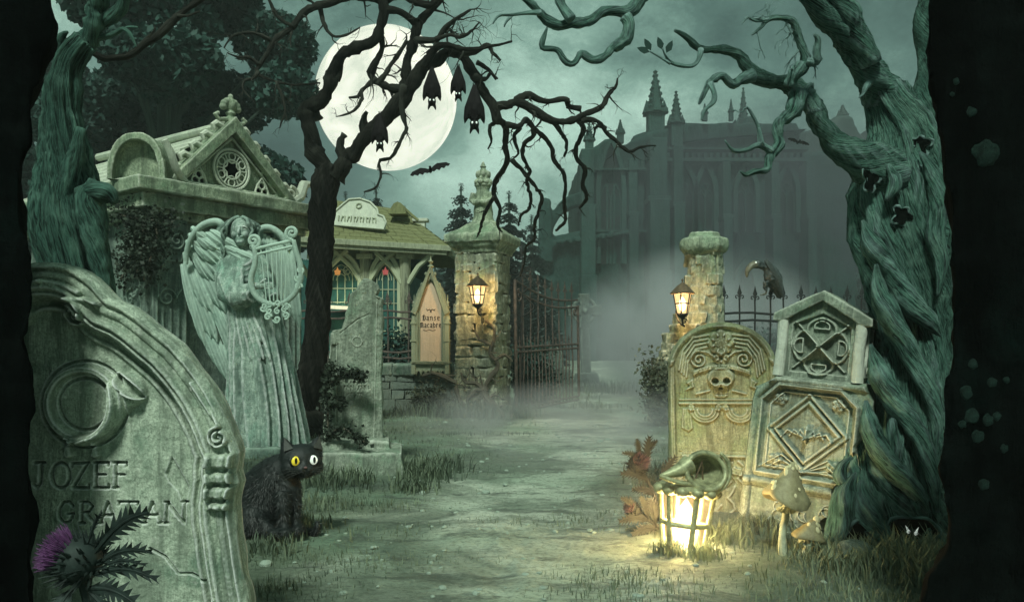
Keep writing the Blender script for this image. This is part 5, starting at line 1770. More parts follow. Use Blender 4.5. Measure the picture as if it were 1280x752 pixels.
# ------------------------------------------------------------------ angel with a lyre
def angel():
    Y = 6.3
    def A(px, py, dy=0.0):
        return W(px, py, Y + dy)
    base = A(322, 572); base.z = 0
    t = thing('angel_statue', 'green-streaked stone angel with feathered wings holding a lyre against the mausoleum', 'statue', base)
    s = .0063
    mb = MB()
    # robe: pleated loft
    rows = [(600, 334, 50, .25), (575, 334, 48, .25), (540, 333, 45, .24), (500, 330, 40, .22), (460, 326, 36, .20), (430, 322, 33, .18), (400, 318, 31, .165), (380, 315, 32, .155), (362, 310, 31, .145), (345, 306, 32, .145), (330, 304, 33, .135), (320, 305, 26, .11), (314, 306, 15, .075), (306, 306, 10, .06)]
    rows = crom(rows, 5)
    n = 140; vs_ = []; m = len(rows)
    for i, (py, cx, hw, dep) in enumerate(rows):
        f = min(1, max(0, (py - 372) / 60))
        for j in range(n):
            a = 2 * PI * j / n
            z = A(cx, py)
            wv = noise.noise(Vector((math.cos(a) * 1.2, math.sin(a) * 1.2, py * .008)))
            pl = abs(math.sin(9 * a + 2.2 * wv + py * .004)) ** .7 - .5
            pl2 = math.sin(23 * a + 3 * wv)
            r = 1 + f * (.30 * pl + .05 * pl2) + (1 - f) * .03 * math.sin(6 * a + py * .12)
            # swag of cloth over the hip
            sw = .05 * math.exp(-((py - 405 - 25 * math.sin(a)) / 16) ** 2)
            vs_.append((z.x + hw * s * (r + sw) * math.cos(a), z.y + dep * (r + sw) * math.sin(a), z.z))
    fs_ = [(i * n + j, i * n + (j + 1) % n, (i + 1) * n + (j + 1) % n, (i + 1) * n + j) for i in range(m - 1) for j in range(n)]
    fs_ += [tuple(range(n)), tuple((m - 1) * n + j for j in range(n))]
    mb.add(vs_, fs_)
    # wide draped sleeve on the left arm of the picture, forearm to the lyre
    def pt(px, py, dy): return tuple(A(px, py, dy))
    mb.tube([pt(292, 326, -.02), pt(284, 345, -.06), pt(287, 365, -.12), pt(302, 374, -.20)], [.080, .098, .100, .085], 16)
    mb.tube([pt(287, 362, -.12), pt(300, 372, -.20), pt(316, 368, -.25)], [.080, .105, .060], 16)
    for k in range(6):   # sleeve folds
        mb.tube([pt(282 + k * 4, 326 + k * 2, -.08 - k * .014), pt(276 + k * 5, 348 + k * 2.6, -.165 - k * .012), pt(286 + k * 5, 372 - k * 1.0, -.250 - k * .008), pt(308 + k * 1.5, 374 - k * 3.2, -.285)], [.016, .027, .027, .016], 8)
    mb.tube([pt(296, 362, -.20), pt(312, 359, -.27), pt(322, 357, -.30)], [.040, .034, .027], 10)
    # neckline drapery
    for q in range(4):
        mb.tube(crom([pt(292 - q, 320 + q * 2, -.06), pt(302, 332 + q * 6, -.13 - q * .01), pt(312, 328 + q * 6, -.13), pt(319 + q, 318 + q * 2, -.05)], 4), .016, 8)
    for q in range(5):
        mb.tube(crom([pt(300 + q * 4, 372, -.15), pt(296 + q * 5, 392, -.17), pt(300 + q * 7, 420, -.19), pt(306 + q * 8, 450, -.2)], 4), [.014] * 12 + [.006], 8)
    # far arm reaching behind the lyre
    mb.tube([pt(318, 328, -.0), pt(330, 348, -.02), pt(338, 362, -.12), pt(343, 372, -.18)], [.07, .07, .055, .04], 12)
    # neck, head
    mb.tube([pt(306, 322, -.02), pt(304, 308, -.03), pt(303, 298, -.04)], [.065, .048, .05], 12)
    hc = A(302.5, 290, -.05)
    mb.ball(hc, (.086, .100, .120), rot=Matrix.Rotation(R(-8), 3, 'Y'))
    mb.ball(hc + Vector((.006, -.035, -.065)), (.050, .058, .052))
    part('body', mb, M['angel'], t, world=True, vox=.008, vsm=1, rough=(.0025, 20))
    # face
    mb = MB(); F = hc + Vector((.010, -.088, 0))
    mb.ball(F + Vector((.0, -.016, -.014)), (.012, .020, .022))
    mb.tube([F + Vector((0, .0, .035)), F + Vector((0, -.016, -.004)), F + Vector((.0, -.024, -.022))], [.010, .012, .013], 8)
    for sx in (-1, 1):
        mb.tube([F + Vector((sx * .012, .004, .026)), F + Vector((sx * .032, .004, .034)), F + Vector((sx * .052, .020, .022))], [.007, .009, .006], 6)
        mb.ball(F + Vector((sx * .030, .016, .010)), (.016, .012, .009))
        mb.ball(F + Vector((sx * .040, .012, -.028)), (.026, .022, .026))
    mb.tube([F + Vector((-.024, .006, -.052)), F + Vector((-.010, -.006, -.045)), F + Vector((0, -.008, -.047)), F + Vector((.010, -.006, -.045)), F + Vector((.024, .006, -.052))], [.004, .008, .007, .008, .004], 8)
    mb.tube([F + Vector((-.020, .006, -.058)), F + Vector((0, -.006, -.064)), F + Vector((.020, .006, -.058))], [.004, .009, .004], 8)
    mb.ball(F + Vector((0, .004, -.086)), (.026, .022, .018))
    part('face', mb, M['angel'], t, world=True, vox=.0045, vsm=2)
    # hair: long wavy locks
    mb = MB()
    mb.ball(hc + Vector((-.004, .045, .03)), (.094, .088, .098))
    r = random.Random(5)
    for k in range(30):
        sd = -1 if k % 3 else 1
        a = r.uniform(0, 1)
        x0 = hc.x + sd * (.082 + .025 * a) - .006; y0 = hc.y - .075 + .11 * a + r.uniform(-.01, .01)
        L = r.uniform(.22, .36) if sd < 0 else r.uniform(.14, .25)
        pts = [(hc.x + sd * .012, hc.y - .04 + .06 * a, hc.z + .112), (hc.x + sd * .055, hc.y - .055 + .06 * a, hc.z + .092)]
        for q in range(1, 9):
            f = q / 8
            pts.append((x0 + sd * (.022 * math.sin(f * 2.6) + .014 * math.sin(f * 13 + k)) - (.02 if sd > 0 else .03) * f, y0 + .03 * f + .01 * math.sin(f * 11 + k * 2), hc.z + .085 - L * f))
        mb.tube(crom(pts, 2), [.017 * (1 - .55 * i / 18) for i in range(19)], 6)
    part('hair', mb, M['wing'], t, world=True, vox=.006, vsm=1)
    # hand with fingers on the lyre
    mb = MB(); h = A(328, 357, -.31)
    mb.ball(h, (.040, .020, .026)); mb.tube([h + Vector((-.05, .01, 0)), h], [.024, .026], 8)
    for q, L in enumerate((.050, .060, .058, .046)):
        z = .018 - q * .013
        mb.tube([h + Vector((.03, -.004, z)), h + Vector((.03 + L * .5, -.012, z + .002)), h + Vector((.03 + L * .85, -.004, z)), h + Vector((.03 + L, .010, z - .002))], [.0088, .0082, .0075, .006], 8)
    mb.tube([h + Vector((-.01, -.01, .02)), h + Vector((.012, -.018, .040)), h + Vector((.034, -.014, .050))], [.010, .009, .007], 8)
    part('hand', mb, M['angel'], t, world=True, vox=.004, vsm=1)
    # wings
    def feather(mb, a, b, w, bow):
        a = Vector(a); b = Vector(b); d = b - a; L = d.length; d.normalize()
        sd = d.cross(Vector((0, -1, 0))).normalized(); nn = Vector((0, -1, 0))
        P = []; rowsF = 7
        for i in range(rowsF + 1):
            f = i / rowsF
            hw = w * (.55 + .45 * math.sin(min(1, f * 1.5) * PI / 2)) * (1 if f < .7 else math.sqrt(max(0.01, 1 - ((f - .7) / .3) ** 2)))
            c = a + d * L * f + nn * bow * math.sin(f * PI)
            P.append([c - sd * hw + nn * -.006, c - sd * hw * .4 + nn * .006, c + nn * .013, c + sd * hw * .4 + nn * .006, c + sd * hw + nn * -.006])
        vs_ = [p for row in P for p in row]; k = 5
        bk = [p - nn * .014 for p in vs_]
        fs_ = [(i * k + j, i * k + j + 1, (i + 1) * k + j + 1, (i + 1) * k + j) for i in range(rowsF) for j in range(k - 1)]
        o = len(vs_)
        fs_ += [tuple(o + q for q in reversed(f)) for f in list(fs_)]
        bd = [i * k for i in range(rowsF + 1)] + [rowsF * k + j for j in range(1, k)] + [i * k + k - 1 for i in range(rowsF - 1, -1, -1)] + [j for j in range(k - 2, 0, -1)]
        fs_ += [(bd[i], bd[(i + 1) % len(bd)], o + bd[(i + 1) % len(bd)], o + bd[i]) for i in range(len(bd))]
        mb.add(vs_ + bk, fs_)
    wing = MB()
    r = random.Random(8)
    # long primaries to short coverts, in layers
    for layer, (y0, y1, n, L0, L1, dy) in enumerate(((330, 420, 9, 82, 70, .10), (315, 385, 9, 62, 58, .06), (300, 365, 10, 36, 36, .02), (292, 345, 10, 24, 24, -.02), (284, 325, 9, 17, 18, -.05))):
        for i in range(n):
            f = i / (n - 1)
            # across the wing from outer edge to inner edge
            ax = 231 + 44 * f + layer * 3 - 4 * (1 - f); ay = y0 + (y1 - y0) * f * .55 + 8 * math.sin(f * 9)
            L = (L0 + (L1 - L0) * f) * r.uniform(.9, 1.1)
            b = (ax + 24 + 14 * (f - .2), ay + L)
            feather(wing, A(ax, ay, dy - .004 * i), A(b[0], b[1], dy - .01 - .004 * i), .033, .03)
    for k, (yy, xx) in enumerate(((395, 252), (408, 262), (420, 270), (382, 243), (368, 236), (430, 280))):
        feather(wing, A(xx, yy, .12), A(xx + 32, yy + 80, .12), .034, .03)
    wing.tube(crom([tuple(A(232, 330, -.03)), tuple(A(236, 304, -.06)), tuple(A(250, 284, -.08)), tuple(A(268, 277, -.08)), tuple(A(277, 282, -.06)), tuple(A(270, 296, -.02)), tuple(A(266, 315, .02)), tuple(A(274, 335, .05)), tuple(A(290, 345, .06))], 4), [.018 + .012 * math.sin(i / 32 * PI) for i in range(33)], 10)
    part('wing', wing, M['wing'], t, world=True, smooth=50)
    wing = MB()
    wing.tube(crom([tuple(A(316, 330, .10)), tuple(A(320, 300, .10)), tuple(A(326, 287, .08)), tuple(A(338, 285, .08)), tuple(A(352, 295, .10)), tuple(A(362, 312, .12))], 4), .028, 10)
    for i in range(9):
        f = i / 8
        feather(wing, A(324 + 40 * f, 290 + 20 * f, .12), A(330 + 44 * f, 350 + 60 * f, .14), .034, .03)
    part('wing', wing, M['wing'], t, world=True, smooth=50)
    # lyre
    ly = MB()
    la = [(316, 306), (319, 318), (318, 332), (314, 346), (315, 360), (322, 372), (334, 379), (344, 381)]
    ra = [(367, 300), (370, 314), (375, 330), (376, 347), (370, 364), (360, 375), (348, 381)]
    for P in (la, ra):
        c = crom([tuple(A(x, y, -.33)) for x, y in P], 5)
        ly.tube(c, [.017 + .006 * math.sin(i / len(c) * PI) for i in range(len(c))], 10)
    for (x, y, d) in ((317, 301, -1), (365, 291, 1)):
        cc = A(x, y, -.33)
        ly.tube([(cc.x + p[0], cc.y, cc.z + p[1]) for p in spiral(0, 0, .050, 1.6, -PI / 2, -d)], .015, 8)
    ly.tube([tuple(A(319, 311, -.33)), tuple(A(367, 300, -.33))], .013, 8); ly.tube([tuple(A(320, 318, -.33)), tuple(A(369, 307, -.33))], .010, 8)
    for k in range(9):   # ornament at the foot
        a = k * 2 * PI / 9
        c = A(344 + 15 * math.cos(a), 384 + 5 * math.sin(a), -.34)
        ly.tube([(c.x + p[0], c.y, c.z + p[1]) for p in spiral(0, 0, .024, 1.3, a)], .008, 6)
    for (x, y) in ((335, 396), (346, 399), (357, 394), (373, 348), (375, 338), (373, 358)):
        c = A(x, y, -.34); ly.tube([(c.x + p[0], c.y, c.z + p[1]) for p in spiral(0, 0, .028, 1.4, y)], .009, 6)
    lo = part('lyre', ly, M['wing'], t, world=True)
    st = MB()
    for q in range(6):
        x = 326 + q * 6.6
        st.tube([tuple(A(x, 312 - (x - 320) * .22, -.33)), tuple(A(333 + q * 4.6, 376, -.33))], .0045, 5)
    part('strings', st, M['wing'], lo, world=True)
    pl = MB(); pl.box((base.x + .03, base.y, .06), (.95, .62, .14), jit=.01)
    part('plinth', pl, M['maus_wall'], t, world=True, vox=.02, vsm=2, rough=(.01, 7))
angel()

# ------------------------------------------------------------------ cat
def cat():
    Y = 3.75
    def A(px, py, dy=0.0):
        return W(px, py, Y + dy)
    base = A(345, 660); base.z = gz(base.x, base.y)
    t = thing('cat', 'black cat with one yellow and one white eye, sitting beside the big near headstone', 'cat', base)
    mb = MB()
    mb.ball(A(326, 634, .02), (.125, .13, .120))                       # haunches
    mb.ball(A(318, 646, -.06), (.09, .09, .08))
    mb.tube([A(325, 628, .02), A(334, 608, 0), A(348, 592, -.02), A(362, 582, -.03)], [.125, .118, .096, .074], 20)
    mb.ball(A(357, 608, -.03), (.070, .075, .085))                     # chest
    mb.tube([A(366, 612, -.06), A(370, 630, -.07), A(369, 648, -.07), A(371, 657, -.085)], [.038, .026, .020, .022], 10)
    mb.tube([A(353, 615, -.10), A(355, 634, -.12), A(354, 652, -.12), A(357, 660, -.135)], [.042, .028, .021, .024], 10)
    mb.ball(A(373, 659, -.10), (.026, .036, .015)); mb.ball(A(358, 663, -.15), (.027, .038, .015))
    mb.tube([A(318, 640, -.06), A(328, 655, -.11), A(341, 663, -.13)], [.05, .036, .022], 10)
    mb.ball(A(343, 664, -.14), (.032, .036, .015))
    mb.tube(crom([tuple(A(318, 655, .10)), tuple(A(345, 662, .16)), tuple(A(372, 663, .12)), tuple(A(390, 664, .04)), tuple(A(397, 658, .0)), tuple(A(396, 650, .02))], 4), [.028, .027, .026, .025, .024, .023, .022, .021, .021, .020, .020, .019, .018, .017, .016, .015, .014, .013, .012, .010, .006], 9)
    # head turned toward the viewer's right
    hc = A(377, 575, -.05)
    Rz = Matrix.Rotation(R(25), 3, 'Z')
    def Hd(x, y, z): return hc + Rz @ Vector((x, y, z))
    mb.ball(hc, (.096, .080, .078), rot=Rz)
    for sx in (-1, 1):
        mb.ball(Hd(sx * .050, -.028, -.024), (.044, .042, .036), rot=Rz)
        mb.ball(Hd(sx * .018, -.076, -.032), (.023, .020, .019))
        e = Hd(sx * .064, .005, .060)
        mb.tube([e + Rz @ Vector((-sx * .008, 0, -.035)), e, e + Rz @ Vector((sx * .016, .004, .052))], [.044, .034, .003], 10)
    mb.ball(Hd(0, -.070, -.018), (.022, .022, .026)); mb.ball(Hd(0, -.060, -.056), (.024, .024, .016))
    part('body', mb, M['fur'], t, world=True, vox=.0065, vsm=3)
    body = ALL[-1].data
    # inner ears
    mb = MB()
    for sx in (-1, 1):
        b = [Hd(sx * .046, -.040, .062), Hd(sx * .086, -.034, .050), Hd(sx * .080, -.012, .108)]
        c = [p + Vector((0, .006, 0)) for p in b]
        mb.add(b + c, [(0, 1, 2), (3, 5, 4), (0, 3, 4, 1), (1, 4, 5, 2), (2, 5, 3, 0)])
    part('inner_ear', mb, M['bat_grey'], t, world=True)
    for sx, m_ in ((-1, 'eye_yellow'), (1, 'eye_white')):
        mb = MB(); mb.ball(Hd(sx * .041, -.066, .008), (.0235, .015, .0225), rot=Rz, seg=20, rings=14)
        e = part('eye', mb, M[m_], t, world=True, label='yellow eye' if sx < 0 else 'white eye')
        lid = MB(); lid.tube([Hd(sx * .041 + .0235 * math.cos(a), -.070 - .004 * math.cos(a * 2), .008 + (.022 if math.sin(a) < 0 else .017) * math.sin(a) + .003 * sx * math.cos(a)) for a in np.linspace(0, 2 * PI, 20, endpoint=False)], .0060, 7, closed=True); part('eyelid', lid, M['fur'], e, world=True)
        mb = MB(); mb.ball(Hd(sx * .041 + .002, -.0800, .010), (.0062, .003, .0150), rot=Rz)
        part('pupil', mb, M['pupil'], e, world=True)
    mb = MB(); mb.ball(Hd(0, -.094, -.020), (.008, .005, .005), rot=Rz)
    part('nose', mb, M['thistle_pink'], t, world=True)
    mb = MB()
    for sx in (-1, 1):
        for q in range(4):
            mb = MB(); mb.tube([Hd(sx * .024, -.090, -.030 - q * .004), Hd(sx * .070, -.10, -.030 - q * .012 + .01), Hd(sx * .115, -.085, -.045 - q * .018 + .014)], [.0009, .0008, .0004], 4)
            part('whisker', mb, M['bat_grey'], t, world=True)
    # fur tufts over the body
    rg = np.random.default_rng(3)
    body.update(); nv = len(body.vertices)
    co = np.empty(nv * 3, 'f'); body.vertices.foreach_get('co', co); co = co.reshape(-1, 3)
    no = np.array([tuple(v.normal) for v in body.vertices])
    N = 34000
    idx = rg.integers(0, nv, N)
    p = co[idx]; n = no[idx]
    hl = np.array((MW['cat'].inverted() @ hc)[:])
    dist = np.linalg.norm(p - hl, axis=1)
    face = (dist < .12) & (p[:, 1] < hl[1] - .03)
    L = rg.uniform(.012, .034, N) * np.where(dist < .12, .55, 1) * np.where(face, .35, 1)
    down = np.array([0.0, 0, -1]) + rg.normal(size=(N, 3)) * .35
    d = n * .55 + down * .8; d /= np.linalg.norm(d, axis=1)[:, None]
    s_ = np.cross(d, n); s_ /= (np.linalg.norm(s_, axis=1)[:, None] + 1e-6)
    wd = .0011
    v = np.stack([p - s_ * wd - n * .001, p + s_ * wd - n * .001, p + d * L[:, None]], 1).reshape(-1, 3)
    f = np.arange(3 * N).reshape(-1, 3)
    put_np('fur', v, f, M['fur_tip'], t)
cat()

# ------------------------------------------------------------------ raven-like bird on the railing
def bird():
    Y = 9.55
    def A(px, py, dy=0.0):
        return W(px, py, Y + dy)
    base = A(962, 366); 
    t = thing('carrion_bird', 'hunched black bird with a long hooked beak perched on the right railing', 'bird', base)
    mb = MB()
    mb.tube([A(975, 372, .06), A(971, 360, .03), A(966, 346, 0), A(962, 335, 0)], [.025, .075, .105, .070], 16)
    mb.ball(A(964, 344, -.02), (.085, .09, .12))
    mb.tube([A(961, 336, 0), A(955, 333, -.03), A(949, 331, -.05)], [.060, .042, .044], 12)
    mb.ball(A(947, 330, -.05), (.060, .050, .054))
    mb.tube([A(957, 352, -.05), A(956, 359, -.05), A(958, 364, -.04)], [.038, .022, .014], 8)
    part('body', mb, M['raven'], t, world=True, vox=.009, vsm=1, rough=(.010, 30))
    mb = MB()
    c = crom([tuple(A(944, 330, -.06)), tuple(A(938, 333, -.08)), tuple(A(934, 340, -.09)), tuple(A(934, 347, -.09))], 4)
    mb.tube(c, [.046 * (1 - i / (len(c) - 1)) ** .6 + .002 for i in range(len(c))], 9)
    part('beak', mb, M['beak'], t, world=True)
    for dy in (-.05, .05):
        mb = MB()
        for q in range(9):
            f = q / 8
            mb.tube([A(957 + 7 * f, 325 + 6 * f, dy - .02), A(968 + 7 * f, 342 + 8 * f, dy * 1.9), A(972 + 7 * f, 362 + 9 * f, dy * .9)], [.020, .034, .006], 5)
        part('wing', mb, M['raven'], t, world=True)
    mb = MB(); mb.ball(A(945, 328, -.105), .012)
    part('eye', mb, M['eye_white'], t, world=True)
    mb = MB()
    for dy in (-.03, .03):
        mb.tube([A(959, 356, dy), A(958, 364, dy), A(957, 368, dy)], [.012, .010, .010], 6)
        for q in (-1, 0, 1): mb.tube([A(957, 367, dy), A(952 + q * 2, 369, dy + q * .02)], [.010, .005], 5)
    part('foot', mb, M['beak'], t, world=True)
bird()

# ------------------------------------------------------------------ bats
def hanging_bat(px, py, Y, hpx, label, rz=0):
    """feet at px,py ; hangs hpx photo pixels"""
    p = W(px, py, Y); H = hpx * Y / 1000
    t = thing('hanging_bat', label, 'bat', p, (0, 0, R(rz)), H, group='bats hanging from the black tree')
    t.scale = (H * .8, H * .8, H); MW[t.name] = Matrix.LocRotScale(p, Euler((0, 0, R(rz))), t.scale)
    mb = MB()
    mb.tube([(0, 0, -.0), (0, 0, -.12), (0, 0, -.30), (0, 0, -.52), (0, 0, -.70)], [.035, .07, .12, .17, .13], 14)
    for s in (-1, 1):   # wrapped wings, ridged
        mb.tube([(s * .02, -.03, -.02), (s * .09, -.05, -.25), (s * .17, -.06, -.5), (s * .22, -.05, -.70), (s * .25, -.02, -.80)], [.03, .06, .09, .06, .01], 8)
        for q in range(3): mb.tube([(s * .02, -.06, -.05), (s * (.05 + q * .05), -.14, -.4), (s * (.06 + q * .07), -.13, -.72)], [.01, .018, .01], 5)
    mb.ball((0, -.03, -.80), (.12, .11, .11))
    mb.ball((0, -.13, -.83), (.04, .05, .04))
    for s in (-1, 1): mb.tube([(s * .06, -.02, -.86), (s * .09, -.02, -.93), (s * .12, -.01, -1.02)], [.045, .04, .006], 8)
    part('body', mb, M['bat'], t, vox=.022, vsm=1)
    mb = MB()
    for s in (-1, 1): mb.tube([(s * .025, 0, -.06), (s * .03, 0, .0), (s * .03, 0, .03), (s * .03, .03, .03)], .014, 6)
    part('foot', mb, M['bat'], t)
    for s in (-1, 1):
        mb = MB(); mb.ball((s * .052, -.125, -.79), .026, seg=10, rings=8)
        part('eye', mb, M['eye_white'], t)
hanging_bat(475, 141, 7.4, 50, 'bat hanging lowest and leftmost, in front of the lower moon')
hanging_bat(540, 84, 7.4, 54, 'hanging bat with spread shoulders at the right edge of the moon', 4)
hanging_bat(573, 82, 7.4, 46, 'smaller hanging bat between the moon-edge bat and the longest bat', -5)
hanging_bat(593, 106, 7.3, 62, 'longest hanging bat, rightmost of the four and clear of the moon', 3)

def flying_bat(px, py, Y, span, tilt, label, mat, name='flying_bat'):
    p = W(px, py, Y); S = span * Y / 1000 / 2
    t = thing(name, label, 'bat', p, (R(-15), R(tilt), R(10)), S)
    mb = MB()
    mb.tube([(0, .25, -.02), (0, .1, 0), (0, -.1, 0), (0, -.22, .03)], [.02, .09, .10, .05], 10)
    mb.ball((0, -.26, .04), (.07, .08, .065))
    for s in (-1, 1): mb.tube([(s * .03, -.26, .08), (s * .05, -.26, .16)], [.03, .004], 6)
    part('body', mb, mat, t, vox=.025, vsm=1)
    for s in (-1, 1):
        mb = MB()
        P = [(.04, .06), (.22, .16), (.42, .24), (.62, .20), (.85, .16), (1.0, .02), (.88, -.05), (.80, .0), (.66, -.10), (.55, -.02), (.42, -.13), (.30, -.04), (.16, -.12), (.05, -.06)]
        zz = lambda x: .18 * math.sin(min(1, x * 1.3) * PI) 
        top = [(s * x, -.03 + .0 * x, z + .05 * 0 + .0) for x, z in P]
        mb.add([(s * x, -.03, z) for x, z in P] + [(s * x, -.015, z) for x, z in P], [tuple(range(len(P))), tuple(reversed(range(len(P), 2 * len(P))))] + [(i, (i + 1) % len(P), (i + 1) % len(P) + len(P), i + len(P)) for i in range(len(P))])
        mb.tube([(s * x, -.03, z) for x, z in ((.04, .05), (.22, .16), (.42, .24), (.85, .16), (1.0, .02))], .016, 5)
        mb.tube([(s * .42, -.035, .24), (s * .42, -.035, -.12)], .010, 4); mb.tube([(s * .42, -.035, .24), (s * .66, -.035, -.09)], .010, 4); mb.tube([(s * .42, -.035, .24), (s * .88, -.035, -.04)], .010, 4)
        part('wing', mb, mat, t, smooth=30)
flying_bat(538, 213, 11, 52, -18, 'dark bat flying below the moon with ragged wings spread', M['bat'])
flying_bat(998, 178, 18, 30, 12, 'small dark bat flying before the church roof, under the right tree limb', M['bat'])
# ------------------------------------------------------------------ black tree before the moon
def wl(P, Y0, Y1=None, rs=1.0, lift=0):
    """photo points (px,py,radius px) -> world (x,y,z,r) with depth running from Y0 to Y1"""
    Y1 = Y0 if Y1 is None else Y1
    n = len(P); out = []
    for i, (a, b, r) in enumerate(P):
        Y = Y0 + (Y1 - Y0) * i / max(1, n - 1)
        p = W(a, b, Y); out.append((p.x, p.y, p.z, max(.0015, r * Y / 1000 * rs)))
    return out

def black_tree():
    Y = 7.75
    b = W(388, 548, Y)
    t = thing('bare_tree', 'gnarled black bare tree whose branches cross the moon and droop to the gate', 'tree', (b.x, Y, 0))
    mb = MB()
    limb(mb, wl([(386, 580, 40), (386, 550, 30), (385, 500, 25), (392, 450, 22), (397, 400, 22), (400, 350, 21), (402, 300, 21), (402, 260, 22), (406, 230, 22), (412, 205, 17)], Y, rs=.72), .05, 30, .12, .12, 3, barkflute(6, .22, 3.0, 2, .22))
    for k, (x, w_) in enumerate(((360, 12), (372, 14), (400, 14), (418, 12))):
        limb(mb, wl([(390, 520, 14), ((390 + x) / 2, 545, w_), (x, 560, 8), (x + (x - 390) * .6, 572, 3)], Y - .1, Y - .4), .05, 10, .3, .2, k)
    part('trunk', mb, M['bark_black'], t, world=True, smooth=180)
    rg = random.Random(21)
    def branch(P, Y0, Y1=None, tw=0, twl=.35, depth=1, droop=.1, n=14, kink=.45, rs=1.0, every=2, seed=0):
        mb = MB()
        q = wl(P, Y0, Y1, rs * (.74 if P[0][2] > 6 else .85))
        limb(mb, q, .035, n, kink, .3, seed + rg.random() * 50, barkflute(4, .12, 5, seed, .14) if P[0][2] > 6 else None)
        if tw:
            C = crom(q, 2)
            for i in range(2, len(C), every):
                for _ in range(tw):
                    c = C[i]; d = Vector((rg.gauss(0, 1), rg.gauss(0, .6), rg.gauss(-.2, 1)))
                    twigs(mb, c[:3], d, twl * rg.uniform(.5, 1.2), min(c[3] * .5, .014), depth, rg, droop)
        part('branch', mb, M['bark_black'], t, world=True, smooth=180)
    # left fork over the edge of the moon
    branch([(412, 225, 17), (400, 200, 15), (388, 165, 13), (384, 135, 12), (402, 125, 12), (413, 108, 11), (420, 85, 10), (430, 66, 10), (452, 55, 9), (470, 46, 9), (477, 28, 8), (480, 10, 9), (474, -12, 7), (480, -40, 6)], Y, Y - .3, 0, seed=1)
    branch([(397, 150, 10), (388, 133, 8), (378, 130, 2)], Y, seed=2, n=8)
    branch([(420, 100, 8), (424, 75, 9), (431, 62, 8)], Y - .12, seed=3, n=8)
    # right fork sweeping across the moon
    branch([(418, 222, 17), (432, 200, 14), (450, 180, 12), (466, 160, 12), (484, 142, 12), (502, 122, 12), (518, 100, 11), (532, 82, 11), (552, 70, 10), (568, 66, 9), (582, 72, 9), (592, 88, 9), (598, 104, 8), (608, 120, 8), (618, 138, 9), (622, 152, 8)], Y, Y - .2, 0, seed=4)
    branch([(430, 202, 9), (425, 180, 7), (430, 168, 5)], Y, seed=5, n=8); branch([(458, 176, 9), (454, 150, 6), (458, 140, 3)], Y - .03, seed=5, n=8)
    branch([(505, 112, 10), (508, 85, 8), (515, 60, 8), (520, 36, 9), (526, 22, 7), (540, 12, 5), (552, 0, 4), (560, -20, 3)], Y - .05, Y - .2, 1, .3, seed=6)
    branch([(480, 12, 7), (500, 14, 7), (515, 26, 7), (522, 34, 7)], Y - .25, Y - .12, 0, seed=7)
    branch([(474, 38, 5), (478, 60, 5), (470, 78, 5), (462, 90, 6), (470, 102, 5), (486, 110, 6), (505, 112, 7)], Y - .15, Y - .05, 1, .25, seed=8)
    branch([(472, 106, 5), (482, 92, 4), (488, 82, 3), (500, 66, 3), (508, 50, 3)], Y - .1, Y - .1, 1, .15, seed=9, n=6)
    branch([(530, 85, 7), (545, 60, 6), (560, 56, 5), (580, 62, 4), (605, 60, 3), (640, 52, 2)], Y - .2, Y - .5, 1, .3, seed=10)
    # crown twigs spraying up and right of the moon
    branch([(520, 50, 6), (545, 50, 5), (556, 34, 4), (570, 24, 3), (588, 12, 2)], Y - .2, Y - .4, 2, .3, 1, 0, seed=11, n=7)
    branch([(545, 48, 4), (560, 44, 3), (578, 46, 3), (590, 38, 2), (600, 28, 1.2)], Y - .3, Y - .5, 2, .22, 1, 0, seed=12, n=6)
    # upper left limbs
    branch([(480, 0, 8), (455, -4, 7), (420, 2, 7), (395, 8, 7), (375, 20, 6), (365, 36, 5), (352, 42, 5), (340, 52, 5), (335, 66, 4), (326, 80, 4), (322, 92, 3), (345, 102, 2.4), (365, 106, 2), (400, 104, 1.2)], Y - .2, Y - .9, 1, .22, 1, .15, seed=13, n=8)
    branch([(338, 50, 4), (320, 42, 2.6), (300, 42, 2.2), (290, 46, 1.8), (280, 60, 1)], Y - .6, Y - .8, 1, .2, 1, .05, seed=14, n=6)
    branch([(326, 82, 3), (312, 72, 2.2), (298, 72, 2), (284, 66, 1)], Y - .7, Y - .9, 1, .14, 1, .1, seed=15, n=6)
    branch([(323, 90, 3), (316, 98, 2.5), (306, 100, 2), (304, 112, 1.6), (314, 124, .8)], Y - .8, Y - .9, 1, .12, 1, .2, seed=16, n=6)
    branch([(345, 102, 2.6), (352, 120, 2.2), (356, 138, 1.8), (350, 160, 1)], Y - .8, Y - .85, 1, .14, 1, .3, seed=17, n=6)
    branch([(366, 34, 3.4), (348, 22, 2.6), (340, 8, 2.4), (332, -8, 1.5)], Y - .5, Y - .6, 1, .2, 1, 0, seed=18, n=6)
    branch([(400, 8, 4), (405, 30, 3), (415, 45, 2.2), (432, 44, 1.8), (450, 34, 1)], Y - .3, Y - .4, 1, .18, 1, .2, seed=19, n=6)
    branch([(480, 2, 6), (500, -6, 5), (520, 2, 6), (535, 8, 5), (552, -6, 4)], Y - .2, Y - .3, 1, .2, seed=31)
    # hanging branch in the middle of the moon and below
    branch([(506, 108, 6), (500, 122, 4), (502, 140, 4), (508, 160, 3), (500, 178, 3), (490, 196, 2.6), (474, 202, 2.4), (476, 218, 2.2), (470, 234, 1.8), (455, 240, 1)], Y - .1, Y - .3, 1, .12, 1, .3, seed=20, n=7)
    branch([(470, 98, 4), (455, 110, 3), (448, 120, 2.4), (436, 122, 1.2)], Y - .1, Y - .15, 1, .12, 1, .2, seed=22, n=6)
    branch([(452, 112, 3), (450, 130, 2.4), (436, 142, 2), (420, 146, 1)], Y - .15, Y - .2, 1, .1, 1, .2, seed=23, n=6)
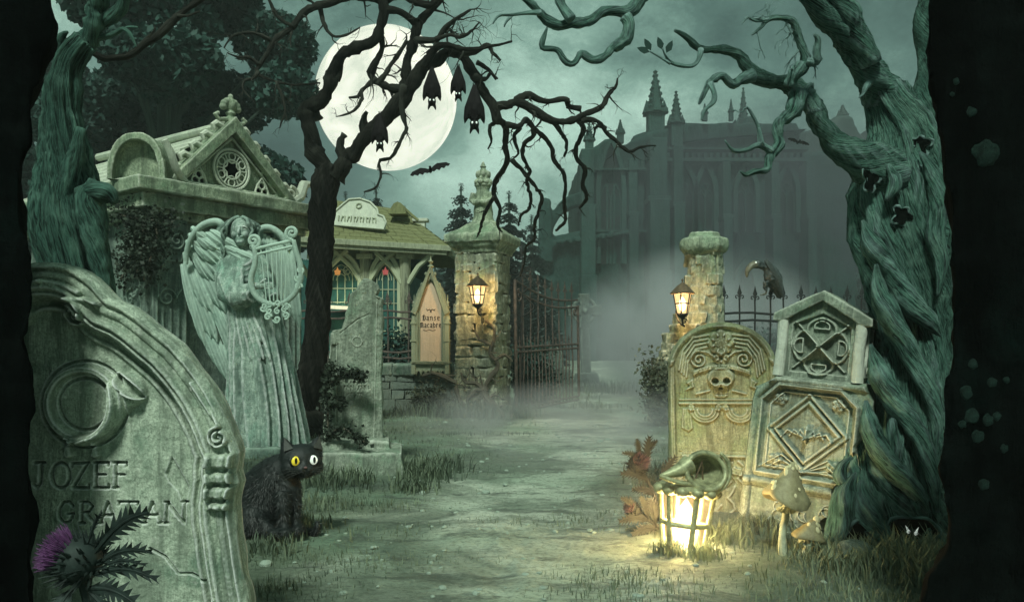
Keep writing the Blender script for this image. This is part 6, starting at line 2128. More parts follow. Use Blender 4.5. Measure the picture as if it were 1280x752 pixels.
    # right reaching boughs above the gate
    branch([(614, 134, 9), (632, 132, 8), (650, 128, 7), (665, 136, 7), (678, 146, 7), (700, 152, 7), (718, 150, 6), (728, 144, 5), (745, 138, 5), (755, 130, 4.5), (760, 118, 4), (768, 112, 3), (772, 98, 1.5)], Y - .2, Y + .3, 1, .22, 1, .15, seed=24, n=9)
    branch([(645, 126, 6), (660, 118, 5), (672, 124, 5), (690, 126, 4), (710, 124, 4), (708, 134, 4), (725, 136, 4)], Y - .1, Y + .2, 1, .14, 1, .05, seed=25, n=8)
    branch([(725, 150, 5), (740, 150, 4), (752, 156, 3.4), (758, 166, 3), (772, 178, 3), (786, 190, 2.6), (800, 184, 2), (820, 182, 1)], Y + .1, Y + .4, 1, .18, 1, .15, seed=26, n=8)
    branch([(580, 66, 6), (600, 62, 4), (610, 54, 3.4), (616, 66, 3), (625, 76, 1.6)], Y - .3, Y - .4, 1, .2, 1, .1, seed=27, n=7)
    # long drooping switches
    D = [
     ([(620, 150, 6), (632, 158, 5), (631, 180, 4.4), (634, 200, 4), (628, 214, 4), (619, 228, 3.8), (618, 244, 3.4), (625, 262, 3), (622, 280, 2.6), (627, 290, 1.4)], 0, 1.6),
     ([(618, 246, 3), (608, 262, 2.8), (602, 280, 2.4), (597, 296, 1.2)], 1.0, 1.8),
     ([(632, 156, 5), (650, 158, 4.4), (658, 148, 4), (668, 168, 3.8), (655, 180, 3.4), (654, 198, 3.2), (662, 214, 3.2), (658, 228, 2.8), (664, 246, 2.6), (660, 262, 2.4), (652, 268, 2.2), (648, 282, 1.2)], .1, 1.3),
     ([(640, 200, 3.4), (655, 216, 3), (668, 232, 2.8), (677, 246, 2.6), (674, 262, 2.6), (668, 280, 2.4), (668, 298, 2.2), (658, 308, 2), (655, 330, 1.4), (650, 345, .8)], .3, 1.5),
     ([(658, 150, 4), (676, 168, 3.6), (690, 184, 3.4), (692, 200, 3.2), (704, 216, 3), (707, 236, 3), (705, 256, 2.8), (706, 276, 2.6), (695, 288, 2)], .1, 1.4),
     ([(722, 150, 4.4), (730, 162, 4), (722, 180, 3.6), (720, 196, 3.6), (732, 212, 3.4), (728, 232, 3.2), (734, 246, 2.8), (724, 260, 2.2)], .2, 1.0),
     ([(690, 150, 4), (700, 164, 3.4), (708, 178, 2.6), (706, 196, 1.4)], .2, .5),
     ([(757, 160, 3), (745, 158, 2), (742, 172, 1.2)], .3, .5),
     ([(594, 96, 5), (606, 100, 3.4), (614, 92, 2.6), (622, 98, 1.4)], -.2, -.3),
     ([(625, 148, 4), (612, 160, 3), (614, 176, 2), (610, 186, 1)], -.1, .1),
     ([(596, 78, 4), (612, 88, 3), (620, 100, 1.4)], -.2, -.2),
     ([(650, 160, 3.4), (642, 172, 3), (648, 190, 2), (640, 200, 1)], .2, .5),
    ]
    for k, (P, a, b_) in enumerate(D):
        branch(P, Y + a, Y + b_, 1, .15, 1, .25, seed=60 + k, n=7, kink=.5, every=3)
black_tree()

# ------------------------------------------------------------------ twisted green tree on the right
def leafshape(mb, base, d, L, w_, up=Vector((0, -1, 0))):
    d = Vector(d).normalized(); s = d.cross(up).normalized()
    P = [base, base + d * L * .35 + s * w_, base + d * L * .7 + s * w_ * .7, base + d * L, base + d * L * .7 - s * w_ * .7, base + d * L * .35 - s * w_]
    mid = base + d * L * .5 + up * .006
    vs_ = P + [p - up * .003 for p in P]
    n = 6
    mb.add(vs_, [tuple(range(n)), tuple(reversed(range(n, 2 * n)))] + [(i, (i + 1) % n, (i + 1) % n + n, i + n) for i in range(n)])

def right_tree():
    Y = 3.7
    b = W(1110, 690, Y)
    t = thing('twisted_tree', 'massive twisted teal tree with hollows and sprawling roots on the right', 'tree', (b.x, Y, 0))
    mb = MB()
    limb(mb, wl([(1112, 760, 92), (1112, 690, 76), (1106, 640, 68), (1108, 590, 62), (1118, 545, 58), (1128, 500, 55), (1140, 455, 49), (1144, 410, 46), (1140, 370, 47), (1134, 330, 50), (1126, 290, 54), (1122, 255, 56), (1126, 225, 54), (1130, 195, 46), (1128, 165, 38), (1118, 140, 30), (1104, 112, 24)], Y, Y + .1), .022, 150, .10, .08, 4, barkflute(6, .24, 1.5, 5, .16))
    # thick twisted strands lying over the trunk
    ST = [
     [(1085, 560, 8), (1098, 590, 14), (1125, 625, 16), (1150, 655, 14), (1168, 680, 12), (1180, 705, 8)],
     [(1078, 600, 10), (1075, 630, 20), (1088, 655, 22), (1105, 680, 18), (1118, 705, 12)],
     [(1070, 590, 6), (1055, 620, 14), (1050, 650, 15), (1042, 675, 12), (1034, 692, 5)],
     [(1095, 330, 8), (1100, 370, 12), (1120, 410, 14), (1142, 450, 13), (1160, 490, 12), (1170, 530, 10), (1166, 570, 6)],
     [(1078, 275, 6), (1090, 310, 14), (1112, 345, 15), (1140, 380, 14), (1165, 405, 9), (1176, 420, 4)],
     [(1088, 430, 8), (1100, 470, 14), (1128, 510, 14), (1152, 550, 12), (1166, 600, 10), (1172, 640, 6)],
     [(1082, 500, 8), (1088, 535, 13), (1110, 575, 14), (1140, 610, 12), (1160, 640, 8)],
     [(1150, 190, 7), (1166, 220, 10), (1172, 255, 11), (1168, 290, 11), (1176, 330, 8), (1172, 370, 4)],
     [(1110, 205, 8), (1118, 230, 9), (1108, 250, 7)],
     [(1062, 610, 6), (1050, 600, 9), (1052, 580, 6), (1066, 572, 3)],
     [(1160, 650, 8), (1176, 672, 9), (1190, 696, 7), (1204, 712, 3)]]
    for k, P in enumerate(ST):
        P = [(P[0][0], P[0][1], P[0][2] * .25)] + P[1:-1] + [(P[-1][0], P[-1][1], P[-1][2] * .4)]
        limb(mb, wl(P, Y - .13 - .012 * (k % 4), Y - (.25 if P[-1][1] > 600 else .15)), .02, 18, .22, .10, 10 + k, barkflute(3, .15, 4, k, .12))
    part('trunk', mb, M['bark_teal'], t, world=True, smooth=180)
    rg = random.Random(4)
    def branch(P, Y0, Y1=None, n=14, tw=0, seed=0, kink=.3, mat='bark_teal', every=3, twl=.12):
        m_ = MB(); q = wl(P, Y0, Y1)
        limb(m_, q, .016, n, kink, .22, seed, barkflute(4, .16, 8, seed, .14) if P[0][2] > 7 else None)
        if tw:
            C = crom(q, 2)
            for i in range(3, len(C), every):
                c = C[i]; d = Vector((rg.gauss(0, 1), rg.gauss(0, .4), rg.gauss(-.1, 1)))
                twigs(m_, c[:3], d, twl * rg.uniform(.5, 1.2), min(c[3] * .5, .007), 1, rg, .05)
        return part('branch', m_, M[mat], t, world=True, smooth=180)
    branch([(1120, 225, 34), (1100, 208, 30), (1078, 200, 24), (1058, 190, 19), (1040, 174, 15), (1026, 158, 13), (1018, 140, 12), (1010, 122, 13), (998, 112, 14), (984, 104, 11), (964, 100, 10), (945, 95, 10), (934, 84, 8), (926, 70, 7), (912, 63, 6), (895, 62, 5), (876, 62, 4.4), (864, 52, 4), (854, 44, 3.4), (843, 38, 2)], Y, Y - .3, 24, seed=1)
    branch([(942, 94, 9), (928, 98, 7), (914, 106, 6), (904, 94, 5.5), (892, 98, 5), (884, 108, 4), (877, 122, 3), (874, 130, 1.2)], Y - .25, Y - .35, 10, 0, 2)
    branch([(888, 104, 4), (894, 116, 3.6), (892, 128, 3), (882, 136, 2.6), (877, 150, 1)], Y - .33, Y - .4, 8, 0, 3)
    branch([(998, 116, 12), (994, 132, 11), (984, 146, 9), (974, 152, 8), (972, 168, 8), (976, 182, 7), (964, 191, 6), (961, 205, 5), (958, 214, 4.4), (942, 215, 3.6), (932, 219, 3), (925, 214, 1)], Y - .2, Y - .45, 16, 0, 4)
    branch([(964, 190, 5), (954, 182, 4.4), (944, 182, 3.6), (930, 188, 3), (916, 188, 2.4), (906, 175, 1)], Y - .35, Y - .45, 9, 0, 5)
    branch([(952, 182, 4), (950, 166, 3), (944, 150, 2.4), (934, 134, 1.6), (928, 140, .8)], Y - .38, Y - .4, 8, 1, 6)
    branch([(986, 108, 9), (990, 96, 8), (1002, 84, 8), (1010, 76, 7), (1004, 62, 6), (998, 48, 6), (994, 36, 5), (990, 26, 5), (976, 22, 4), (960, 23, 3.6), (952, 34, 2.4), (940, 44, 1)], Y - .25, Y - .4, 12, 1, 7)
    branch([(960, 24, 3.4), (946, 26, 2.6), (934, 22, 1.6), (928, 30, .8)], Y - .38, Y - .42, 7, 1, 8)
    branch([(1008, 76, 6), (1022, 78, 6), (1020, 64, 5), (1024, 50, 4), (1018, 44, 2)], Y - .3, Y - .35, 9, 0, 9)
    branch([(1018, 140, 11), (1014, 126, 10), (1010, 112, 8), (1016, 108, 5)], Y - .18, Y - .2, 10, 0, 10)
    branch([(1104, 118, 25), (1090, 96, 20), (1078, 76, 18), (1062, 54, 16), (1046, 38, 14), (1032, 26, 13), (1018, 10, 13), (1010, -14, 12), (990, -45, 10)], Y + .1, Y - .3, 24, 0, 11)
    branch([(1090, 80, 14), (1080, 52, 16), (1066, 30, 16), (1050, 12, 15), (1040, -10, 14), (1020, -50, 12)], Y - .06, Y - .2, 20, 0, 12)
    branch([(1128, 180, 26), (1150, 150, 22), (1164, 110, 20), (1168, 60, 18), (1164, 20, 18), (1170, -30, 16)], Y + .22, Y + .3, 20, 0, 13, mat='bark_green')
    branch([(1096, 98, 6), (1084, 106, 4), (1080, 116, 2.4), (1074, 122, 1)], Y + .0, Y - .1, 7, 0, 14)
    # overhead bough that drops in from above the frame
    branch([(1030, -40, 12), (960, -62, 11), (890, -60, 10), (840, -36, 9), (805, -8, 8), (796, 6, 8), (785, 17, 8), (770, 14, 7), (753, 15, 7), (742, 24, 7), (730, 28, 7), (714, 28, 6), (698, 32, 6), (684, 24, 6), (672, 14, 5), (664, 4, 5), (650, -4, 3)], Y - .25, Y - .5, 14, 0, 15, .2)
    branch([(781, 20, 8), (786, 32, 8), (784, 46, 8), (774, 56, 7), (764, 60, 6), (758, 70, 5.5), (744, 76, 5), (732, 70, 5), (726, 64, 4.6), (720, 78, 4.4), (712, 82, 4), (702, 72, 4), (698, 62, 3.6), (686, 60, 3.4), (676, 60, 3.4), (680, 46, 3), (684, 34, 1.4)], Y - .48, Y - .55, 12, 0, 16, .2)
    branch([(676, 16, 4), (660, 16, 2.6), (640, 19, 2), (624, 20, 1.6), (616, 30, .9)], Y - .5, Y - .55, 7, 0, 17); branch([(640, 19, 2), (632, 28, 1.5), (630, 34, .8)], Y - .5, Y - .5, 6, 0, 18)
    branch([(698, -30, 7), (698, -4, 6), (704, 10, 6), (714, 24, 6)], Y - .45, Y - .48, 10, 0, 19)
    lb = branch([(876, 62, 4), (872, 76, 3.4), (866, 82, 3), (850, 82, 2.6), (838, 78, 2), (832, 70, 1.4), (828, 60, 1)], Y - .3, Y - .4, 7, 0, 20)
    branch([(838, 80, 1.8), (822, 70, 1.4), (812, 64, .9)], Y - .38, Y - .4, 6, 0, 21)
    for (x, y, dx, dz) in ((828, 62, -.4, 1), (833, 66, .5, 1), (812, 65, -1, .3), (814, 63, -.5, .8)):
        lf = MB(); leafshape(lf, W(x, y, Y - .4), (dx, -.1, dz), .055, .014); part('leaf', lf, M['leaf_dark'], t, world=True)
    # hollows: ragged flat black patches painted as the dark inside, with a raised rim
    bv = surf_bvh([o for o in ALL if o.parent is t and o.type == 'MESH'])
    def hollow(x, y, rx, ry, k, spiky=.38, n=30):
        hit = [onto(bv, W(x + rx * .7 * math.cos(a), y - ry * .7 * math.sin(a), Y - .2))[0].y for a in np.linspace(0, 2 * PI, 12)]
        yf = sorted(hit)[2] - .006
        def ringp(q, dy): 
            out = []
            for i in range(n):
                a = 2 * PI * i / n
                f = 1 + spiky * (.5 * math.sin(5 * a + k * 1.3) + .5 * math.sin(3 * a + k)) * q
                p = W(x + rx * q * f * math.cos(a), y - ry * q * f * math.sin(a), yf + dy); out.append(p)
            return out
        pts = ringp(1, 0) + ringp(.6, .004)
        m_ = MB()
        m_.add(pts, [(i, (i + 1) % n, n + (i + 1) % n, n + i) for i in range(n)] + [tuple(range(n, 2 * n))])
        h = part('hollow', m_, M['hollow'], t, world=True, smooth=0)
        m_ = MB(); c = [p for p in ringp(1.12, .012)]
        m_.tube([p + Vector((0, .004 * math.sin(i * 1.9), 0)) for i, p in enumerate(c)], [.006 + .003 * math.sin(i * 1.3 + k) for i in range(n)], 8, closed=True, tw=9)
        part('rim', m_, M['bark_teal'], h, world=True, smooth=180)
    for k, (x, y, rx, ry) in enumerate(((1150, 182, 11, 11), (1088, 224, 8, 13), (1128, 270, 11, 10))): hollow(x, y, rx, ry, k)
    hollow(1140, 664, 30, 17, 7, .12); hollow(1074, 676, 17, 20, 9, .15)
right_tree()

TB = surf_bvh([o for o in ALL if o.parent and o.parent.name == 'twisted_tree' and o.type == 'MESH'])
def peeper(x, y, Y, label, up):
    c = onto(TB, W(x, y, Y))[0]; c.y -= .012
    t = thing('hiding_creature', label, 'creature', c)
    mb = MB(); mb.ball((0, .022, -.01), (.040, .020, .030)); 
    part('body', mb, M['fur'], t, vox=.008, vsm=1, rough=(.004, 60))
    for s in (-1, 1):
        mb = MB()
        mb.ball((s * .017, -.002, -s * .004), (.0085, .006, .009))
        if up: mb.tube([(s * .017, -.002, -s * .004), (s * .021, -.002, .014 - s * .004), (s * .028, -.002, .026 - s * .004)], [.006, .004, .0008], 6)
        e = part('eye', mb, M['eye_white'], t)
        mb = MB(); mb.ball((s * .017 + .002, -.0075, -s * .004), (.0028, .002, .0032)); part('pupil', mb, M['pupil'], e)
peeper(1138, 664, 3.36, 'small creature with slanted white eyes in the larger root hollow of the twisted tree', True)
peeper(1076, 683, 3.40, 'small creature with round white eyes under the arched root, above the mossy stone', False)

# ------------------------------------------------------------------ green tree on the left
def left_tree():
    Y = 4.0
    t = thing('gnarled_tree', 'leaning dark green tree behind the big near headstone, left of the mausoleum', 'tree', (W(95, 500, Y).x, Y, 0))
    mb = MB()
    limb(mb, wl([(92, 700, 60), (92, 560, 54), (94, 440, 50), (94, 370, 46), (92, 330, 45), (88, 285, 42), (86, 250, 40), (84, 215, 32), (80, 180, 27), (78, 145, 23), (78, 115, 20), (84, 85, 17), (96, 64, 16), (108, 52, 15)], Y, Y - .05), .028, 100, .10, .08, 7, barkflute(6, .22, .9, 7, .16))
    for k, P in enumerate(([(118, 225, 6), (108, 245, 14), (112, 275, 15), (122, 310, 13), (128, 345, 10), (130, 380, 6)], [(102, 160, 5), (94, 195, 10), (80, 240, 12), (70, 290, 12), (66, 330, 8)], [(95, 240, 6), (130, 240, 14), (140, 246, 9), (143, 254, 4)], [(62, 190, 5), (66, 230, 9), (60, 280, 10), (62, 330, 8)])):
        limb(mb, wl(P, Y - .13), .022, 18, .2, .12, 20 + k, barkflute(3, .15, 4, k, .12))
    part('trunk', mb, M['bark_green'], t, world=True, smooth=180)
    def branch(P, n=14, seed=0, a=0, b=-.1):
        m_ = MB(); limb(m_, wl(P, Y + a, Y + b), .018, n, .3, .22, seed, barkflute(4, .14, 6, seed, .12)); part('branch', m_, M['bark_green'], t, world=True, smooth=180)
    branch([(100, 60, 15), (114, 44, 13), (122, 26, 12), (122, 10, 11), (128, -8, 12), (136, -30, 10)], 18, 1)
    branch([(84, 92, 14), (78, 76, 10), (74, 58, 8), (78, 44, 5), (84, 40, 2)], 12, 2)
    branch([(112, 50, 12), (122, 34, 8), (136, 24, 8), (150, 16, 8), (156, 4, 8), (158, -12, 6)], 14, 3)
    branch([(114, 14, 9), (116, 8, 7), (112, 4, 3)], 10, 4)
    branch([(118, 46, 7), (132, 46, 4), (144, 42, 3.4), (152, 36, 3), (160, 40, 3), (166, 50, 2), (170, 58, 1)], 8, 5); branch([(152, 38, 2.6), (160, 34, 1.8), (172, 34, .8)], 6, 6)
left_tree()

def long_bough():
    """dark bough crossing behind the left tree"""
    t = thing('dead_bough', 'thin dark bough slanting up from the left tree towards the top of the picture', 'branch', W(150, 72, 4.6))
    mb = MB()
    limb(mb, wl([(100, 40, 4), (120, 70, 4), (140, 73, 4), (160, 70, 4), (180, 54, 4), (198, 44, 4.4), (215, 28, 4.4), (226, 16, 4), (245, 4, 4), (262, -10, 4)], 4.3, 4.6), .03, 9, .4, .3, 3)
    limb(mb, wl([(176, 56, 3), (190, 44, 2), (194, 34, 1)], 4.5, 4.5), .03, 6, .4, .3, 4)
    limb(mb, wl([(222, 20, 3), (236, 20, 2), (250, 14, 1)], 4.5, 4.5), .03, 6, .4, .3, 5)
    part('bough', mb, M['bark_black'], t, world=True, smooth=180)
long_bough()

# ------------------------------------------------------------------ added black rocks standing in for the torn dark margins
def side_rock(name, label, prof, side, Y, seed):
    """prof: visible edge (py, px)"""
    pts = []
    mb = MB()
    zs = [(CAMZ - (py - 430) * Y / 1000, (px - 640) * Y / 1000) for py, px in prof]
    zs.sort()
    e = [p[1] for p in zs]; z = [p[0] for p in zs]
    n = len(z)
    far = side * 3.0
    x0 = sum(e) / n
    P = [(e[i] , z[i]) for i in range(n)] + [(far, z[-1]), (far, z[0])]
    mb.prism(P, 0, .26 if side > 0 else .10)
    mb.v = [Vector((v.x * (1 + v.y * 1.25 / Y), v.y + Y, v.z)) for v in mb.v]   # the face slopes away outwards
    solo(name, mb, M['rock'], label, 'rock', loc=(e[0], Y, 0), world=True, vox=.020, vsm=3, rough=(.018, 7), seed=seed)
side_rock('margin_rock', 'added near-black rock standing in for the torn left margin beside the big headstone',
          [(-80, 66), (0, 66), (30, 74), (60, 62), (110, 50), (160, 42), (200, 36), (260, 36), (320, 38), (370, 44), (430, 36), (480, 40), (520, 38), (580, 38), (640, 46), (690, 44), (752, 46), (900, 46), (1100, 50)], -1, 1.54, 1)
side_rock('margin_rock', 'added near-black lichen-spotted rock standing in for the torn right margin beside the twisted tree',
          [(-80, 1172), (0, 1160), (40, 1156), (70, 1158), (120, 1163), (160, 1170), (220, 1178), (300, 1188), (360, 1192), (420, 1188), (470, 1180), (560, 1180), (620, 1176), (650, 1186), (690, 1184), (720, 1160), (752, 1150), (900, 1130), (1100, 1100)], 1, 2.0, 2)
def lichens():
    bv = surf_bvh([[o for o in ALL if o.name.startswith('margin_rock')][-1]])
    for x, y, q in [(1232, 192, 16), (1214, 140, 6), (1195, 102, 4), (1190, 118, 3), (1216, 455, 6), (1208, 490, 8), (1240, 478, 6), (1258, 475, 4), (1215, 520, 9), (1235, 525, 7), (1222, 545, 8), (1246, 520, 5), (1203, 530, 5), (1230, 605, 7), (1255, 560, 5)]:
        m = 20; k = .0022
        c, nr = onto(bv, W(x, y, 2.0))
        pts = []
        for f, up in ((1, .0005), (.8, .004), (.3, .005)):
            for i in range(m):
                a = 2 * PI * i / m
                rr = q * f * (1 + .35 * noise.noise(Vector((math.cos(a) * 1.5 + x, math.sin(a) * 1.5, y))))
                p, n2 = onto(bv, W(x + rr * math.cos(a), y + rr * 1.1 * math.sin(a), 2.0)); pts.append(p + n2 * up)
        mb = MB(); mb.add(pts, [(g * m + i, g * m + (i + 1) % m, (g + 1) * m + (i + 1) % m, (g + 1) * m + i) for g in range(2) for i in range(m)] + [tuple(2 * m + i for i in range(m))])
        solo('lichen_patch', mb, M['lichen'], 'round greenish lichen patch on the added black margin rock at the right', 'lichen', loc=c, world=True, group='lichen patches on the added right margin rock', smooth=0)
M['lichen'] = stone_mat('dark_lichen', (.02, .05, .04), (.006, .014, .011), (.01, .03, .025), 8, .4, wear_highlight=0)
lichens()
# ------------------------------------------------------------------ ground lantern
def ground_lantern():
    Y = 3.5; k = Y / 1000
    base = W(853, 676, Y); base.z = gz(base.x, base.y) - .02
    t = thing('ground_lantern', 'brightly glowing old lantern on the grass, its horn-shaped lid thrown open', 'lantern', base, (R(-4), R(6), R(8)))
    N = 6; rb, rt, H = .085, .118, .27
    mb = MB()
    for i in range(N):
        a = 2 * PI * (i + .5) / N
        mb.tube([(rb * math.cos(a), rb * math.sin(a), 0), (rt * math.cos(a), rt * math.sin(a), H)], .012, 8)
    for z, r, w_ in ((0, rb, .010), (.13, rb + (rt - rb) * .5, .011), (H, rt, .012)):
        mb.tube([(r * math.cos(2 * PI * (i + .5) / N), r * math.sin(2 * PI * (i + .5) / N), z) for i in range(N)], w_, 8, closed=True)
    mb.lathe([(rb + .01, -.012), (rb + .02, -.03), (rb * .7, -.04)], n=24)
    part('frame', mb, M['tin'], t)
    for i in range(N):
        a, b = 2 * PI * (i + .5) / N, 2 * PI * (i + 1.5) / N
        mb = MB(); q = .985
        mb.add([(q * r * math.cos(c), q * r * math.sin(c), z) for (r, c, z) in ((rb, a, 0), (rb, b, 0), (rt, b, H), (rt, a, H))], [(0, 1, 2, 3)])
        part('pane', mb, M['groundglow'], t, smooth=0)
    mb = MB(); mb.lathe([(.005, .02), (.042, .05), (.055, .11), (.035, .19), (.002, .24)], n=16)
    part('flame', mb, M['flame'], t)
    # scalloped collar
    mb = MB()
    for i in range(12):
        a = 2 * PI * i / 12
        mb.ball((.122 * math.cos(a), .122 * math.sin(a), H + .005), (.03, .03, .024), seg=10, rings=6)
    mb.lathe([(.11, H), (.128, H + .01), (.128, H + .03), (.11, H + .04), (.02, H + .045)], n=24)
    part('collar', mb, M['tin'], t)
    # open lid: hollow cone mouth turned to the viewer, ending in a pointed spout to the left
    mb = MB()
    cx, cz = .040, H + .10
    rim = [(cx + .088 * math.cos(a), -.10 + .02 * math.sin(a), cz + .078 * math.sin(a)) for a in np.linspace(0, 2 * PI, 32, endpoint=False)]
    mb.tube(rim, .013, 8, closed=True)
    n = 32
    inner = rim; deep = [(cx + .02 + (p[0] - cx) * .25, .02, cz + .01 + (p[2] - cz) * .25) for p in rim]
    outer = [(cx + .01 + (p[0] - cx) * .45, .035, cz + (p[2] - cz) * .5) for p in rim]
    mb.add(list(inner) + deep + outer, [(i, (i + 1) % n, n + (i + 1) % n, n + i) for i in range(n)] + [(i, 2 * n + i, 2 * n + (i + 1) % n, (i + 1) % n) for i in range(n)] + [tuple(range(n, 2 * n))] + [tuple(reversed(range(2 * n, 3 * n)))])
    lid = part('lid', mb, M['tin'], t, smooth=50)
    mb = MB()
    c = crom([(-.165, -.10, cz - .035), (-.12, -.095, cz - .022), (-.07, -.085, cz - .002), (-.03, -.075, cz + .02)], 5)
    mb.tube(c, [.006 + .040 * (i / 15) ** 1.1 for i in range(16)], 12)
    mb.tube(crom([(-.165, -.105, cz - .035), (-.09, -.115, cz - .055), (-.02, -.115, cz - .06), (.05, -.115, cz - .075)], 5), .010, 8)
    part('spout', mb, M['tin'], lid)
    mb = MB()   # twisted handle cord around the rim
    for i in range(40):
        a = -1.2 + i * .055
        mb.ball((cx + .106 * math.cos(a), -.105, cz + .096 * math.sin(a)), (.011, .011, .008), rot=Matrix.Rotation(a, 3, 'Y'), seg=8, rings=6)
    part('cord', mb, M['tin'], lid)
    mb = MB(); mb.tube([(cx - .03, -.05, cz - .05), (cx - .01, -.07, cz + .04), (cx + .02, -.03, cz - .06)], [.004, .004, .004], 6)
    part('wire', mb, M['brass'], lid)
    L = bpy.data.lights.new('ground_lantern_light', 'POINT'); L.energy = 150; L.color = (1, .70, .30); L.shadow_soft_size = .06
    lo = bpy.data.objects.new('ground_lantern_light', L); lo.parent = t; lo.location = (0, -.0, .14); ALL.append(lo)
ground_lantern()

# ------------------------------------------------------------------ toadstools
def toadstool(label, stem, rs, capc, rx, hz, tilt, Y, seed, warp):
    base = W(*stem[0], Y); base.z = gz(base.x, base.y) - .01
    t = thing('toadstool', label, 'mushroom', base, group='toadstools by the tree root')
    mb = MB(); c = crom([(*tuple(W(x, y, Y)), r * Y / 1000) for (x, y), r in zip(stem, rs)], 5)
    mb.tube([p[:3] for p in c], [p[3] for p in c], 14)
    part('stem', mb, M['stem'], t, world=True, rough=(.002, 40))
    cc = W(*capc, Y); rot = Matrix.Rotation(R(tilt), 3, 'Y')
    n = 40; prof = [(0.02, 1.0), (.10, .97), (.22, .86), (.36, .68), (.55, .45), (.76, .22), (.93, .05), (1.0, -.06), (.97, -.12), (.86, -.10), (.5, .0), (.16, .05), (.05, .05)]
    mb = MB(); vs_ = []
    for (r, z) in prof:
        for j in range(n):
            a = 2 * PI * j / n
            lip = r * r
            rr = r * rx * (1 + .10 * math.sin(3 * a + seed) * lip + .04 * math.sin(7 * a) * lip)
            zz = z * hz + lip * hz * (.10 * math.sin(2 * a + seed) - .10 * math.cos(a))
            p = Vector((rr * math.cos(a) + warp * max(0, z) ** 2, rr * math.sin(a) * .9, zz))
            vs_.append(cc + rot @ p)
    m = len(prof)
    mb.add(vs_, [(i * n + j, i * n + (j + 1) % n, (i + 1) * n + (j + 1) % n, (i + 1) * n + j) for i in range(m - 1) for j in range(n)] + [tuple(range(n)), tuple((m - 1) * n + j for j in range(n))])
    cap = part('cap', mb, M['cap'], t, world=True, smooth=60)
    r = random.Random(seed); mb = MB()
    for k in range(15):
        a = r.uniform(PI * .95, PI * 2.05); f = r.uniform(.15, .88)
        i = min(len(prof) - 7, int(f * 6)); g = f * 6 - i
        pr = prof[i][0] * (1 - g) + prof[i + 1][0] * g; pz = prof[i][1] * (1 - g) + prof[i + 1][1] * g
        p = Vector((pr * rx * math.cos(a) + warp * pz * pz, pr * rx * math.sin(a) * .9, pz * hz + pr * pr * hz * (.10 * math.sin(2 * a + seed) - .10 * math.cos(a))))
        s_ = r.uniform(.006, .012)
        nrm = Vector((math.cos(a), math.sin(a), .6)).normalized()
        mb.ball(cc + rot @ p, (s_, s_ * 1.3, s_ * .45), rot=rot @ nrm.to_track_quat('Z', 'Y').to_matrix(), seg=10, rings=6)
    part('warts', mb, M['capspot'], cap, world=True)
    mb = MB(); n = 24   # ragged skirt
    top = Vector(c[-3][:3]); vs_ = []
    for (r_, z) in ((.010, .0), (.022, -.012), (.036, -.030)):
        for j in range(n): 
            a = 2 * PI * j / n; q = 1 + (.35 * math.sin(j * 2.6)) * (r_ > .03)
            vs_.append(top + Vector((r_ * q * math.cos(a), r_ * q * math.sin(a), z + (.010 * math.sin(j * 2.6) if r_ > .03 else 0))))
    mb.add(vs_, [(i * n + j, i * n + (j + 1) % n, (i + 1) * n + (j + 1) % n, (i + 1) * n + j) for i in range(2) for j in range(n)])
    part('skirt', mb, M['stem'], t, world=True, smooth=60)
toadstool('taller toadstool with a pale-spotted conical cap in front of the knotwork headstone', [(986, 706), (979, 690), (978, 665), (982, 645), (984, 622)], [8, 6, 4.5, 4.5, 6], (983, 622), .098, .155, 6, 3.35, 1, .015)
toadstool('shorter toadstool with a drooping cap leaning right beside the taller one', [(992, 706), (1003, 692), (1009, 684), (1008, 676), (1010, 668)], [6, 5, 4, 4, 5], (1011, 670), .068, .085, 10, 3.38, 4, .02)

# ------------------------------------------------------------------ mossy rock
def rock(px, py, Y, r, label, seed, mat='boulder', grp=None):
    p = W(px, py, Y); p.z = max(gz(p.x, p.y), p.z)
    mb = MB(); mb.ball((0, 0, r[2] * .3), r); mb.ball((r[0] * .3, -.01, r[2] * .1), (r[0] * .7, r[1] * .8, r[2] * .7))
    solo('mossy_rock', mb, M[mat], label, 'rock', loc=p, vox=.010, vsm=1, rough=(min(r) * .18, 9), seed=seed, group=grp)
rock(1068, 708, 3.22, (.085, .07, .055), 'domed mossy rock below the arched root of the twisted tree', 3)
rock(562, 520, 9.9, (.14, .12, .12), 'low rough stone at the left foot of the square gate pillar', 5, 'masonry')

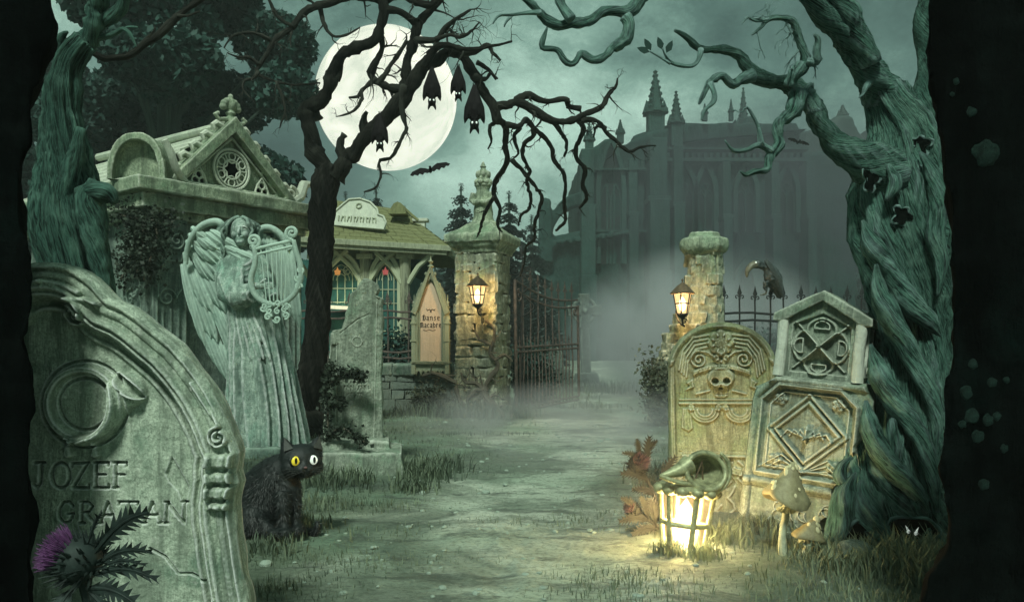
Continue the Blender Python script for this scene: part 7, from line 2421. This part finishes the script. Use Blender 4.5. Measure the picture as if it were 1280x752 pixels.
# ------------------------------------------------------------------ thistles
def thistle(label, parts, Y, mat_f, mat_g, name='thistle', seed=0):
    """parts: heads [(px,py,r px, tilt)], stems [[(px,py,r)...]], leaves [(p0,p1,width px)]"""
    heads, stems, leaves = parts
    b = W(stems[0][0][0], stems[0][0][1], Y); b.z = gz(b.x, b.y)
    t = thing(name, label, 'thistle', b)
    r = random.Random(seed); k = Y / 1000
    for S in stems:
        mb = MB(); c = crom(wl(S, Y), 4)
        mb.tube([p[:3] for p in c], [p[3] for p in c], 7)
        for p in c[1::2]:
            for _ in range(2):
                d = Vector((r.gauss(0, 1), r.gauss(0, 1), r.gauss(0, .6))).normalized()
                mb.tube([Vector(p[:3]), Vector(p[:3]) + d * 5 * k], [p[3] * .5, .0003], 4)
        part('stem', mb, mat_g, t, world=True)
    for (px, py, rp, tx, tz) in heads:
        c = W(px, py, Y); R0 = rp * k
        ax = Vector((tx, -.35, tz)).normalized(); q = ax.to_track_quat('Z', 'Y').to_matrix()
        mb = MB(); mb.ball(c, (R0, R0, R0 * .98), rot=q, seg=20, rings=14)
        for i in range(110):   # overlapping spined bracts
            z = r.uniform(-.95, .62); a = r.uniform(0, 2 * PI); rr = math.sqrt(1 - z * z)
            nrm = Vector((rr * math.cos(a), rr * math.sin(a), z))
            p = c + q @ (nrm * R0)
            d = (q @ (nrm * .9 + Vector((0, 0, .55)))).normalized()
            mb.tube([p - d * R0 * .1, p + d * R0 * .16, p + d * R0 * r.uniform(.32, .62)], [R0 * .085, R0 * .05, .0002], 4)
        hd = part('head', mb, mat_g, t, world=True)
        mb = MB()
        for i in range(260):
            a = r.uniform(0, 2 * PI); f = math.sqrt(r.random()) * .72
            p = c + q @ Vector((f * R0 * math.cos(a), f * R0 * math.sin(a), math.sqrt(1 - f * f) * R0 * .92))
            d = (q @ Vector((math.cos(a) * f * .9, math.sin(a) * f * .9, 1))).normalized()
            e = d + Vector((r.gauss(0, .15), r.gauss(0, .15), r.gauss(0, .15)))
            mb.tube([p, p + d * R0 * .3, p + (d + e) * .5 * R0 * r.uniform(.45, .75)], [R0 * .022, R0 * .026, R0 * .008], 4)
        part('florets', mb, mat_f, hd, world=True)
    for (a, b_, w_) in leaves:
        A_ = W(*a, Y - .01); B_ = W(*b_, Y - .06); d = B_ - A_; L = d.length
        s_ = d.cross(Vector((0, -1, 0))).normalized()
        n = 9; mb = MB(); vs_ = []
        mid = []
        for i in range(n + 1):
            f = i / n; c = A_ + d * f + Vector((0, 0, .10 * L * math.sin(f * PI)))
            mid.append(c)
        for i in range(n):
            hw = w_ * k * math.sin((i + .8) / (n + .8) * PI) ** .7 * .26
            c0, c1 = mid[i], mid[i + 1]
            for sg in (-1, 1):
                tip = c1 + s_ * sg * hw * 2.6 + d * .06 + Vector((0, r.uniform(-.01, .01), 0))
                mb.add([c0 + s_ * sg * .0, c1, c1 + s_ * sg * hw * .7, tip, c0 + s_ * sg * hw * .8], [(0, 1, 2, 3, 4)])
        mb.tube(mid, [w_ * k * .09 * (1 - i / (n + 1)) + .0004 for i in range(n + 1)], 5)
        part('leaf', mb, mat_g, t, world=True, smooth=0)
thistle('big dark thistle with a purple head in the bottom left corner before the big headstone', (
    [(97, 700, 30, -.75, .55)],
    [[(120, 800, 6), (112, 760, 6), (104, 725, 7)]],
    [((118, 690), (186, 640), 26), ((120, 706), (190, 690), 16), ((118, 718), (196, 724), 18), ((108, 735), (176, 760), 26), ((90, 735), (60, 790), 26), ((110, 680), (128, 640), 9), ((112, 740), (150, 800), 24), ((120, 712), (182, 706), 8), ((100, 760), (70, 820), 30)]),
    1.42, M['thistle_purple'], M['thistle_green'], seed=1)
thistle('dull pink thistle standing left of the skull headstone', (
    [(797, 580, 12, .1, .2)],
    [[(824, 650, 3), (818, 620, 2.6), (808, 598, 2.6), (800, 586, 3)]],
    [((806, 590), (812, 545), 12), ((800, 572), (796, 548), 8), ((812, 600), (776, 592), 12), ((804, 576), (778, 566), 8), ((822, 610), (845, 570), 12), ((818, 618), (790, 612), 12), ((824, 630), (850, 606), 12), ((806, 570), (822, 550), 8)]),
    4.0, M['thistle_pink'], M['thistle_brown'], seed=2)
thistle('low withered thistle against the left side of the ground lantern', (
    [(791, 636, 9, -.4, .3)],
    [[(830, 662, 3), (815, 652, 2.6), (800, 642, 2.6)]],
    [((812, 650), (774, 652), 14), ((800, 640), (776, 622), 10), ((820, 655), (812, 622), 14), ((824, 660), (790, 668), 14), ((830, 660), (842, 620), 14), ((812, 650), (800, 620), 10)]),
    3.75, M['thistle_pink'], M['thistle_brown'], seed=3)

# ------------------------------------------------------------------ ivy, vines, bush
def leaf_cloud(fn, n, size, seed):
    rg = np.random.default_rng(seed); P = np.array([fn(rg) for _ in range(n)]); return cards(P, size, rg, asp=.75)
def along(path, spread, rg, sc):
    i = rg.integers(0, len(path) - 1); f = rg.random(); a = np.array(path[i]); b = np.array(path[i + 1])
    return a + (b - a) * f + rg.normal(size=3) * spread * sc
def ivy(label, paths, n, spread, size, seed, stem=.008, mat='ivy', name='ivy'):
    p0 = Vector(paths[0][0])
    t = thing(name, label, 'climbing plant', (p0.x, p0.y, max(0, p0.z)))
    mb = MB()
    for k, P in enumerate(paths): limb(mb, [(*p, stem) for p in P], .05, 6, .8, .3, seed + k)
    part('stem', mb, M['vine'], t, world=True)
    rg = np.random.default_rng(seed)
    pts = np.array([along(paths[rg.integers(0, len(paths))], spread, rg, 1) for _ in range(n)])
    v, f = cards(pts, size, rg, asp=.8)
    o = np.array(MW[t.name].translation)
    put_np('leaves', v - o, f, M[mat], t)
T3 = lambda x, y, Y: tuple(W(x, y, Y))
ivy('dark ivy climbing the left edge of the broken slab', [
    [T3(408, 560, 5.6), T3(410, 520, 5.62), T3(407, 490, 5.62), T3(412, 465, 5.62), T3(416, 455, 5.6)],
    [T3(412, 480, 5.6), T3(428, 466, 5.58), T3(444, 466, 5.58), T3(452, 472, 5.58)],
    [T3(408, 500, 5.6), T3(420, 500, 5.58), T3(428, 506, 5.58)],
    [T3(410, 545, 5.55), T3(425, 535, 5.5), T3(445, 545, 5.45), T3(456, 552, 5.4)]], 1500, .022, .016, 1)
ivy('dark ivy spilling below the cornice at the corner of the mausoleum', [
    [T3(150, 268, 6.85), T3(165, 272, 6.7), T3(190, 275, 6.6), T3(215, 278, 6.7)],
    [T3(170, 270, 6.75), T3(168, 300, 6.75), T3(160, 330, 6.8), T3(150, 350, 6.8)],
    [T3(195, 275, 6.6), T3(196, 300, 6.6), T3(190, 320, 6.62), T3(180, 350, 6.7)],
    [T3(180, 272, 6.7), T3(178, 310, 6.7), T3(172, 340, 6.7)]], 2300, .070, .019, 2)
# bare climbing vine on the left pillar
def pillar_vine():
    t = thing('climbing_vine', 'leafless brown vine creeping up the right half of the square gate pillar', 'climbing plant', (W(600, 520, 9.8).x, 9.85, 0))
    mb = MB(); rg = random.Random(6)
    Pn = [[(640, 522, 5), (622, 512, 5), (610, 500, 4.4), (604, 486, 4), (596, 480, 3), (582, 476, 2), (576, 466, 1)],
          [(610, 500, 4), (606, 484, 3.4), (614, 470, 3), (622, 456, 2.6), (612, 440, 2.4), (618, 424, 2), (616, 408, 1.6), (606, 400, 1)],
          [(606, 486, 3), (590, 492, 2.4), (584, 505, 2), (590, 518, 2)], [(618, 450, 2.4), (632, 444, 2), (640, 452, 1.4)], [(612, 430, 2), (600, 424, 1.6), (594, 414, 1)],
          [(570, 478, 3), (555, 470, 2.6), (540, 466, 2.4), (528, 470, 1.6)], [(600, 520, 4), (585, 512, 3.6), (574, 500, 3), (570, 480, 2.6)]]
    for k, P in enumerate(Pn):
        q = wl(P, 9.80, 9.84); limb(mb, q, .05, 7, .6, .3, k)
        for c in crom(q, 2)[2::2]:
            twigs(mb, c[:3], (rg.gauss(0, 1), rg.gauss(0, .25), rg.gauss(.3, 1)), .22, c[3] * .5, 1, rg, -.05)
    part('stem', mb, M['vine'], t, world=True)
pillar_vine()

def bush(name, label, px, py, Y, rx, rz, n, size, seed, mat='shrub', cat='bush', nb=9):
    c = W(px, py, Y); c.z = gz(c.x, c.y)
    t = thing(name, label, cat, c)
    r = random.Random(seed); rg = np.random.default_rng(seed)
    mb = MB(); tips = []
    for i in range(nb):
        a = r.uniform(0, 2 * PI); e = Vector((math.cos(a) * rx * r.uniform(.2, .9), math.sin(a) * rx * .6 * r.uniform(.2, .9), rz * r.uniform(.45, 1)))
        limb(mb, [(0, 0, 0, .014), (e.x * .3, e.y * .3, e.z * .5, .010), (*e, .003)], .05, 5, .8, .3, seed + i); tips.append((e * .0, e))
    part('stem', mb, M['vine'], t)
    P = []
    for _ in range(n):
        a, b = tips[r.randrange(len(tips))]; f = r.uniform(.25, 1.05)
        P.append(tuple(a.lerp(b, f) + Vector((r.gauss(0, 1), r.gauss(0, 1), r.gauss(0, 1))) * rx * .2))
    P = np.array(P); P[:, 2] = np.maximum(P[:, 2], .01)
    v, f = cards(P, size, rg, asp=.6)
    put_np('leaves', v, f, M[mat], t)
bush('bush', 'scraggly grey-green bush at the broken foot of the round gate pillar', 822, 520, 8.8, .34, .78, 1900, .028, 5, nb=16)
bush('bush', 'small dusty bush at the foot of the low stone wall', 540, 518, 9.9, .28, .42, 1200, .026, 7)
bush('bush', 'dark bush behind the railing left of the gothic notice board', 492, 500, 11.4, .45, 1.0, 3000, .04, 8, mat='leaf_dark')
bush('bush', 'dark bush behind the gate hinge, under the scrolled iron standard', 668, 500, 12.2, .5, .9, 3200, .04, 9, mat='leaf_dark')
for i, (px, Y, h, lb) in enumerate(((1000, 12.5, 1.1, 'dark bush behind the railing left of the twisted tree'), (930, 13.5, 1.0, 'dark bush behind the railing below the black bird'))):
    bush('bush', lb, px, 500, Y, .8, h, 3600, .05, 30 + i, mat='leaf_dark', nb=16)

# leafy sprig growing at the left of the headstone
# ------------------------------------------------------------------ grass
def grass():
    rg = np.random.default_rng(12)
    N = 150000
    y = 2.0 + 12 * rg.random(N) ** 1.5
    x = (rg.random(N) * 2 - 1) * (y * .75 + .3)
    pxx = .02 + .115 * np.maximum(0, y - 3)
    d = np.abs(x - pxx)
    nz_ = np.array([noise.noise(Vector((a * 1.3, b * 2.6, 3))) for a, b in zip(x, y)])
    keep = rg.random(N) < np.clip(.08 + (d - .35) * .55 + nz_ * 1.1, .0, 1)
    # exclude inside the near headstone / pillars
    x, y, d, nz_ = x[keep], y[keep], d[keep], nz_[keep]
    n = len(x)
    hgt = rg.uniform(.010, .038, n) * (.6 + np.clip(d * .4, 0, .8)) * (1 + np.clip(nz_, 0, 1))
    T = []   # long tufts: (px, Y, radius, count, height)
    tx, ty, th = [], [], []
    tufts = [(532, 5.3, .16, 220, .14), (548, 5.7, .2, 240, .15), (515, 4.9, .14, 200, .10), (560, 9.7, .3, 300, .26), (610, 9.75, .3, 300, .22), (650, 9.9, .25, 250, .2), (420, 5.0, .25, 350, .15),
             (1000, 3.22, .12, 120, .07), (1035, 3.4, .12, 160, .08), (962, 3.75, .12, 260, .13), (930, 3.75, .08, 160, .10), (905, 3.6, .10, 260, .10), (878, 3.4, .08, 220, .07), (835, 3.45, .07, 180, .08),
             (1100, 3.15, .25, 500, .10), (1150, 3.1, .2, 500, .14), (1060, 3.1, .12, 250, .10), (1180, 2.9, .2, 400, .13), (1000, 2.9, .2, 120, .06), (365, 3.9, .2, 260, .10), (330, 3.4, .15, 200, .08),
             (840, 4.2, .1, 250, .2), (828, 5, .15, 300, .2), (760, 15, .8, 300, .3), (690, 13, .6, 300, .22), (740, 11.2, .4, 160, .14), (530, 9.8, .4, 300, .2), (1090, 2.9, .3, 200, .06), (340, 2.9, .12, 200, .05), (395, 4.4, .2, 180, .08)]
    for (px, Y, r, c, h) in tufts:
        X0 = (px - 640) * Y / 1000
        q = rg.normal(size=(c, 2)) * r * .5
        tx.append(X0 + q[:, 0]); ty.append(Y + q[:, 1]); th.append(rg.uniform(.4, 1.0, c) * h)
    x = np.concatenate([x] + tx); y = np.concatenate([y] + ty); hgt = np.concatenate([hgt] + th)
    n = len(x)
    z = np.array([gz(a, b) for a, b in zip(x, y)]) - .004
    an = rg.uniform(0, 2 * PI, n); ln = rg.uniform(.1, .8, n); wd = np.clip(hgt * .05, .0012, .004) * (1 + y * .08)
    dx, dy = np.cos(an), np.sin(an); sx, sy = -dy, dx
    def P(f, w_, bend): return np.stack([x + dx * hgt * ln * bend + sx * wd * w_, y + dy * hgt * ln * bend + sy * wd * w_, z + hgt * f], 1)
    V = np.stack([P(0, -1, 0), P(0, 1, 0), P(.55, .7, .25), P(.55, -.7, .25), P(.95, 0, .95)], 1).reshape(-1, 3)
    base = np.arange(n) * 5
    F4 = np.stack([base, base + 1, base + 2, base + 3], 1)
    F3 = np.stack([base + 3, base + 2, base + 4, base + 4], 1)
    me = bpy.data.meshes.new('grass')
    nf = 2 * n
    me.vertices.add(len(V)); me.vertices.foreach_set('co', V.astype('f').ravel())
    li = np.concatenate([F4.ravel(), F3[:, :3].ravel()]).astype('i')
    me.loops.add(len(li)); me.loops.foreach_set('vertex_index', li)
    me.polygons.add(nf)
    ls = np.concatenate([np.arange(n) * 4, 4 * n + np.arange(n) * 3]).astype('i')
    me.polygons.foreach_set('loop_start', ls); me.polygons.foreach_set('loop_total', np.concatenate([np.full(n, 4), np.full(n, 3)]).astype('i'))
    me.update(calc_edges=True)
    M['grass'] = leaf_mat('dry_grass', (.22, .27, .17), (.07, .10, .07), 1.5, .2)
    me.materials.append(M['grass'])
    o = bpy.data.objects.new('grass', me)
    setp(o, label='tufts of dry grass beside the path and around the stones', category='grass', kind='stuff')
    ALL.append(o)
grass()
def gravel():
    r = random.Random(5); mb = MB()
    for i in range(420):
        y = 2.3 + 8 * r.random() ** 1.4; x = pathx(y) + r.gauss(0, .75 + y * .06)
        q = r.uniform(.004, .016) * (1 if r.random() < .9 else 1.8)
        mb.ball((x, y, gz(x, y) + q * .2), (q * r.uniform(.8, 1.5), q, q * .6), rot=Matrix.Rotation(r.uniform(0, 3), 3, 'Z'), seg=7, rings=5)
    solo('gravel', mb, M['boulder'], 'loose small stones scattered over the worn path', 'gravel', kind='stuff', rough=(.003, 60))
gravel()
# ------------------------------------------------------------------ air
HAZE = .0030
m = bpy.data.materials.new('haze'); m.use_nodes = True
nt = m.node_tree; nt.nodes.clear()
out = nd(nt, 'ShaderNodeOutputMaterial'); pv = nd(nt, 'ShaderNodeVolumePrincipled')
pv.inputs['Color'].default_value = (.80, .90, .86, 1); pv.inputs['Density'].default_value = HAZE; pv.inputs['Anisotropy'].default_value = .1
nt.links.new(pv.outputs[0], out.inputs['Volume'])
mb = MB(); mb.box((0, 245, 9.5), (500, 510, 21.5))
solo('haze', mb, m, kind='stuff', smooth=0, label='thin greenish night haze over the whole graveyard', cat='haze')

def mist(name, label, c, r, dens, scale, col, seed, thr=(.42, .72)):
    m = bpy.data.materials.new(name); m.use_nodes = True
    nt = m.node_tree; nt.nodes.clear()
    out = nd(nt, 'ShaderNodeOutputMaterial'); pv = nd(nt, 'ShaderNodeVolumePrincipled')
    co = ocoord(nt)
    ln = nd(nt, 'ShaderNodeVectorMath', operation='LENGTH'); mp = nd(nt, 'ShaderNodeMapping')
    mp.inputs['Scale'].default_value = tuple(1 / q for q in r); nt.links.new(co, mp.inputs[0]); nt.links.new(mp.outputs[0], ln.inputs[0])
    fall = ramp(nt, ln.outputs['Value'], [(.25, 1), (.98, 0)])
    mo = nd(nt, 'ShaderNodeMapping'); mo.inputs['Location'].default_value = (seed, seed, 0); nt.links.new(co, mo.inputs[0])
    a = ntex(nt, mo.outputs[0], scale, 4, .6, .8)
    d = math_(nt, 'MULTIPLY', math_(nt, 'MULTIPLY', ramp(nt, a, [(thr[0], 0), (thr[1], 1)]), fall), dens)
    nt.links.new(d, pv.inputs['Density']); pv.inputs['Color'].default_value = (*col, 1)
    nt.links.new(pv.outputs[0], out.inputs['Volume'])
    mb = MB(); mb.ball((0, 0, 0), r, seg=24, rings=14)
    o = solo(name, mb, m, label, 'mist', loc=c, kind='stuff', smooth=0)
MIST = True
if MIST:
    mist('mist', 'pale mist bank drifting low through the open gate', (3.0, 13.6, .85), (2.3, 3.8, 1.8), 1.1, .75, (.88, .90, .93), 3.3, (.38, .66))
    mist('mist', 'thin pale mist lying over the middle of the path', (.6, 7.6, .15), (2.0, 2.8, .42), .85, 1.2, (.88, .90, .92), 9.2, (.42, .70))
    mist('mist', 'dark purple-grey smoke drifting before the church behind the round pillar', (11.5, 30, 6.2), (10, 5, 4.6), .34, .20, (.22, .22, .27), 7.1, (.36, .60))
    mist('mist', 'added vapour shaped as a halo of light round the ground lantern', tuple(W(862, 640, 3.5)), (.75, .6, .55), .09, 3.0, (.95, .92, .85), 2.0, (.2, .5))  # put in so the lantern light shows a soft halo

for o in ALL: COL.objects.link(o)
tmp = bpy.data.scenes.get('tmp')
if tmp: bpy.data.scenes.remove(tmp)
